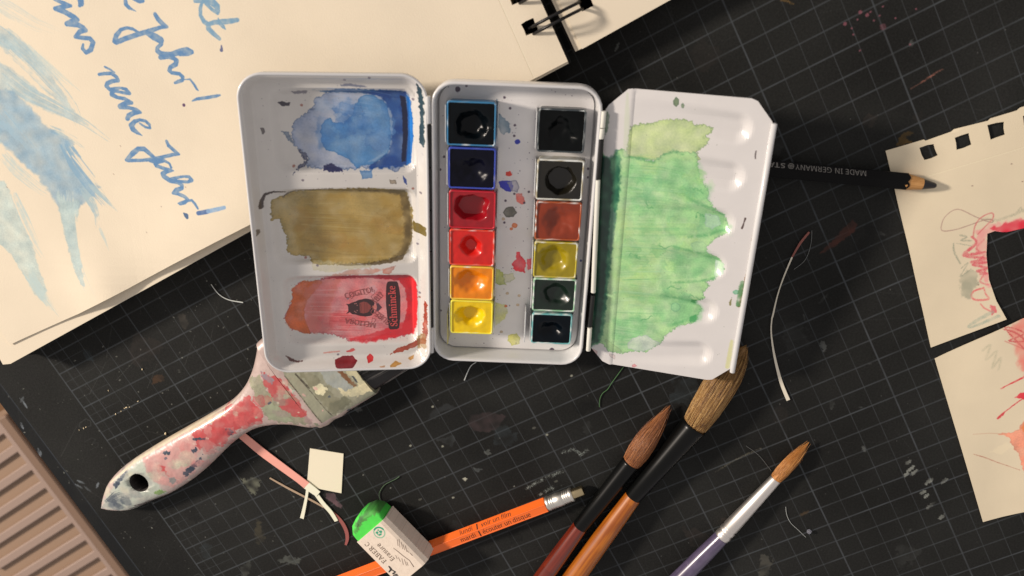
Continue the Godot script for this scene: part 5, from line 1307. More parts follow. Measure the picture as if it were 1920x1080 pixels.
func build_loose_papers() -> void:
	var cv := Cv.new(150, -85, 300, 150, 5.0, 91)
	cv.gain = G_FAR
	cv.fill(c8(219, 196, 164), 0.012, 0.015, 0.05)
	draw_on_papers(cv)
	var paper := rough_paper(painted(cv, 0.85), 0.16, 44, 0.3)
	var out := v2([152.4, -63.2, 159.2, -65.4, 166.7, -67.9, 167.4, -67.4, 176.7, -71.2, 177.6, -72.2, 189.8, -75.7, 190.5, -76.6, 199.8, -79.8, 201.0, -81.0, 215.6, -85.8, 238.4, -43.4, 224.3, -37.0, 211.7, -32.2, 205.5, -30.5, 203.2, -30.4, 200.4, -30.8, 197.6, -29.6, 198.8, -20.5, 201.9, -9.6, 206.3, -0.5, 211.7, 7.5, 183.2, 21.8])
	var holes := [v2([165.4, -64.6, 168.1, -65.7, 170.7, -66.2, 171.5, -64.1, 172.9, -61.7, 170.4, -60.4, 168.0, -59.7, 166.6, -61.8]), v2([178.3, -68.8, 180.8, -69.9, 183.3, -70.8, 184.1, -68.5, 185.1, -66.2, 182.3, -64.8, 179.7, -64.0, 179.1, -66.7]), v2([189.7, -74.0, 192.8, -74.9, 195.8, -75.4, 196.2, -72.8, 197.1, -70.3, 194.2, -69.2, 192.0, -68.2, 190.8, -71.3]), v2([202.4, -77.7, 205.0, -78.8, 207.7, -79.4, 208.6, -76.7, 209.4, -74.7, 206.8, -73.4, 204.2, -72.5, 203.3, -75.0])]
	for h in holes:
		if Geometry2D.is_polygon_clockwise(h):
			h.reverse()
	var m := Mb.new(cv)
	m.sheet(out, holes, 3.0, func(p: Vector2) -> float: return 0.95 + 0.4 * sin(p.x * 0.09 + p.y * 0.05) + 0.15 * sin(p.y * 0.21), 0.35)
	single("punched_paper", m.done(), paper, "cream watercolour sheet with torn punch holes and a round cut-out ringed in red crayon", "paper")
	out = v2([185.6, 27.0, 202.1, 16.7, 218.3, 7.1, 232.7, 0.1, 271.3, 90.9, 251.7, 96.2, 236.5, 101.3, 227.6, 104.4, 219.4, 107.5])
	m = Mb.new(cv)
	m.sheet(out, [], 3.0, func(p: Vector2) -> float: return 0.95 + 0.4 * sin(p.x * 0.10 - p.y * 0.06) + 0.15 * sin(p.x * 0.19), 0.35)
	single("cut_paper", m.done(), paper, "cream watercolour sheet with a coral red wash and red strokes, below the punched sheet", "paper")
	var plain := rough_paper(mat(ob(232, 214, 180, Vector3(0.95, 0.86, 0.76)), 0.85), 0.3, 45, 0.3)
	m = Mb.new()
	m.sheet(v2([-99.1, 85.2, -82.5, 87.3, -85.0, 109.5, -102.4, 106.6]), [], 4.0, func(_p: Vector2) -> float: return 0.5, 0.35)
	single("paper_square", m.done(), plain, "small blank cream paper offcut, nearly square, lying on the mat", "paper offcut")

func draw_on_papers(cv: Cv) -> void:
	var grey := c8(150, 144, 120)
	var red := c8(212, 84, 90)
	var pinkc := c8(226, 130, 120)
	# upper sheet
	cv.line([170.4, -53.3, 0.14, 205.5, -65.5, 0.13], c8(232, 210, 176), 0.9, 0.2)
	cv.line([170.3, -53.5, 0.08, 205.4, -65.7, 0.08], c8(196, 168, 132), 0.6, 0.2, 0.0, 0.0, 0.0, 1.0)
	cv.poly([192.9, -30.6, 197.5, -33.4, 203.5, -34.5, 210.8, -36.8, 212.7, -31.7, 205.6, -29.9, 197.7, -29.3, 198.7, -20.5, 201.9, -9.6, 203.4, -4.7, 199.8, -8.8, 197.6, -14.3, 195.3, -20.5, 193.7, -25.9], c8(232, 150, 140), 0.7, 1.5, 0.3, 1.6, 0.0, 0.5)
	cv.poly([198.4, -31.7, 204.2, -33.9, 210.9, -36.3, 213.5, -37.0, 214.5, -31.7, 206.7, -30.2, 201.7, -30.4], c8(214, 44, 60), 0.85, 1.2, 0.3, 1.2, 0.0, 0.4)
	cv.line([194.6, -35.6, 0.50, 200.8, -35.4, 0.50, 205.5, -37.2, 0.56, 211.1, -40.3, 0.49], grey, 0.45, 0.8, 0.5, 0.0, 0.5, 0.5)
	cv.line([207.6, -38.9, 0.31, 208.8, -40.9, 0.31, 210.1, -39.0, 0.25, 211.0, -40.9, 0.25], grey, 0.5, 0.5, 0.3, 0.0, 0.4, 0.5)
	var loopd := smooth_flat([178.6, -32.0, 0.16, 179.4, -36.3, 0.16, 183.9, -39.8, 0.16, 191.9, -36.6, 0.19, 198.2, -34.4, 0.22, 198.7, -35.4, 0.22, 195.8, -35.5, 0.19, 190.0, -33.2, 0.19, 185.3, -31.4, 0.19, 181.0, -30.5, 0.16, 179.1, -30.8, 0.16, 178.6, -32.0, 0.16])
	cv.line(loopd, c8(158, 116, 104), 0.85, 0.25, 0.0, 0.0, 0.2, 0.3)
	cv.line(smooth_flat([192.2, -28.2, 0.31, 192.1, -32.6, 0.28, 193.8, -36.3, 0.25, 197.8, -38.4, 0.25, 198.7, -36.1, 0.28, 196.3, -32.7, 0.25, 193.8, -29.3, 0.25]), c8(206, 104, 100), 0.8, 0.3, 0.0, 0.0, 0.2, 0.3)
	cv.line(smooth_flat([191.6, -28.2, 0.38, 193.8, -25.5, 0.50, 189.9, -20.3, 0.82, 198.2, -21.8, 0.44, 191.0, -19.8, 0.63, 199.3, -19.0, 0.44, 193.3, -17.3, 0.57, 199.9, -17.3, 0.44, 194.1, -16.2, 0.51, 200.2, -14.7, 0.44, 196.5, -13.4, 0.51, 200.6, -12.3, 0.44, 198.0, -12.1, 0.32]), red, 0.85, 0.5, 0.3, 0.0, 0.4, 0.4)
	cv.line(smooth_flat([196.7, -27.0, 0.31, 194.2, -23.2, 0.38, 197.8, -20.5, 0.38, 195.9, -17.0, 0.38, 199.6, -13.7, 0.38, 198.5, -8.8, 0.32, 201.9, -7.5, 0.32]), red, 0.6, 0.5, 0.3, 0.0, 0.5, 0.5)
	cv.line(smooth_flat([200.3, -6.0, 0.38, 196.7, -4.5, 0.38, 195.9, -2.4, 0.38, 198.0, -0.6, 0.38, 203.0, -1.2, 0.45, 201.7, -3.2, 0.26, 200.3, -6.0, 0.25]), c8(220, 90, 90), 0.8, 0.4, 0.2, 0.0, 0.4, 0.4)
	cv.line([200.2, 1.1, 0.26, 201.8, 2.8, 0.32, 205.3, 4.5, 0.32], c8(220, 110, 104), 0.7, 0.4)
	cv.poly([204.0, 1.5, 206.0, 1.6, 207.2, 4.4, 205.4, 5.8], red, 0.85, 0.6, 0.5, 0.5, 0.0, 0.3)
	cv.poly([189.9, -10.6, 193.2, -14.2, 196.6, -12.9, 197.8, -7.3, 196.1, -4.5, 195.9, -1.6, 193.1, -0.9, 191.1, -5.0], grey, 0.55, 1.2, 0.4, 1.2, 0.0, 0.6)
	for q in [[186.9, -28.8, 0.38, 189.6, -28.1, 0.31, 187.6, -26.7, 0.38, 191.7, -26.5, 0.31], [185.9, -25.3, 0.16, 188.8, -24.9, 0.19, 192.1, -24.3, 0.16], [184.7, -25.3, 0.25, 185.6, -21.6, 0.38, 189.0, -16.5, 0.32], [189.9, -14.5, 0.25, 192.1, -16.9, 0.25, 190.2, -11.0, 0.25, 193.8, -14.2, 0.25]]:
		cv.line(smooth_flat(q), c8(134, 134, 112), 0.6, 0.35, 0.2, 0.0, 0.4, 0.5)
	cv.line(smooth_flat([205.3, 4.5, 0.77, 200.7, 7.9, 0.77, 197.3, 10.9, 0.65, 198.1, 11.6, 0.52, 202.9, 9.2, 0.64, 208.2, 6.2, 0.64]), c8(160, 164, 142), 0.7, 0.6, 0.3, 0.0, 0.4, 0.4)
	for q in [[198.0, -7.3, 221.3, -2.4], [188.0, -49.6, 207.3, -51.6, 201.7, -58.7]]:
		for i in range(0, q.size(), 2):
			cv.blob(q[i], q[i + 1], 0.4, 0.25, c8(130, 100, 84), 0.7)
	# lower sheet
	cv.poly([213.3, 11.6, 217.8, 6.9, 232.2, -2.2, 243.1, 41.7, 226.4, 35.3, 221.4, 29.9, 218.5, 22.5], c8(228, 128, 110), 0.75, 1.5, 0.25, 3.0, 0.0, 0.4)
	cv.line(smooth_flat([210.9, 11.9, 0.25, 216.2, 13.4, 0.42, 220.8, 17.1, 0.34, 214.4, 17.1, 0.42, 220.1, 13.5, 0.34, 211.6, 11.2, 0.25, 221.5, 20.9, 0.34]), c8(196, 72, 70), 0.8, 0.4, 0.3, 0.0, 0.4, 0.4)
	cv.line(smooth_flat([212.7, 17.4, 0.21, 219.1, 20.0, 0.25, 224.7, 22.7, 0.25]), c8(206, 110, 96), 0.6, 0.4)
	for q in [[204.5, 22.0, 0.43, 207.1, 19.5, 0.43, 206.6, 26.3, 0.43, 210.1, 22.3, 0.43, 209.8, 30.1, 0.43, 212.4, 25.1, 0.43, 212.5, 31.0, 0.34]]:
		cv.line(smooth_flat(q), c8(178, 166, 136), 0.6, 0.8, 0.3, 0.0, 0.4, 0.5)
	cv.line([215.4, 39.8, 0.39, 216.9, 38.5, 0.26, 220.4, 36.1, 0.39, 226.5, 31.9, 0.51], c8(214, 72, 72), 0.85, 0.3, 0.2, 0.0, 0.4)
	cv.line([216.7, 54.3, 0.52, 218.2, 52.2, 0.61, 218.7, 51.2, 0.26, 223.8, 45.4, 0.26, 228.2, 41.2, 0.26], c8(206, 60, 64), 0.8, 0.35, 0.2, 0.0, 0.4)
	cv.poly([223.2, 41.9, 225.3, 41.3, 228.2, 41.2, 228.8, 44.2, 225.4, 44.5, 221.8, 43.7], c8(216, 50, 60), 0.85, 0.6, 0.5, 0.6, 0.0, 0.3)
	cv.poly([218.0, 62.0, 223.2, 61.2, 226.3, 59.0, 227.4, 55.4, 231.8, 51.1, 238.3, 48.8, 248.1, 98.7, 239.3, 90.5, 234.3, 85.4, 231.2, 78.1, 228.0, 70.8, 224.6, 66.8, 223.7, 64.3, 220.8, 62.7], c8(232, 142, 112), 0.88, 0.8, 0.3, 0.5, 0.12, 0.2)
	cv.poly([227.1, 58.4, 228.0, 55.8, 230.9, 55.2, 232.0, 61.3, 228.3, 60.4], c8(226, 120, 60), 0.7, 0.6, 0.4, 1.0)
	cv.line([207.5, 62.7, 0.13, 214.5, 61.9, 0.18, 221.6, 62.0, 0.22], c8(200, 150, 120), 0.6, 0.3)
	cv.line([209.2, 72.6, 0.09, 213.9, 73.9, 0.22, 220.6, 76.5, 0.18, 226.3, 78.3, 0.13, 230.6, 79.7, 0.13], c8(170, 96, 76), 0.75, 0.3, 0.1, 0.0, 0.4, 0.4)
	cv.poly([216.1, 71.4, 222.3, 65.9, 225.3, 67.8, 221.6, 72.2], c8(228, 204, 168), 0.6, 0.6, 0.4, 1.0)

func smooth_flat(a: Array) -> Array:   # a smoothed copy of x, z, radius ...
	var pts := []
	for i in range(0, a.size(), 3):
		pts.append(Vector3(a[i], a[i + 1], a[i + 2]))
	var out := []
	for p in smooth_path(pts, 4):
		out.append_array([p.x, p.y, maxf(p.z, 0.05)])
	return out

func hairs_texture(a: Color, b: Color, sd: int, fx := 0.22, fy := 0.012) -> StandardMaterial3D:
	var img := Image.create(128, 256, false, Image.FORMAT_RGB8)
	var n := FastNoiseLite.new()
	n.seed = sd; n.fractal_octaves = 3; n.frequency = 1.0
	for y in 256:
		for x in 128:
			var v := n.get_noise_2d(x * fx, y * fy) * 0.9 + 0.5 + n.get_noise_2d(x * fx * 0.2 + 50.0, y * fy * 2.0) * 0.4
			img.set_pixel(x, y, a.lerp(b, clampf(v, 0.0, 1.0)))
	var m := mat(Color.WHITE, 0.55)
	m.albedo_texture = ImageTexture.create_from_image(img)
	return m

func section(u: Vector2, l: Vector2, t: float, y0: float, power := 3.0, n := 28) -> PackedVector3Array:
	var mid := (u + l) * 0.5; var half := (u - l) * 0.5
	var r := PackedVector3Array()
	for k in n:
		var a := TAU * k / n
		var c: float = signf(cos(a)) * pow(absf(cos(a)), 2.0 / power); var s: float = signf(sin(a)) * pow(absf(sin(a)), 2.0 / power)
		r.append(Vector3(mid.x + half.x * c, y0 + t * 0.5 + t * 0.5 * s, mid.y + half.y * c))
	return r

func build_flat_brush() -> void:
	var t := thing("flat_brush", "wide flat paint brush with a red and cream paint splashed handle, under the open lid", "paint brush")
	var g := Vector3(1.12, 1.0, 0.9)
	var cv := Cv.new(-235, -5, 5, 145, 5.0, 121)
	cv.gain = g
	cv.fill(c8(194, 164, 150), 0.03, 0.06, 0.12)
	var cream := c8(204, 190, 160); var red := c8(196, 70, 68); var pinkc := c8(210, 150, 138); var navy := c8(52, 60, 74)
	cv.poly([-207.8, 120.1, -193.7, 99.5, -179.5, 88.2, -173.7, 96.5, -169.9, 108.0, -187.8, 119.9], c8(186, 184, 164), 0.9, 1.6, 0.2, 2.0, 0.0, 0.3)
	cv.poly([-179.5, 88.2, -166.0, 79.0, -151.2, 71.8, -148.8, 80.1, -154.1, 95.5, -165.8, 103.8, -174.2, 100.4], pinkc, 0.85, 1.6, 0.2, 1.5, 0.0, 0.3)
	cv.poly([-151.3, 72.8, -140.2, 65.8, -131.0, 59.1, -124.4, 60.6, -126.8, 67.9, -136.4, 77.6, -145.5, 81.8, -150.3, 78.3], red, 0.85, 2.5, 0.25, 1.2, 0.0, 0.4)
	cv.poly([-131.0, 59.1, -121.9, 52.4, -115.9, 60.2, -116.4, 64.7, -124.3, 67.8, -128.3, 65.3], red, 0.85, 1.5, 0.3, 0.8, 0.0, 0.3)
	cv.poly([-172.0, 90.7, -167.7, 91.4, -166.7, 97.1, -171.1, 96.9], red, 0.8, 1.2, 0.4, 1.0, 0.0, 0.4)
	cv.poly([-180.3, 87.3, -164.1, 78.0, -145.7, 68.8, -131.3, 61.8, -131.9, 60.0, -146.2, 66.1, -165.6, 76.2, -180.0, 85.4], c8(220, 186, 150), 0.85, 1.0, 0.3, 0.8, 0.0, 0.5)
	cv.poly([-121.3, 44.7, -115.2, 41.9, -111.7, 49.3, -105.4, 57.9, -95.1, 62.6, -89.3, 65.6, -97.8, 66.6, -107.3, 65.7, -113.1, 64.1, -118.2, 54.7], c8(150, 142, 112), 0.92, 2.0, 0.3, 0.5, 0.1, 0.3)
	cv.poly([-114.4, 40.6, -105.1, 41.5, -98.8, 50.0, -93.6, 59.3, -95.0, 62.0, -101.0, 62.2, -105.4, 58.6, -110.2, 52.4, -113.3, 46.9], c8(190, 78, 74), 0.95, 1.6, 0.35, 0.5, 0.0, 0.3)
	cv.poly([-115.0, 40.0, -110.9, 41.1, -108.2, 43.5, -109.6, 45.4, -113.6, 43.7], c8(150, 130, 132), 0.8, 1.2, 0.4, 0.8, 0.0, 0.4)
	cv.poly([-130.6, 59.0, -123.5, 60.0, -117.0, 60.4, -116.1, 64.2, -124.3, 67.2, -131.9, 70.8, -135.3, 68.3], c8(200, 74, 72), 0.85, 1.8, 0.3, 0.6, 0.0, 0.4)
	cv.poly([-115.6, 58.4, -111.0, 54.3, -105.6, 60.5, -102.3, 64.2, -106.1, 65.7, -113.1, 64.1], c8(158, 156, 124), 0.95, 1.4, 0.35, 0.5, 0.0, 0.4)
	cv.poly([-95.5, 61.3, -91.5, 62.4, -93.0, 66.4, -96.5, 65.2], c8(180, 140, 136), 0.8, 0.8, 0.4, 0.6, 0.0, 0.4)
	cv.poly([-101.2, 44.5, -99.4, 43.8, -98.4, 46.9, -99.6, 49.1, -100.9, 47.0], c8(190, 196, 170), 0.95, 0.6, 0.5, 0.3, 0.2, 0.2)
	cv.blob([-103.7, 51.5][0], [-103.7, 51.5][1], 1.4, 1.2, c8(170, 150, 120), 0.9, 0.0, 0.3, 0.2)
	for q in [[-169.4, 84.9, -165.7, 83.3, -163.8, 83.6, -164.7, 85.4], [-153.3, 81.7, -150.5, 80.2, -149.6, 81.5, -151.8, 83.5], [-134.3, 70.1, -132.9, 69.1, -131.0, 71.3, -132.5, 73.3, -134.6, 72.7], [-159.3, 94.8, -155.9, 91.8, -148.6, 85.7, -147.5, 83.8, -148.8, 87.6, -153.9, 93.6, -157.9, 97.1], [-151.7, 75.6, -144.7, 74.8, -145.0, 76.0, -150.9, 76.6], [-197.1, 104.6, -191.9, 99.4, -187.4, 93.4, -190.1, 99.3, -195.6, 106.5], [-202.2, 113.7, -197.5, 112.5, -196.1, 115.4, -201.0, 117.7], [-175.3, 83.3, -173.5, 82.8, -173.1, 83.5]]:
		cv.poly(q, navy, 0.9, 0.9, 0.5, 0.4, 0.0, 0.4)
	cv.poly([-176.0, 106.8, -172.2, 105.2, -169.7, 106.5, -173.6, 109.2], c8(120, 150, 70), 0.8, 0.9, 0.5, 0.5, 0.0, 0.4)
	cv.poly([-166.8, 98.1, -164.0, 97.0, -162.7, 100.8, -165.5, 101.9], c8(130, 130, 124), 0.8, 0.9, 0.5, 0.5)
	cv.poly([-206.9, 120.0, -198.8, 109.6, -192.0, 112.2, -194.6, 117.3], c8(120, 120, 116), 0.6, 2.0, 0.3, 1.0, 0.0, 0.8)
	var spine := [-197.9, 112.9, -183.4, 103.1, -168.8, 92.5, -154.4, 85.3, -140.0, 76.5, -125.7, 65.4, -111.8, 55.6, -98.4, 49.0]
	for i in range(0, spine.size(), 2):
		var tones: Array = [[c8(168, 166, 150), navy, cream], [cream, c8(190, 186, 166), c8(120, 120, 118)], [pinkc, cream, c8(200, 168, 150)], [pinkc, c8(206, 120, 112), cream], [pinkc, red, c8(190, 120, 112)], [red, c8(206, 96, 90), cream], [red, c8(158, 146, 120), c8(150, 132, 118)], [c8(158, 150, 120), c8(186, 84, 80), cream]][i / 2]
		cv.blooms(spine[i], spine[i + 1], 8.0, 7.0, tones, 9, 4.5, 0.6, rng)
	cv.drag([-191.7, 117.8, 1.13, -168.4, 109.8, 1.38, -144.8, 94.2, 1.35, -129.8, 79.8, 1.33, -110.4, 68.9, 1.30], c8(70, 50, 46), 0.8, 24, 0.6, rng)
	cv.drag([-199.8, 104.0, 1.12, -184.8, 90.4, 1.37, -158.2, 73.4, 1.34, -132.6, 57.4, 1.31, -121.1, 45.9, 1.03], c8(226, 204, 170), 0.8, 18, 0.6, rng)
	cv.drag([-203.8, 116.3, 1.13, -194.6, 109.7, 3.36, -186.5, 110.8, 3.35], c8(84, 88, 92), 0.7, 22, 0.8, rng)
	# the metal band, thick with old paint
	cv.gain = Vector3(0.82, 0.74, 0.66)
	cv.poly([-104.1, 33.6, -102.4, 40.3, -87.4, 64.0, -56.1, 46.4, -68.4, 31.0], c8(140, 134, 108), 0.95, 0.3, 0.3, 0.3, 0.0, 0.15)
	cv.poly([-96.5, 38.8, -91.2, 45.4, -87.1, 52.7, -81.8, 60.0, -75.6, 54.7, -83.2, 46.3, -89.5, 38.5], c8(122, 114, 88), 0.8, 2.0, 0.3, 1.0, 0.0, 0.7)
	cv.poly([-85.9, 37.2, -77.4, 37.4, -71.6, 45.8, -75.2, 47.8, -81.9, 45.0, -84.0, 42.6], c8(150, 148, 136), 0.9, 1.2, 0.35, 0.5, 0.0, 0.3)
	cv.poly([-90.1, 45.9, -86.4, 43.6, -83.2, 46.3, -85.7, 49.5, -89.1, 48.4], c8(206, 192, 152), 0.95, 1.0, 0.5, 0.4, 0.1, 0.2)
	cv.poly([-78.2, 45.4, -75.2, 47.8, -69.8, 45.1, -67.8, 40.1, -63.2, 39.9, -60.1, 45.3, -69.5, 50.0, -75.3, 50.3, -77.6, 49.1], c8(196, 180, 140), 0.95, 1.5, 0.4, 0.4, 0.1, 0.3)
	cv.poly([-75.6, 36.7, -67.6, 36.1, -63.3, 40.5, -68.1, 44.4, -71.3, 41.5], c8(186, 172, 134), 0.9, 1.2, 0.4, 0.4, 0.0, 0.4)
	cv.poly([-78.5, 37.2, -76.2, 37.1, -69.8, 44.5, -71.0, 45.1, -75.9, 41.0], c8(110, 66, 34), 0.85, 0.6, 0.5, 0.4, 0.0, 0.4)
	cv.poly([-72.1, 39.7, -70.9, 39.9, -68.9, 43.2, -70.0, 43.1], c8(60, 62, 64), 0.9, 0.3, 0.5, 0.3)
	cv.poly([-67.8, 40.1, -65.5, 40.0, -65.7, 42.5, -67.3, 41.9], c8(80, 76, 60), 0.7, 0.6, 0.5, 0.4)
	cv.poly([-83.7, 53.8, -75.3, 50.3, -72.1, 53.3, -78.1, 57.3, -81.7, 58.7], c8(112, 106, 82), 0.8, 1.8, 0.4, 0.8, 0.0, 0.7)
	for q in [[-97.7, 39.4, 0.41, -94.5, 43.0, 0.47, -91.8, 46.0, 0.35], [-97.7, 39.4, 0.29, -90.3, 49.0, 0.23, -86.1, 55.1, 0.23, -82.4, 60.0, 0.29], [-102.4, 40.3, 0.29, -95.1, 51.1, 0.23, -87.3, 63.7, 0.30]]:
		cv.line(q, c8(66, 58, 44), 0.75, 0.3, 0.3, 0.0, 0.5)
	for i in 60:
		var p := [-172.5, 95.6, -73.6, 51.2]
		var f := rng.randf()
		var x := lerpf(p[0], p[2], f) + rng.randf_range(-14, 14); var z := lerpf(p[1], p[3], f) + rng.randf_range(-14, 14)
		cv.blob(x, z, rng.randf_range(0.3, 1.3), rng.randf_range(0.3, 0.8), [cream, navy, c8(150, 146, 120), pinkc, red][i % 5], rng.randf_range(0.3, 0.8), rng.randf() * 3.0, 0.7)
	var paintwork := painted(cv, 0.4, 0.3)
	var hn := FastNoiseLite.new()
	hn.seed = 9; hn.frequency = 0.03; hn.fractal_octaves = 3
	var nt := NoiseTexture2D.new()
	nt.width = 1024; nt.height = 640; nt.noise = hn; nt.as_normal_map = true; nt.bump_strength = 1.3
	paintwork.normal_enabled = true; paintwork.normal_texture = nt
	var us := [-208.3, 120.8, -205.7, 113.8, -200.9, 104.9, -191.1, 95.3, -175.7, 84.5, -159.4, 74.4, -143.6, 64.8, -132.1, 57.0, -125.0, 49.2, -120.8, 41.4, -118.3, 34.2, -116.7, 27.8]
	var ls := [-207.5, 121.3, -202.5, 121.7, -192.1, 120.5, -178.5, 113.8, -165.0, 106.9, -149.8, 95.0, -134.6, 80.1, -123.7, 72.1, -113.6, 69.1, -103.6, 68.6, -95.4, 69.7, -89.8, 68.8]
	var th := [3.0, 6.5, 9.5, 11.5, 12.5, 13.0, 12.5, 12.0, 12.0, 12.5, 13.0, 13.2]
	var uu := []; var ll := []
	for i in th.size():
		uu.append(Vector3(us[i * 2], th[i], us[i * 2 + 1])); ll.append(Vector3(ls[i * 2], 0, ls[i * 2 + 1]))
	uu = smooth_path(uu, 3); ll = smooth_path(ll, 3)
	var rings := []
	for i in uu.size():
		rings.append(section(Vector2(uu[i].x, uu[i].z), Vector2(ll[i].x, ll[i].z), uu[i].y, maxf(0.0, (13.2 - uu[i].y) * 0.4), 2.7))
	var m := Mb.new(cv)
	m.loft(rings)
	var body := CSGMesh3D.new()
	body.name = "handle"
	body.mesh = m.done()
	body.material = paintwork
	var hole := [-182.4, 101.8]
	var drill := CSGCylinder3D.new()
	drill.name = "hanging_hole"
	drill.radius = 5.0 * MM
	drill.height = 60 * MM
	drill.sides = 28
	drill.position = Vector3(hole[0], 5, hole[1]) * MM
	drill.operation = CSGShape3D.OPERATION_SUBTRACTION
	drill.material = mat(c8(40, 34, 32), 0.8)
	body.add_child(drill)
	t.add_child(body)
	# ferrule
	var fu := [-115.8, 26.9, -101.7, 16.0, -88.0, 9.1]
	var fl := [-89.1, 67.8, -75.9, 58.8, -61.7, 49.5]
	rings = []
	var f2 := []
	for i in 9:
		var f := i / 8.0
		var u := Vector2(fu[0], fu[1]).lerp(Vector2(fu[4], fu[5]), f); var l := Vector2(fl[0], fl[1]).lerp(Vector2(fl[4], fl[5]), f)
		var bump := 0.5 if i in [1, 3] else 0.0
		var w := (u - l).normalized() * (0.5 + bump)
		rings.append(section(u + w, l - w, 14.6 - f * 1.5 + bump * 1.4, -0.0, 4.5, 36))
	m = Mb.new(cv)
	m.loft(rings)
	var metal := paintwork.duplicate()
	metal.metallic = 0.08
	var fer := part("ferrule", m.done(), metal, t)
	for q in [[-90.0, 50.9], [-99.6, 36.4]]:
		m = Mb.new()
		m.lathe(Vector3(q[0], 13.5, q[1]), Vector3(q[0], 15.2, q[1]), [0, 1.6, 1.0, 1.5, 1.5, 0.9], 14)
		part("nail", m.done(), mat(c8(96, 66, 34), 0.4, 0.5), fer)
	# bristles
	var bu := [-88.1, 9.9, -71.0, 1.0, -53.0, 4.3]
	var bl := [-62.1, 48.7, -48.5, 39.5, -34.6, 31.3]
	rings = []
	for i in 9:
		var f := i / 8.0
		var u := Vector2(bu[0], bu[1]).lerp(Vector2(bu[4], bu[5]), f); var l := Vector2(bl[0], bl[1]).lerp(Vector2(bl[4], bl[5]), f)
		rings.append(section(u, l, lerpf(11.5, 2.5, f), lerpf(1.0, 0.2, f), 3.0, 24))
	m = Mb.new()
	m.loft(rings)
	var dark := mat(c8(22, 20, 22), 0.45)
	var tuft := part("bristles", m.done(), dark, t)
	var hm := Mb.new()
	hm.colored = true
	for i in 260:
		var w := rng.randf(); var lift := rng.randf_range(0.2, 1.0)
		var pts := []
		for k in 5:
			var f := k / 4.0 * rng.randf_range(0.85, 1.06)
			var u := Vector2(bu[0], bu[1]).lerp(Vector2(bu[4], bu[5]), f); var l := Vector2(bl[0], bl[1]).lerp(Vector2(bl[4], bl[5]), f)
			var p := l.lerp(u, clampf(w + sin(f * 3.0 + i) * 0.008, -0.01, 1.01))
			var edge := sqrt(maxf(0.0, 1.0 - pow(absf(w * 2.0 - 1.0), 3.0)))
			pts.append(Vector3(p.x, lerpf(1.0, 0.2, f) + lerpf(11.5, 2.5, f) * (0.5 + 0.5 * edge) + lift * 0.25, p.y))
		var c := rng.randf_range(0.006, 0.02) if i % 6 and w > 0.06 else rng.randf_range(0.12, 0.4)
		hm.tint = Color(c, c * 0.95, c * 0.9)
		hm.tube(pts, [0.16, 0.16, 0.14, 0.1, 0.05], 4)
	var hairm := mat(Color.WHITE, 0.4)
	hairm.vertex_color_use_as_albedo = true
	part("loose_bristles", hm.done(), hairm, tuft).set_meta("kind", "stuff")

# hair strands lying along a turned tuft
func strands(p0: Vector3, p1: Vector3, prof: Array, count: int, tones: Array, thick: float) -> ArrayMesh:
	var m := Mb.new()
	m.colored = true
	var ax := (p1 - p0).normalized()
	var side := ax.cross(Vector3.UP).normalized(); var up := side.cross(ax)
	for i in count:
		var a := rng.randf() * TAU
		var s0: float = rng.randf_range(0.0, 0.35); var s1 := rng.randf_range(0.6, 1.02)
		var pts := []
		var wob := rng.randf_range(-0.12, 0.12)
		for k in 6:
			var f := lerpf(s0, s1, k / 5.0)
			var x: float = f * prof[prof.size() - 2]
			var r := 0.0
			for j in range(0, prof.size() - 2, 2):
				if x >= prof[j] and x <= prof[j + 2] + 0.001:
					r = lerpf(prof[j + 1], prof[j + 3], (x - prof[j]) / maxf(prof[j + 2] - prof[j], 0.001))
			var b := a + wob * (k / 5.0)
			pts.append(p0 + ax * x + (side * cos(b) + up * sin(b)) * (r + 0.12 + (0.9 * pow(k / 5.0, 2.0) if i % 17 == 0 else 0.0)))
		m.tint = tones[i % tones.size()]
		m.tube(pts, [thick, thick, thick, thick * 0.9, thick * 0.7, thick * 0.3], 4)
	return m.done()

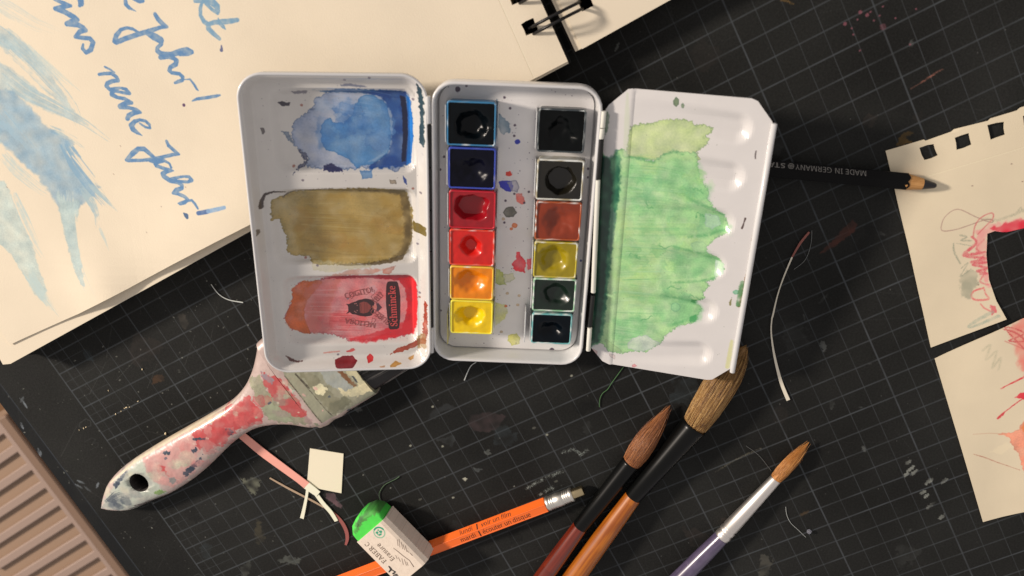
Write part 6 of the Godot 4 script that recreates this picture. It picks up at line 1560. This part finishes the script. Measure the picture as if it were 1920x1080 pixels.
func build_round_brushes() -> void:
	var hair_m := mat(Color.WHITE, 0.42)
	hair_m.vertex_color_use_as_albedo = true
	var black := mat(c8(9, 10, 10), 0.28)
	black.metallic_specular = 0.32
	# dark red handled brush
	var t := thing("round_brush", "round brush with dark red handle and brown pointed tuft, left of the orange handled one", "paint brush")
	var q := [-5.1, 186.2, 17.9, 148.2, 33.5, 118.6, 56.4, 82.5, 72.4, 53.7]
	var a := Vector3(q[0], 4.6, q[1]); var b := Vector3(q[4], 4.6, q[5]); var c := Vector3(q[6], 4.6, q[7]); var e := Vector3(q[8], 3.0, q[9])
	var m := Mb.new()
	var l := (b - a).length()
	m.lathe(a, b, [0, 4.3, l * 0.4, 4.6, l * 0.75, 4.35, l, 3.75], 32)
	var red_wood := hairs_texture(c8(86, 22, 8), c8(118, 38, 15), 5, 0.1, 0.004)
	red_wood.roughness = 0.25; red_wood.clearcoat_enabled = true; red_wood.clearcoat = 0.7; red_wood.clearcoat_roughness = 0.1
	part("handle", m.done(), red_wood, t)
	m = Mb.new()
	l = (c - b).length()
	m.lathe(b, c, [0, 3.75, 0.4, 3.85, l * 0.5, 4.1, l - 1.2, 4.5, l - 0.3, 4.55, l, 4.3], 32)
	part("ferrule", m.done(), black, t)
	m = Mb.new()
	l = (e - c).length()
	var pr := [-1.0, 3.9, 1.5, 4.5, l * 0.2, 5.1, l * 0.38, 5.0, l * 0.55, 4.1, l * 0.72, 2.7, l * 0.87, 1.25, l * 0.96, 0.5, l, 0.1]
	m.lathe(c, e, pr, 32)
	var fur := hairs_texture(c8(116, 66, 32), c8(156, 98, 52), 6, 0.5, 0.012)
	var tuft := part("tuft", m.done(), fur, t)
	part("hairs", strands(c, e, pr, 900, [c8(150, 92, 48).srgb_to_linear(), c8(124, 72, 36).srgb_to_linear(), c8(96, 52, 26).srgb_to_linear(), c8(166, 108, 62).srgb_to_linear()], 0.085), hair_m, tuft).set_meta("kind", "stuff")
	# orange wood handled brush
	t = thing("round_brush", "large round brush with orange wood handle, its tawny tuft under the palette corner", "paint brush")
	q = [7.3, 189.2, 31.9, 146.6, 57.9, 99.9, 83.8, 60.9, 103.2, 22.3]
	a = Vector3(q[0], 5.4, q[1]); b = Vector3(q[4], 5.6, q[5]); c = Vector3(q[6], 6.4, q[7]); e = Vector3(q[8], 5.0, q[9])
	m = Mb.new()
	l = (b - a).length()
	m.lathe(a, b, [0, 5.0, l * 0.5, 5.2, l * 0.8, 4.7, l, 4.1], 32)
	var wood := hairs_texture(c8(140, 70, 8), c8(178, 102, 18), 8, 0.16, 0.006)
	wood.roughness = 0.4; wood.clearcoat_enabled = true; wood.clearcoat = 0.3; wood.clearcoat_roughness = 0.25
	part("handle", m.done(), wood, t)
	m = Mb.new()
	l = (c - b).length()
	m.lathe(b, c, [0, 4.1, 0.5, 4.25, l * 0.5, 5.0, l - 2.0, 6.0, l - 0.4, 6.1, l, 5.8], 32)
	part("ferrule", m.done(), black, t)
	m = Mb.new()
	l = (e - c).length()
	pr = [-1.0, 5.3, 2.0, 5.9, l * 0.22, 6.7, l * 0.45, 6.9, l * 0.62, 6.4, l * 0.78, 5.0, l * 0.9, 3.4, l * 0.97, 1.8, l, 0.3]
	m.lathe(c, e, pr, 36, 0.0, false, 0.9)
	fur = hairs_texture(c8(112, 78, 38), c8(168, 128, 72), 9, 0.5, 0.012)
	tuft = part("tuft", m.done(), fur, t)
	part("hairs", strands(c, e, pr, 1300, [c8(154, 114, 60).srgb_to_linear(), c8(128, 90, 44).srgb_to_linear(), c8(98, 66, 32).srgb_to_linear(), c8(186, 150, 92).srgb_to_linear()], 0.09), hair_m, tuft).set_meta("kind", "stuff")
	# purple brush with a silver ferrule
	t = thing("round_brush", "slim round brush with purple handle, silver ferrule and golden pointed tuft", "paint brush")
	q = [59.6, 177.7, 83.7, 144.1, 100.8, 120.9, 123.0, 88.2, 135.8, 69.2]
	a = Vector3(q[0], 4.4, q[1]); b = Vector3(q[4], 4.0, q[5]); c = Vector3(q[6], 3.6, q[7]); e = Vector3(q[8], 3.0, q[9])
	m = Mb.new()
	l = (b - a).length()
	m.lathe(a, b, [0, 4.6, l * 0.5, 4.5, l * 0.8, 4.1, l, 3.6], 32)
	var violet := hairs_texture(c8(78, 68, 94), c8(92, 82, 108), 12, 0.1, 0.02)
	violet.roughness = 0.3; violet.clearcoat_enabled = true; violet.clearcoat = 0.5; violet.clearcoat_roughness = 0.15
	part("handle", m.done(), violet, t)
	m = Mb.new()
	l = (c - b).length()
	m.lathe(b, c, [0, 3.55, 0.3, 3.75, 2.2, 3.8, 2.7, 3.5, 3.2, 3.5, 3.7, 3.8, 5.2, 3.8, 5.7, 3.5, 6.2, 3.5, 6.7, 3.75, l * 0.6, 3.2, l - 0.4, 2.7, l, 2.55], 36)
	var silver := mat(c8(232, 226, 220), 0.42, 1.0)
	part("ferrule", m.done(), silver, t)
	m = Mb.new()
	l = (e - c).length()
	pr = [-1.0, 2.3, 0.5, 2.5, l * 0.2, 2.95, l * 0.42, 2.9, l * 0.62, 2.25, l * 0.8, 1.35, l * 0.93, 0.5, l, 0.05]
	m.lathe(c, e, pr, 28)
	fur = hairs_texture(c8(170, 104, 40), c8(212, 150, 80), 14, 0.5, 0.012)
	tuft = part("tuft", m.done(), fur, t)
	part("hairs", strands(c, e, pr, 500, [c8(206, 146, 78).srgb_to_linear(), c8(168, 104, 42).srgb_to_linear(), c8(146, 92, 42).srgb_to_linear()], 0.06), hair_m, tuft).set_meta("kind", "stuff")

func facet_letters(called: String, words: String, size: float, at: Array, p0: Vector3, ax: Vector3, tilt: float, apothem: float, backwards: bool, c: Color, parent: Node3D, bold := false, shift := 0.0, stretch := 1.0) -> void:
	# on the face of a six-sided pencil whose normal leans tilt degrees from upright towards the top of the picture
	var s: float = Vector3(at[0] - p0.x, 0, at[1] - p0.z).dot(Vector3(ax.x, 0, ax.z).normalized())
	var away := -ax.cross(Vector3.UP).normalized()
	var up := away.cross(ax) * -1.0 if away.cross(ax).y < 0 else away.cross(ax)
	var n := up * cos(deg_to_rad(tilt)) + away * sin(deg_to_rad(tilt))
	var along := -ax if backwards else ax
	var lup := n.cross(along).normalized()
	letters(called, words, size, p0 + ax * s + n * (apothem + 0.02) + lup * shift, along, lup, c, parent, false, bold, stretch)

func build_pencils() -> void:
	# --- orange mechanical pencil
	var t := thing("mechanical_pencil", "orange six-sided mechanical pencil with silver end, printed in black, under the eraser", "pencil")
	var q := [-122.8, 177.1, 17.2, 107.8, 29.6, 101.6, 34.5, 99.2]
	var a := Vector3(q[0], 3.6, q[1]); var b := Vector3(q[2], 3.6, q[3]); var c := Vector3(q[4], 3.6, q[5]); var e := Vector3(q[6], 3.6, q[7])
	var g := Vector3(0.9, 0.81, 0.71)
	var m := Mb.new()
	var l := (b - a).length()
	m.lathe(a, b, [0, 4.0, l - 0.2, 4.0, l, 3.85], 6, 0.0, true)
	# slim rounded edges between the faces
	var orange := mat(ob(244, 96, 22, g), 0.35, 0.0, 0.3)
	var ax := (b - a).normalized()
	var barrel := part("barrel", m.done(), orange, t)
	for k in [1, 2]:
		m = Mb.new()
		var an: float = k * PI / 3.0
		var side := ax.cross(Vector3.UP).normalized(); var up := side.cross(ax)
		var off := (side * cos(an) + up * sin(an)) * 3.72
		m.tube([a + off, b + off], [0.36], 8)
		part("barrel_edge", m.done(), orange, barrel)
	m = Mb.new()
	l = (c - b).length()
	var pf := [0.0, 3.2, 0.2, 3.5]
	for k in 3:
		pf.append_array([1.6 + k, 3.5, 1.9 + k, 3.25, 2.1 + k, 3.25, 2.4 + k, 3.5])
	for k in 4:
		pf.append_array([l - 5.2 + k, 3.4, l - 4.9 + k, 3.15, l - 4.7 + k, 3.15, l - 4.4 + k, 3.4])
	pf.append_array([l - 0.3, 3.4, l, 3.1])
	m.lathe(b, c, pf, 36)
	part("collar", m.done(), mat(c8(222, 218, 210), 0.42, 1.0), t)
	m = Mb.new()
	l = (e - c).length()
	m.lathe(c - ax, e, [0, 2.5, l + 0.6, 2.5, l + 1.0, 2.2], 30)
	part("push_button", m.done(), mat(c8(196, 178, 140), 0.3, 1.0), t)
	var ink := c8(30, 18, 12)
	facet_letters("day_print", "lundi", 2.7, [-22.1, 124.1], a, ax, 60, 3.47, false, ink, barrel)
	facet_letters("day_print", "|", 3.0, [-16.4, 121.5], a, ax, 60, 3.47, false, ink, barrel, true, 0.0, 2.2)
	facet_letters("day_print", "voir un film", 2.7, [-7.3, 116.7], a, ax, 60, 3.47, false, ink, barrel)
	facet_letters("day_print", "mardi", 2.7, [-20.8, 127.0], a, ax, 0, 3.47, false, ink, barrel)
	facet_letters("day_print", "|", 3.0, [-15.0, 123.9], a, ax, 0, 3.47, false, ink, barrel, true, 0.0, 2.2)
	facet_letters("day_print", "écouter un disque", 2.7, [-2.0, 117.7], a, ax, 0, 3.47, false, ink, barrel)
	# --- black pencil
	t = thing("drawing_pencil", "black lacquered pencil with blunt dark point resting on the punched sheet", "pencil")
	q = [60.1, -59.4, 160.8, -51.5, 167.0, -50.6, 172.9, -49.9]
	a = Vector3(q[0], 3.4, q[1]); b = Vector3(q[2], 4.4, q[3]); c = Vector3(q[4], 4.4, q[5]); e = Vector3(q[6], 4.2, q[7])
	ax = (b - a).normalized()
	var black := mat(c8(8, 8, 9), 0.4)
	black.metallic_specular = 0.25
	var cm := Mb.new()
	# sharpening leaves a scalloped edge where the cone cuts the six faces
	var side := ax.cross(Vector3.UP).normalized(); var up := side.cross(ax)
	var rings := []
	var n := 48
	for st in [0.0, 1.0]:
		var r := PackedVector3Array()
		for k in n:
			var an := TAU * k / n
			var local := fposmod(an - deg_to_rad(40.0) + PI / 6.0, PI / 3.0) - PI / 6.0
			var rad := 3.35 / cos(PI / 6.0 - absf(local)) if absf(local) < PI / 6.0 else 3.35
			var back: float = (b - a).length() * st + (0.5 - (rad - 3.35) * 2.6) * st
			r.append(a + ax * back + (side * cos(an) + up * sin(an)) * rad)
		r.reverse()
		rings.append(r)
	cm.loft(rings, true, false)
	var shaft := part("shaft", cm.done(), black, t)
	m = Mb.new()
	l = (c - b).length()
	m.lathe(b - ax * 2.0, c, [0, 3.3, 1.4, 3.4, 2.6, 3.2, 2.0 + l, 2.35], 30)
	var cedar := hairs_texture(c8(176, 124, 66), c8(204, 152, 92), 17, 0.2, 0.02)
	part("sharpened_wood", m.done(), cedar, t)
	m = Mb.new()
	l = (e - c).length()
	m.lathe(c - ax * 0.3, e, [0, 2.38, 0.4, 2.3, l - 0.6, 1.15, l, 0.8, l + 0.3, 0.25], 26)
	part("lead", m.done(), mat(c8(24, 22, 26), 0.4), t)
	var white := c8(118, 115, 110)
	facet_letters("foil_print", "MADE IN GERMANY", 2.15, [130.1, -57.1], a, ax, 40, 3.35, true, white, shaft)
	facet_letters("foil_print", "STA", 3.0, [108.6, -59.4], a, ax, 40, 3.35, true, white, shaft, true, 0.0, 1.25)
	facet_letters("foil_print", "@", 2.6, [114.3, -58.9], a, ax, 40, 3.35, true, white, shaft, true)

func build_eraser() -> void:
	var f := Transform3D(Basis(Vector3(0.70907, 0.00135, -0.70514), Vector3(-0.07891, 0.99387, -0.07745), Vector3(0.70071, 0.11056, 0.70483)), Vector3(-0.06701, 0.01550, 0.11985))
	var t := thing("eraser", "green eraser in a printed kraft card sleeve lying across the orange pencil", "eraser", "", f)
	var g := Vector3(0.95, 0.86, 0.75)
	var w := 9.9
	var plan := [Vector2(-w + 1.0, 28.5), Vector2(-w + 1.0, 1.0), Vector2(-w, -0.5), Vector2(-w, -2.0), Vector2(-w + 0.4, -4.6), Vector2(-w + 2.8, -7.2), Vector2(-2.6, -8.8), Vector2(2.0, -9.0), Vector2(w - 3.0, -7.6), Vector2(w - 0.5, -4.4), Vector2(w, -1.0), Vector2(w - 1.6, 1.0), Vector2(w - 1.6, 28.5)]
	var rings := []
	for q in [[-12.3, 0.6], [-11.8, 0.0], [-2.6, 0.0], [-1.0, 0.5], [-0.5, 1.6]]:
		var r := PackedVector3Array()
		for k in plan.size():
			var p: Vector2 = plan[k]
			var c := Vector2(0, 8)
			var d := (c - p).normalized()
			r.append(Vector3(p.x + d.x * q[1], q[0], p.y + d.y * q[1] * (1.6 if p.y < 0 else 0.3)))
		rings.append(r)
	var cv := Cv.new(-12, -12, 12, 32, 6.0, 131)
	cv.gain = g
	cv.fill(c8(74, 200, 66), 0.03, 0.05, 0.15)
	cv.poly([-8.3, -4.6, -2.8, -7.5, 5.7, -8.5, 12.4, -6.9, 16.4, -5.2, 14.7, -2.4, 9.2, -3.9, 4.7, -5.1, -0.9, -5.4, -6.8, -3.5], c8(80, 128, 60), 0.75, 1.2, 0.5, 0.8, 0.0, 0.6)
	cv.poly([1.5, -8.9, 6.4, -8.5, 8.0, -7.0, 1.2, -6.7, -4.0, -5.5, -3.5, -6.9], c8(52, 88, 44), 0.6, 0.8, 0.6, 0.6, 0.0, 0.8)
	cv.poly([13.0, -5.6, 16.2, -5.0, 16.4, -1.6, 13.7, -0.2, 11.5, -1.7, 11.8, -4.2], c8(28, 96, 34), 0.8, 0.8, 0.6, 0.7, 0.0, 0.4)
	var m := Mb.new(cv)
	m.loft(rings)
	part("rubber", m.done(), painted(cv, 0.7), t)
	# card sleeve
	var sv := Cv.new(-12, -2, 12, 32, 12.0, 133)
	sv.gain = g
	sv.fill(c8(222, 198, 172), 0.03, 0.03, 0.3)
	for i in 500:
		var x := rng.randf_range(-11, 11); var z := rng.randf_range(-1, 31)
		sv.line([x, z, 0.05, x + rng.randf_range(-0.7, 0.7), z + rng.randf_range(-0.7, 0.7), 0.05], c8(150, 124, 98), 0.3, 0.08)
	var green := c8(44, 140, 100)
	var lg := [3.1, 3.4]
	for q in [[3.05, 2.45, 0.0, 6.283], [2.2, 0.0, 0.0, 6.283]]:
		var ring := []
		for k in 25:
			var an := TAU * k / 24.0
			ring.append_array([lg[0] + cos(an) * (q[0] + q[1]) * 0.5, lg[1] + sin(an) * (q[0] + q[1]) * 0.5, (q[0] - q[1]) * 0.5])
		if q[1] > 0.0:
			sv.line(ring, c8(120, 170, 130), 0.8, 0.12)
	var arc := []
	for k in 12:
		var an := -1.9 + 1.9 * k / 11.0
		arc.append_array([lg[0] + cos(an) * 2.75, lg[1] + sin(an) * 2.75, 0.42])
	sv.line(arc, green, 0.95, 0.12)
	for q in [[-0.9, -0.7, 0.8, 0.6], [0.8, 0.1, 0.7, 0.9], [-0.5, 1.0, 0.9, 0.5], [0.5, -1.3, 0.5, 0.35], [-1.3, 0.3, 0.3, 0.5]]:
		sv.blob(lg[0] + q[0], lg[1] + q[1], q[2], q[3], green, 0.9, 0.3, 0.5)
	var hatch := c8(120, 100, 84)
	for q in [[7.3, 11.7, 5.4, 14.1], [8.0, 12.2, 5.6, 15.2], [7.8, 13.9, 6.0, 16.7], [7.6, 15.3, 6.4, 17.7], [8.0, 16.5, 6.6, 19.0], [7.0, 18.7, 7.0, 19.9], [7.2, 20.6, 7.2, 22.2], [0.7, 17.0, 0.0, 18.6], [0.9, 18.7, 0.2, 20.6], [1.9, 20.1, 0.2, 22.7], [2.5, 21.2, 1.1, 24.0], [2.5, 23.0, 1.7, 24.5]]:
		sv.line([q[0], q[1], 0.2, q[2], q[3], 0.22], hatch, 0.75, 0.15)
	sv.line([2.7, 13.6, 0.13, 3.1, 16.2, 0.22, 3.5, 19.6, 0.20, 4.2, 23.2, 0.20, 3.4, 26.8, 0.27], c8(104, 84, 70), 0.9, 0.12)
	for q in [[-6.3, 19.1, 0.41, -6.5, 20.8, 0.54, -8.4, 21.1, 0.36], [-6.5, 21.4, 0.36, -5.9, 23.1, 0.32, -7.7, 22.9, 0.32, -6.3, 24.6, 0.36], [-8.2, 24.0, 0.36, -6.5, 25.4, 0.36, -8.0, 26.3, 0.27]]:
		sv.line(q, c8(40, 36, 34), 0.9, 0.15, 0.15)
	var sw := 10.4
	m = Mb.new(sv)
	rings = []
	# a card box with two soft creases along its top edges
	var profile := [Vector2(-sw, -12.6), Vector2(sw, -12.6), Vector2(sw, -2.2), Vector2(sw - 1.6, -0.3), Vector2(sw - 3.2, 0.35), Vector2(-sw + 1.2, 0.3), Vector2(-sw, -0.9)]
	for z in [0.0, 0.3, 29.0, 29.3]:
		var r := PackedVector3Array()
		for p in profile:
			r.append(Vector3(p.x, p.y, z))
		rings.append(r)
	m.loft(rings, true, false)
	var card := part("card_sleeve", m.done(), painted(sv, 0.8), t)
	var fa := [-7.0, 16.5, -5.7, 4.4]
	var along := Vector3(0, 0, -1)
	var lup := Vector3.UP.cross(along)
	var fc := [-6.2, 9.6]
	letters("maker_print", "FABER C", 3.3, Vector3(fc[0], 0.4, fc[1]), along, lup, ob(110, 88, 70, g), card, true, false, 1.0)
	fc = [-2.0, 12.6]
	letters("maker_print", "Erasure", 2.3, Vector3(fc[0], 0.4, fc[1]), along, lup, ob(110, 88, 70, g), card)

func hair(called: String, pts: Array, radii: Array, m: StandardMaterial3D, label: String, category: String, group := "") -> void:
	var b := Mb.new()
	b.tube(smooth_path(pts, 5), stretch_to(radii, (pts.size() - 1) * 5 + 1), 6)
	single(called, b.done(), m, label, category, group)

func stretch_to(r: Array, n: int) -> Array:
	var out := []
	for i in n:
		var f := float(i) / maxi(n - 1, 1) * (r.size() - 1)
		var k := mini(int(f), r.size() - 2) if r.size() > 1 else 0
		out.append(r[0] if r.size() == 1 else lerpf(r[k], r[k + 1], f - k))
	return out

func ribbon(m: Mb, a: Array, y: float, thick := 0.3) -> void:   # a flat strip: x, z, half width ...
	var left := PackedVector2Array(); var right := PackedVector2Array()
	var n := a.size() / 3
	for i in n:
		var p := Vector2(a[i * 3], a[i * 3 + 1])
		var q := Vector2(a[mini(i + 1, n - 1) * 3], a[mini(i + 1, n - 1) * 3 + 1]) - Vector2(a[maxi(i - 1, 0) * 3], a[maxi(i - 1, 0) * 3 + 1])
		var s: Vector2 = Vector2(-q.y, q.x).normalized() * a[i * 3 + 2]
		left.append(p + s); right.append(p - s)
	right.reverse()
	left.append_array(right)
	m.sheet(left, [], 6.0, func(_p: Vector2) -> float: return y, thick)

func build_scraps() -> void:
	var white := mat(ob(238, 222, 190, Vector3(0.95, 0.86, 0.76)), 0.8)
	var pinkish := mat(ob(236, 156, 134, Vector3(0.95, 0.86, 0.76)), 0.8)
	# paper trimmings beside the flat brush
	var t := thing("paper_strip", "pink edged paper strip running from under the flat brush handle to the paper square", "paper strip", "paper trimmings")
	var m := Mb.new()
	ribbon(m, smooth_flat([-135.9, 76.5, 2.03, -132.0, 79.8, 2.17, -123.6, 87.7, 2.31, -113.6, 96.0, 2.18, -106.0, 102.2, 2.05, -102.2, 105.6, 2.18]), 1.25)
	part("strip", m.done(), pinkish, t)
	m = Mb.new()
	ribbon(m, smooth_flat([-102.2, 105.6, 2.18, -99.4, 107.9, 2.05, -96.6, 110.2, 1.78]), 1.24)
	part("bare_end", m.done(), white, t)
	m = Mb.new()
	ribbon(m, smooth_flat([-97.5, 111.0, 1.09, -94.6, 115.7, 1.10, -91.1, 120.4, 1.10, -88.5, 125.5, 0.96]), 0.95)
	single("paper_strip", m.done(), white, "short curved cream paper strip pointing from the pink strip towards the eraser", "paper strip", "paper trimmings")
	m = Mb.new()
	ribbon(m, smooth_flat([-101.9, 107.6, 0.68, -103.1, 113.1, 0.69, -104.8, 119.7, 0.83, -106.3, 125.0, 0.97]), 0.92)
	single("paper_strip", m.done(), white, "short straight cream paper sliver below the corner of the paper square", "paper strip", "paper trimmings")
	m = Mb.new()
	ribbon(m, smooth_flat([-94.6, 118.0, 0.41, -89.9, 121.2, 0.69, -86.1, 125.9, 0.96, -84.0, 131.1, 0.97, -83.7, 135.8, 0.83, -84.8, 139.6, 0.56]), 0.55)
	single("paper_strip", m.done(), mat(ob(150, 80, 72, Vector3(0.95, 0.86, 0.76)), 0.8), "thin curved reddish paper paring left of the eraser", "paper strip", "paper trimmings")
	m = Mb.new()
	ribbon(m, smooth_flat([-120.9, 102.7, 0.41, -112.1, 108.0, 0.55, -103.5, 112.7, 0.55, -98.5, 115.5, 0.55, -94.6, 118.0, 0.41]), 0.72)
	single("paper_strip", m.done(), mat(ob(170, 140, 110, Vector3(0.95, 0.86, 0.76)), 0.8), "thin tan paper paring crossing under the pink strip", "paper strip", "paper trimmings")
	t = thing("paper_strip", "long bowed paper paring right of the palette, red at its upper tip", "paper strip", "paper trimmings")
	m = Mb.new()
	ribbon(m, smooth_flat([120.0, -17.6, 0.33, 117.5, -8.9, 0.27, 115.7, -0.6, 0.25, 114.6, 8.7, 0.34, 114.3, 11.2, 0.27, 114.7, 17.5, 0.30, 117.1, 28.1, 0.46, 121.2, 40.6, 0.70, 125.3, 49.4, 0.82]), 0.85)
	part("strip", m.done(), mat(ob(206, 190, 164, Vector3(0.8, 0.72, 0.63)), 0.7), t)
	m = Mb.new()
	ribbon(m, smooth_flat([125.9, -28.7, 0.44, 122.7, -23.7, 0.49, 120.0, -17.6, 0.33]), 0.85)
	part("red_tip", m.done(), mat(ob(128, 72, 60, Vector3(0.8, 0.72, 0.63)), 0.7), t)
	# threads and hairs
	var thread := mat(ob(70, 88, 60, Vector3(0.9, 0.8, 0.7)), 0.8)
	hair("thread", v3([-55.2, 98.4, -57.2, 100.0, -59.9, 101.6, -62.9, 103.6, -65.2, 107.0, -65.9, 109.4, -65.5, 112.5], 0.5), [0.24, 0.18, 0.16, 0.16], thread, "curled grey green thread above the eraser", "thread")
	hair("thread", v3([50.9, 36.1, 48.4, 40.2, 45.9, 44.3, 44.1, 47.6, 42.0, 49.6, 40.8, 52.6, 40.7, 56.7], 0.5), [0.2, 0.18], mat(ob(60, 92, 50, Vector3(0.9, 0.8, 0.7)), 0.8), "green thread hanging from the lower edge of the palette", "thread")
	var pale := mat(ob(196, 190, 176, Vector3(0.9, 0.8, 0.7)), 0.5)
	hair("bristle", v3([-16.5, 36.3, -18.8, 38.0, -20.5, 41.1, -22.2, 45.7], 0.5), [0.18, 0.3], pale, "white bristle curling out below the middle tray", "loose bristle")
	hair("bristle", v3([-139.3, 2.1, -136.2, 6.7, -131.7, 9.4, -124.9, 10.5], 0.5), [0.2, 0.32], pale, "pale bristle in the shadow between sketchbook and lid", "loose bristle")
	hair("bristle", v3([87.1, 68.8, 82.4, 74.9, 78.3, 80.7, 75.2, 86.2], 0.6), [0.1, 0.22, 0.18], pale, "straight white bristle beside the black ferrule of the large brush", "loose bristle")
	var thin := mat(ob(110, 106, 98, Vector3(0.9, 0.8, 0.7)), 0.5)
	hair("bristle", v3([108.8, 73.6, 112.5, 76.2, 116.1, 79.4, 121.4, 86.1], 0.4), [0.08], thin, "fine grey hair ending at the tuft of the purple brush", "loose bristle")
	hair("bristle", v3([129.9, 104.9, 130.8, 109.2, 133.0, 113.4, 136.5, 116.8, 140.9, 121.0], 0.4), [0.085], pale, "fine pale hair beside the tiny glass bead", "loose bristle")
	hair("bristle", v3([127.0, -29.3, 127.3, -24.7, 126.7, -19.5, 125.2, -15.7, 121.5, -12.1], 0.4), [0.12], thin, "fine dark hair below the red tip of the bowed paring", "loose bristle")
	# a clear bead
	var bead := SphereMesh.new()
	bead.radius = 1.1 * MM; bead.height = 2.2 * MM
	var glass := mat(Color(0.95, 0.95, 1.0, 0.1), 0.05)
	glass.transparency = BaseMaterial3D.TRANSPARENCY_ALPHA
	glass.refraction_enabled = true
	glass.refraction_scale = 0.05
	var bp := [141.9, 117.4]
	single("glass_bead", bead, glass, "tiny clear bead on the mat right of the purple brush", "bead", "", Transform3D(Basis(), Vector3(bp[0], 1.1, bp[1]) * MM))
	# crumbs
	var crumb := mat(ob(236, 206, 160, Vector3(0.95, 0.86, 0.76)), 0.8)
	var spots := [-196.4, 71.1, -193.4, 69.5, -191.4, 67.8, -190.3, 67.2, -188.7, 67.0, -183.8, 63.6, -172.0, 80.6, -198.2, 58.5, -217.1, 80.9, -214.5, 79.8, -213.2, 79.1, -179.1, 46.4]
	for i in range(0, spots.size(), 2):
		m = Mb.new()
		var big := rng.randf_range(0.28, 0.55)
		if i == 12:
			big = 0.8
		var p := Vector3(spots[i], 0, spots[i + 1])
		var d := Vector3(rng.randf_range(-1, 1), 0, rng.randf_range(-1, 1)).normalized() * big
		m.lathe(p - d + Vector3(0, big * 0.5, 0), p + d + Vector3(0, big * 0.5, 0), [0, 0.1, big * 0.5, big * 0.55, big * 1.2, big * 0.6, big * 2.0, 0.1], 7, rng.randf(), true)
		single("crumb", m.done(), crumb, "tiny pale crumb on the mat beside the flat brush handle", "crumb", "crumbs beside the flat brush")
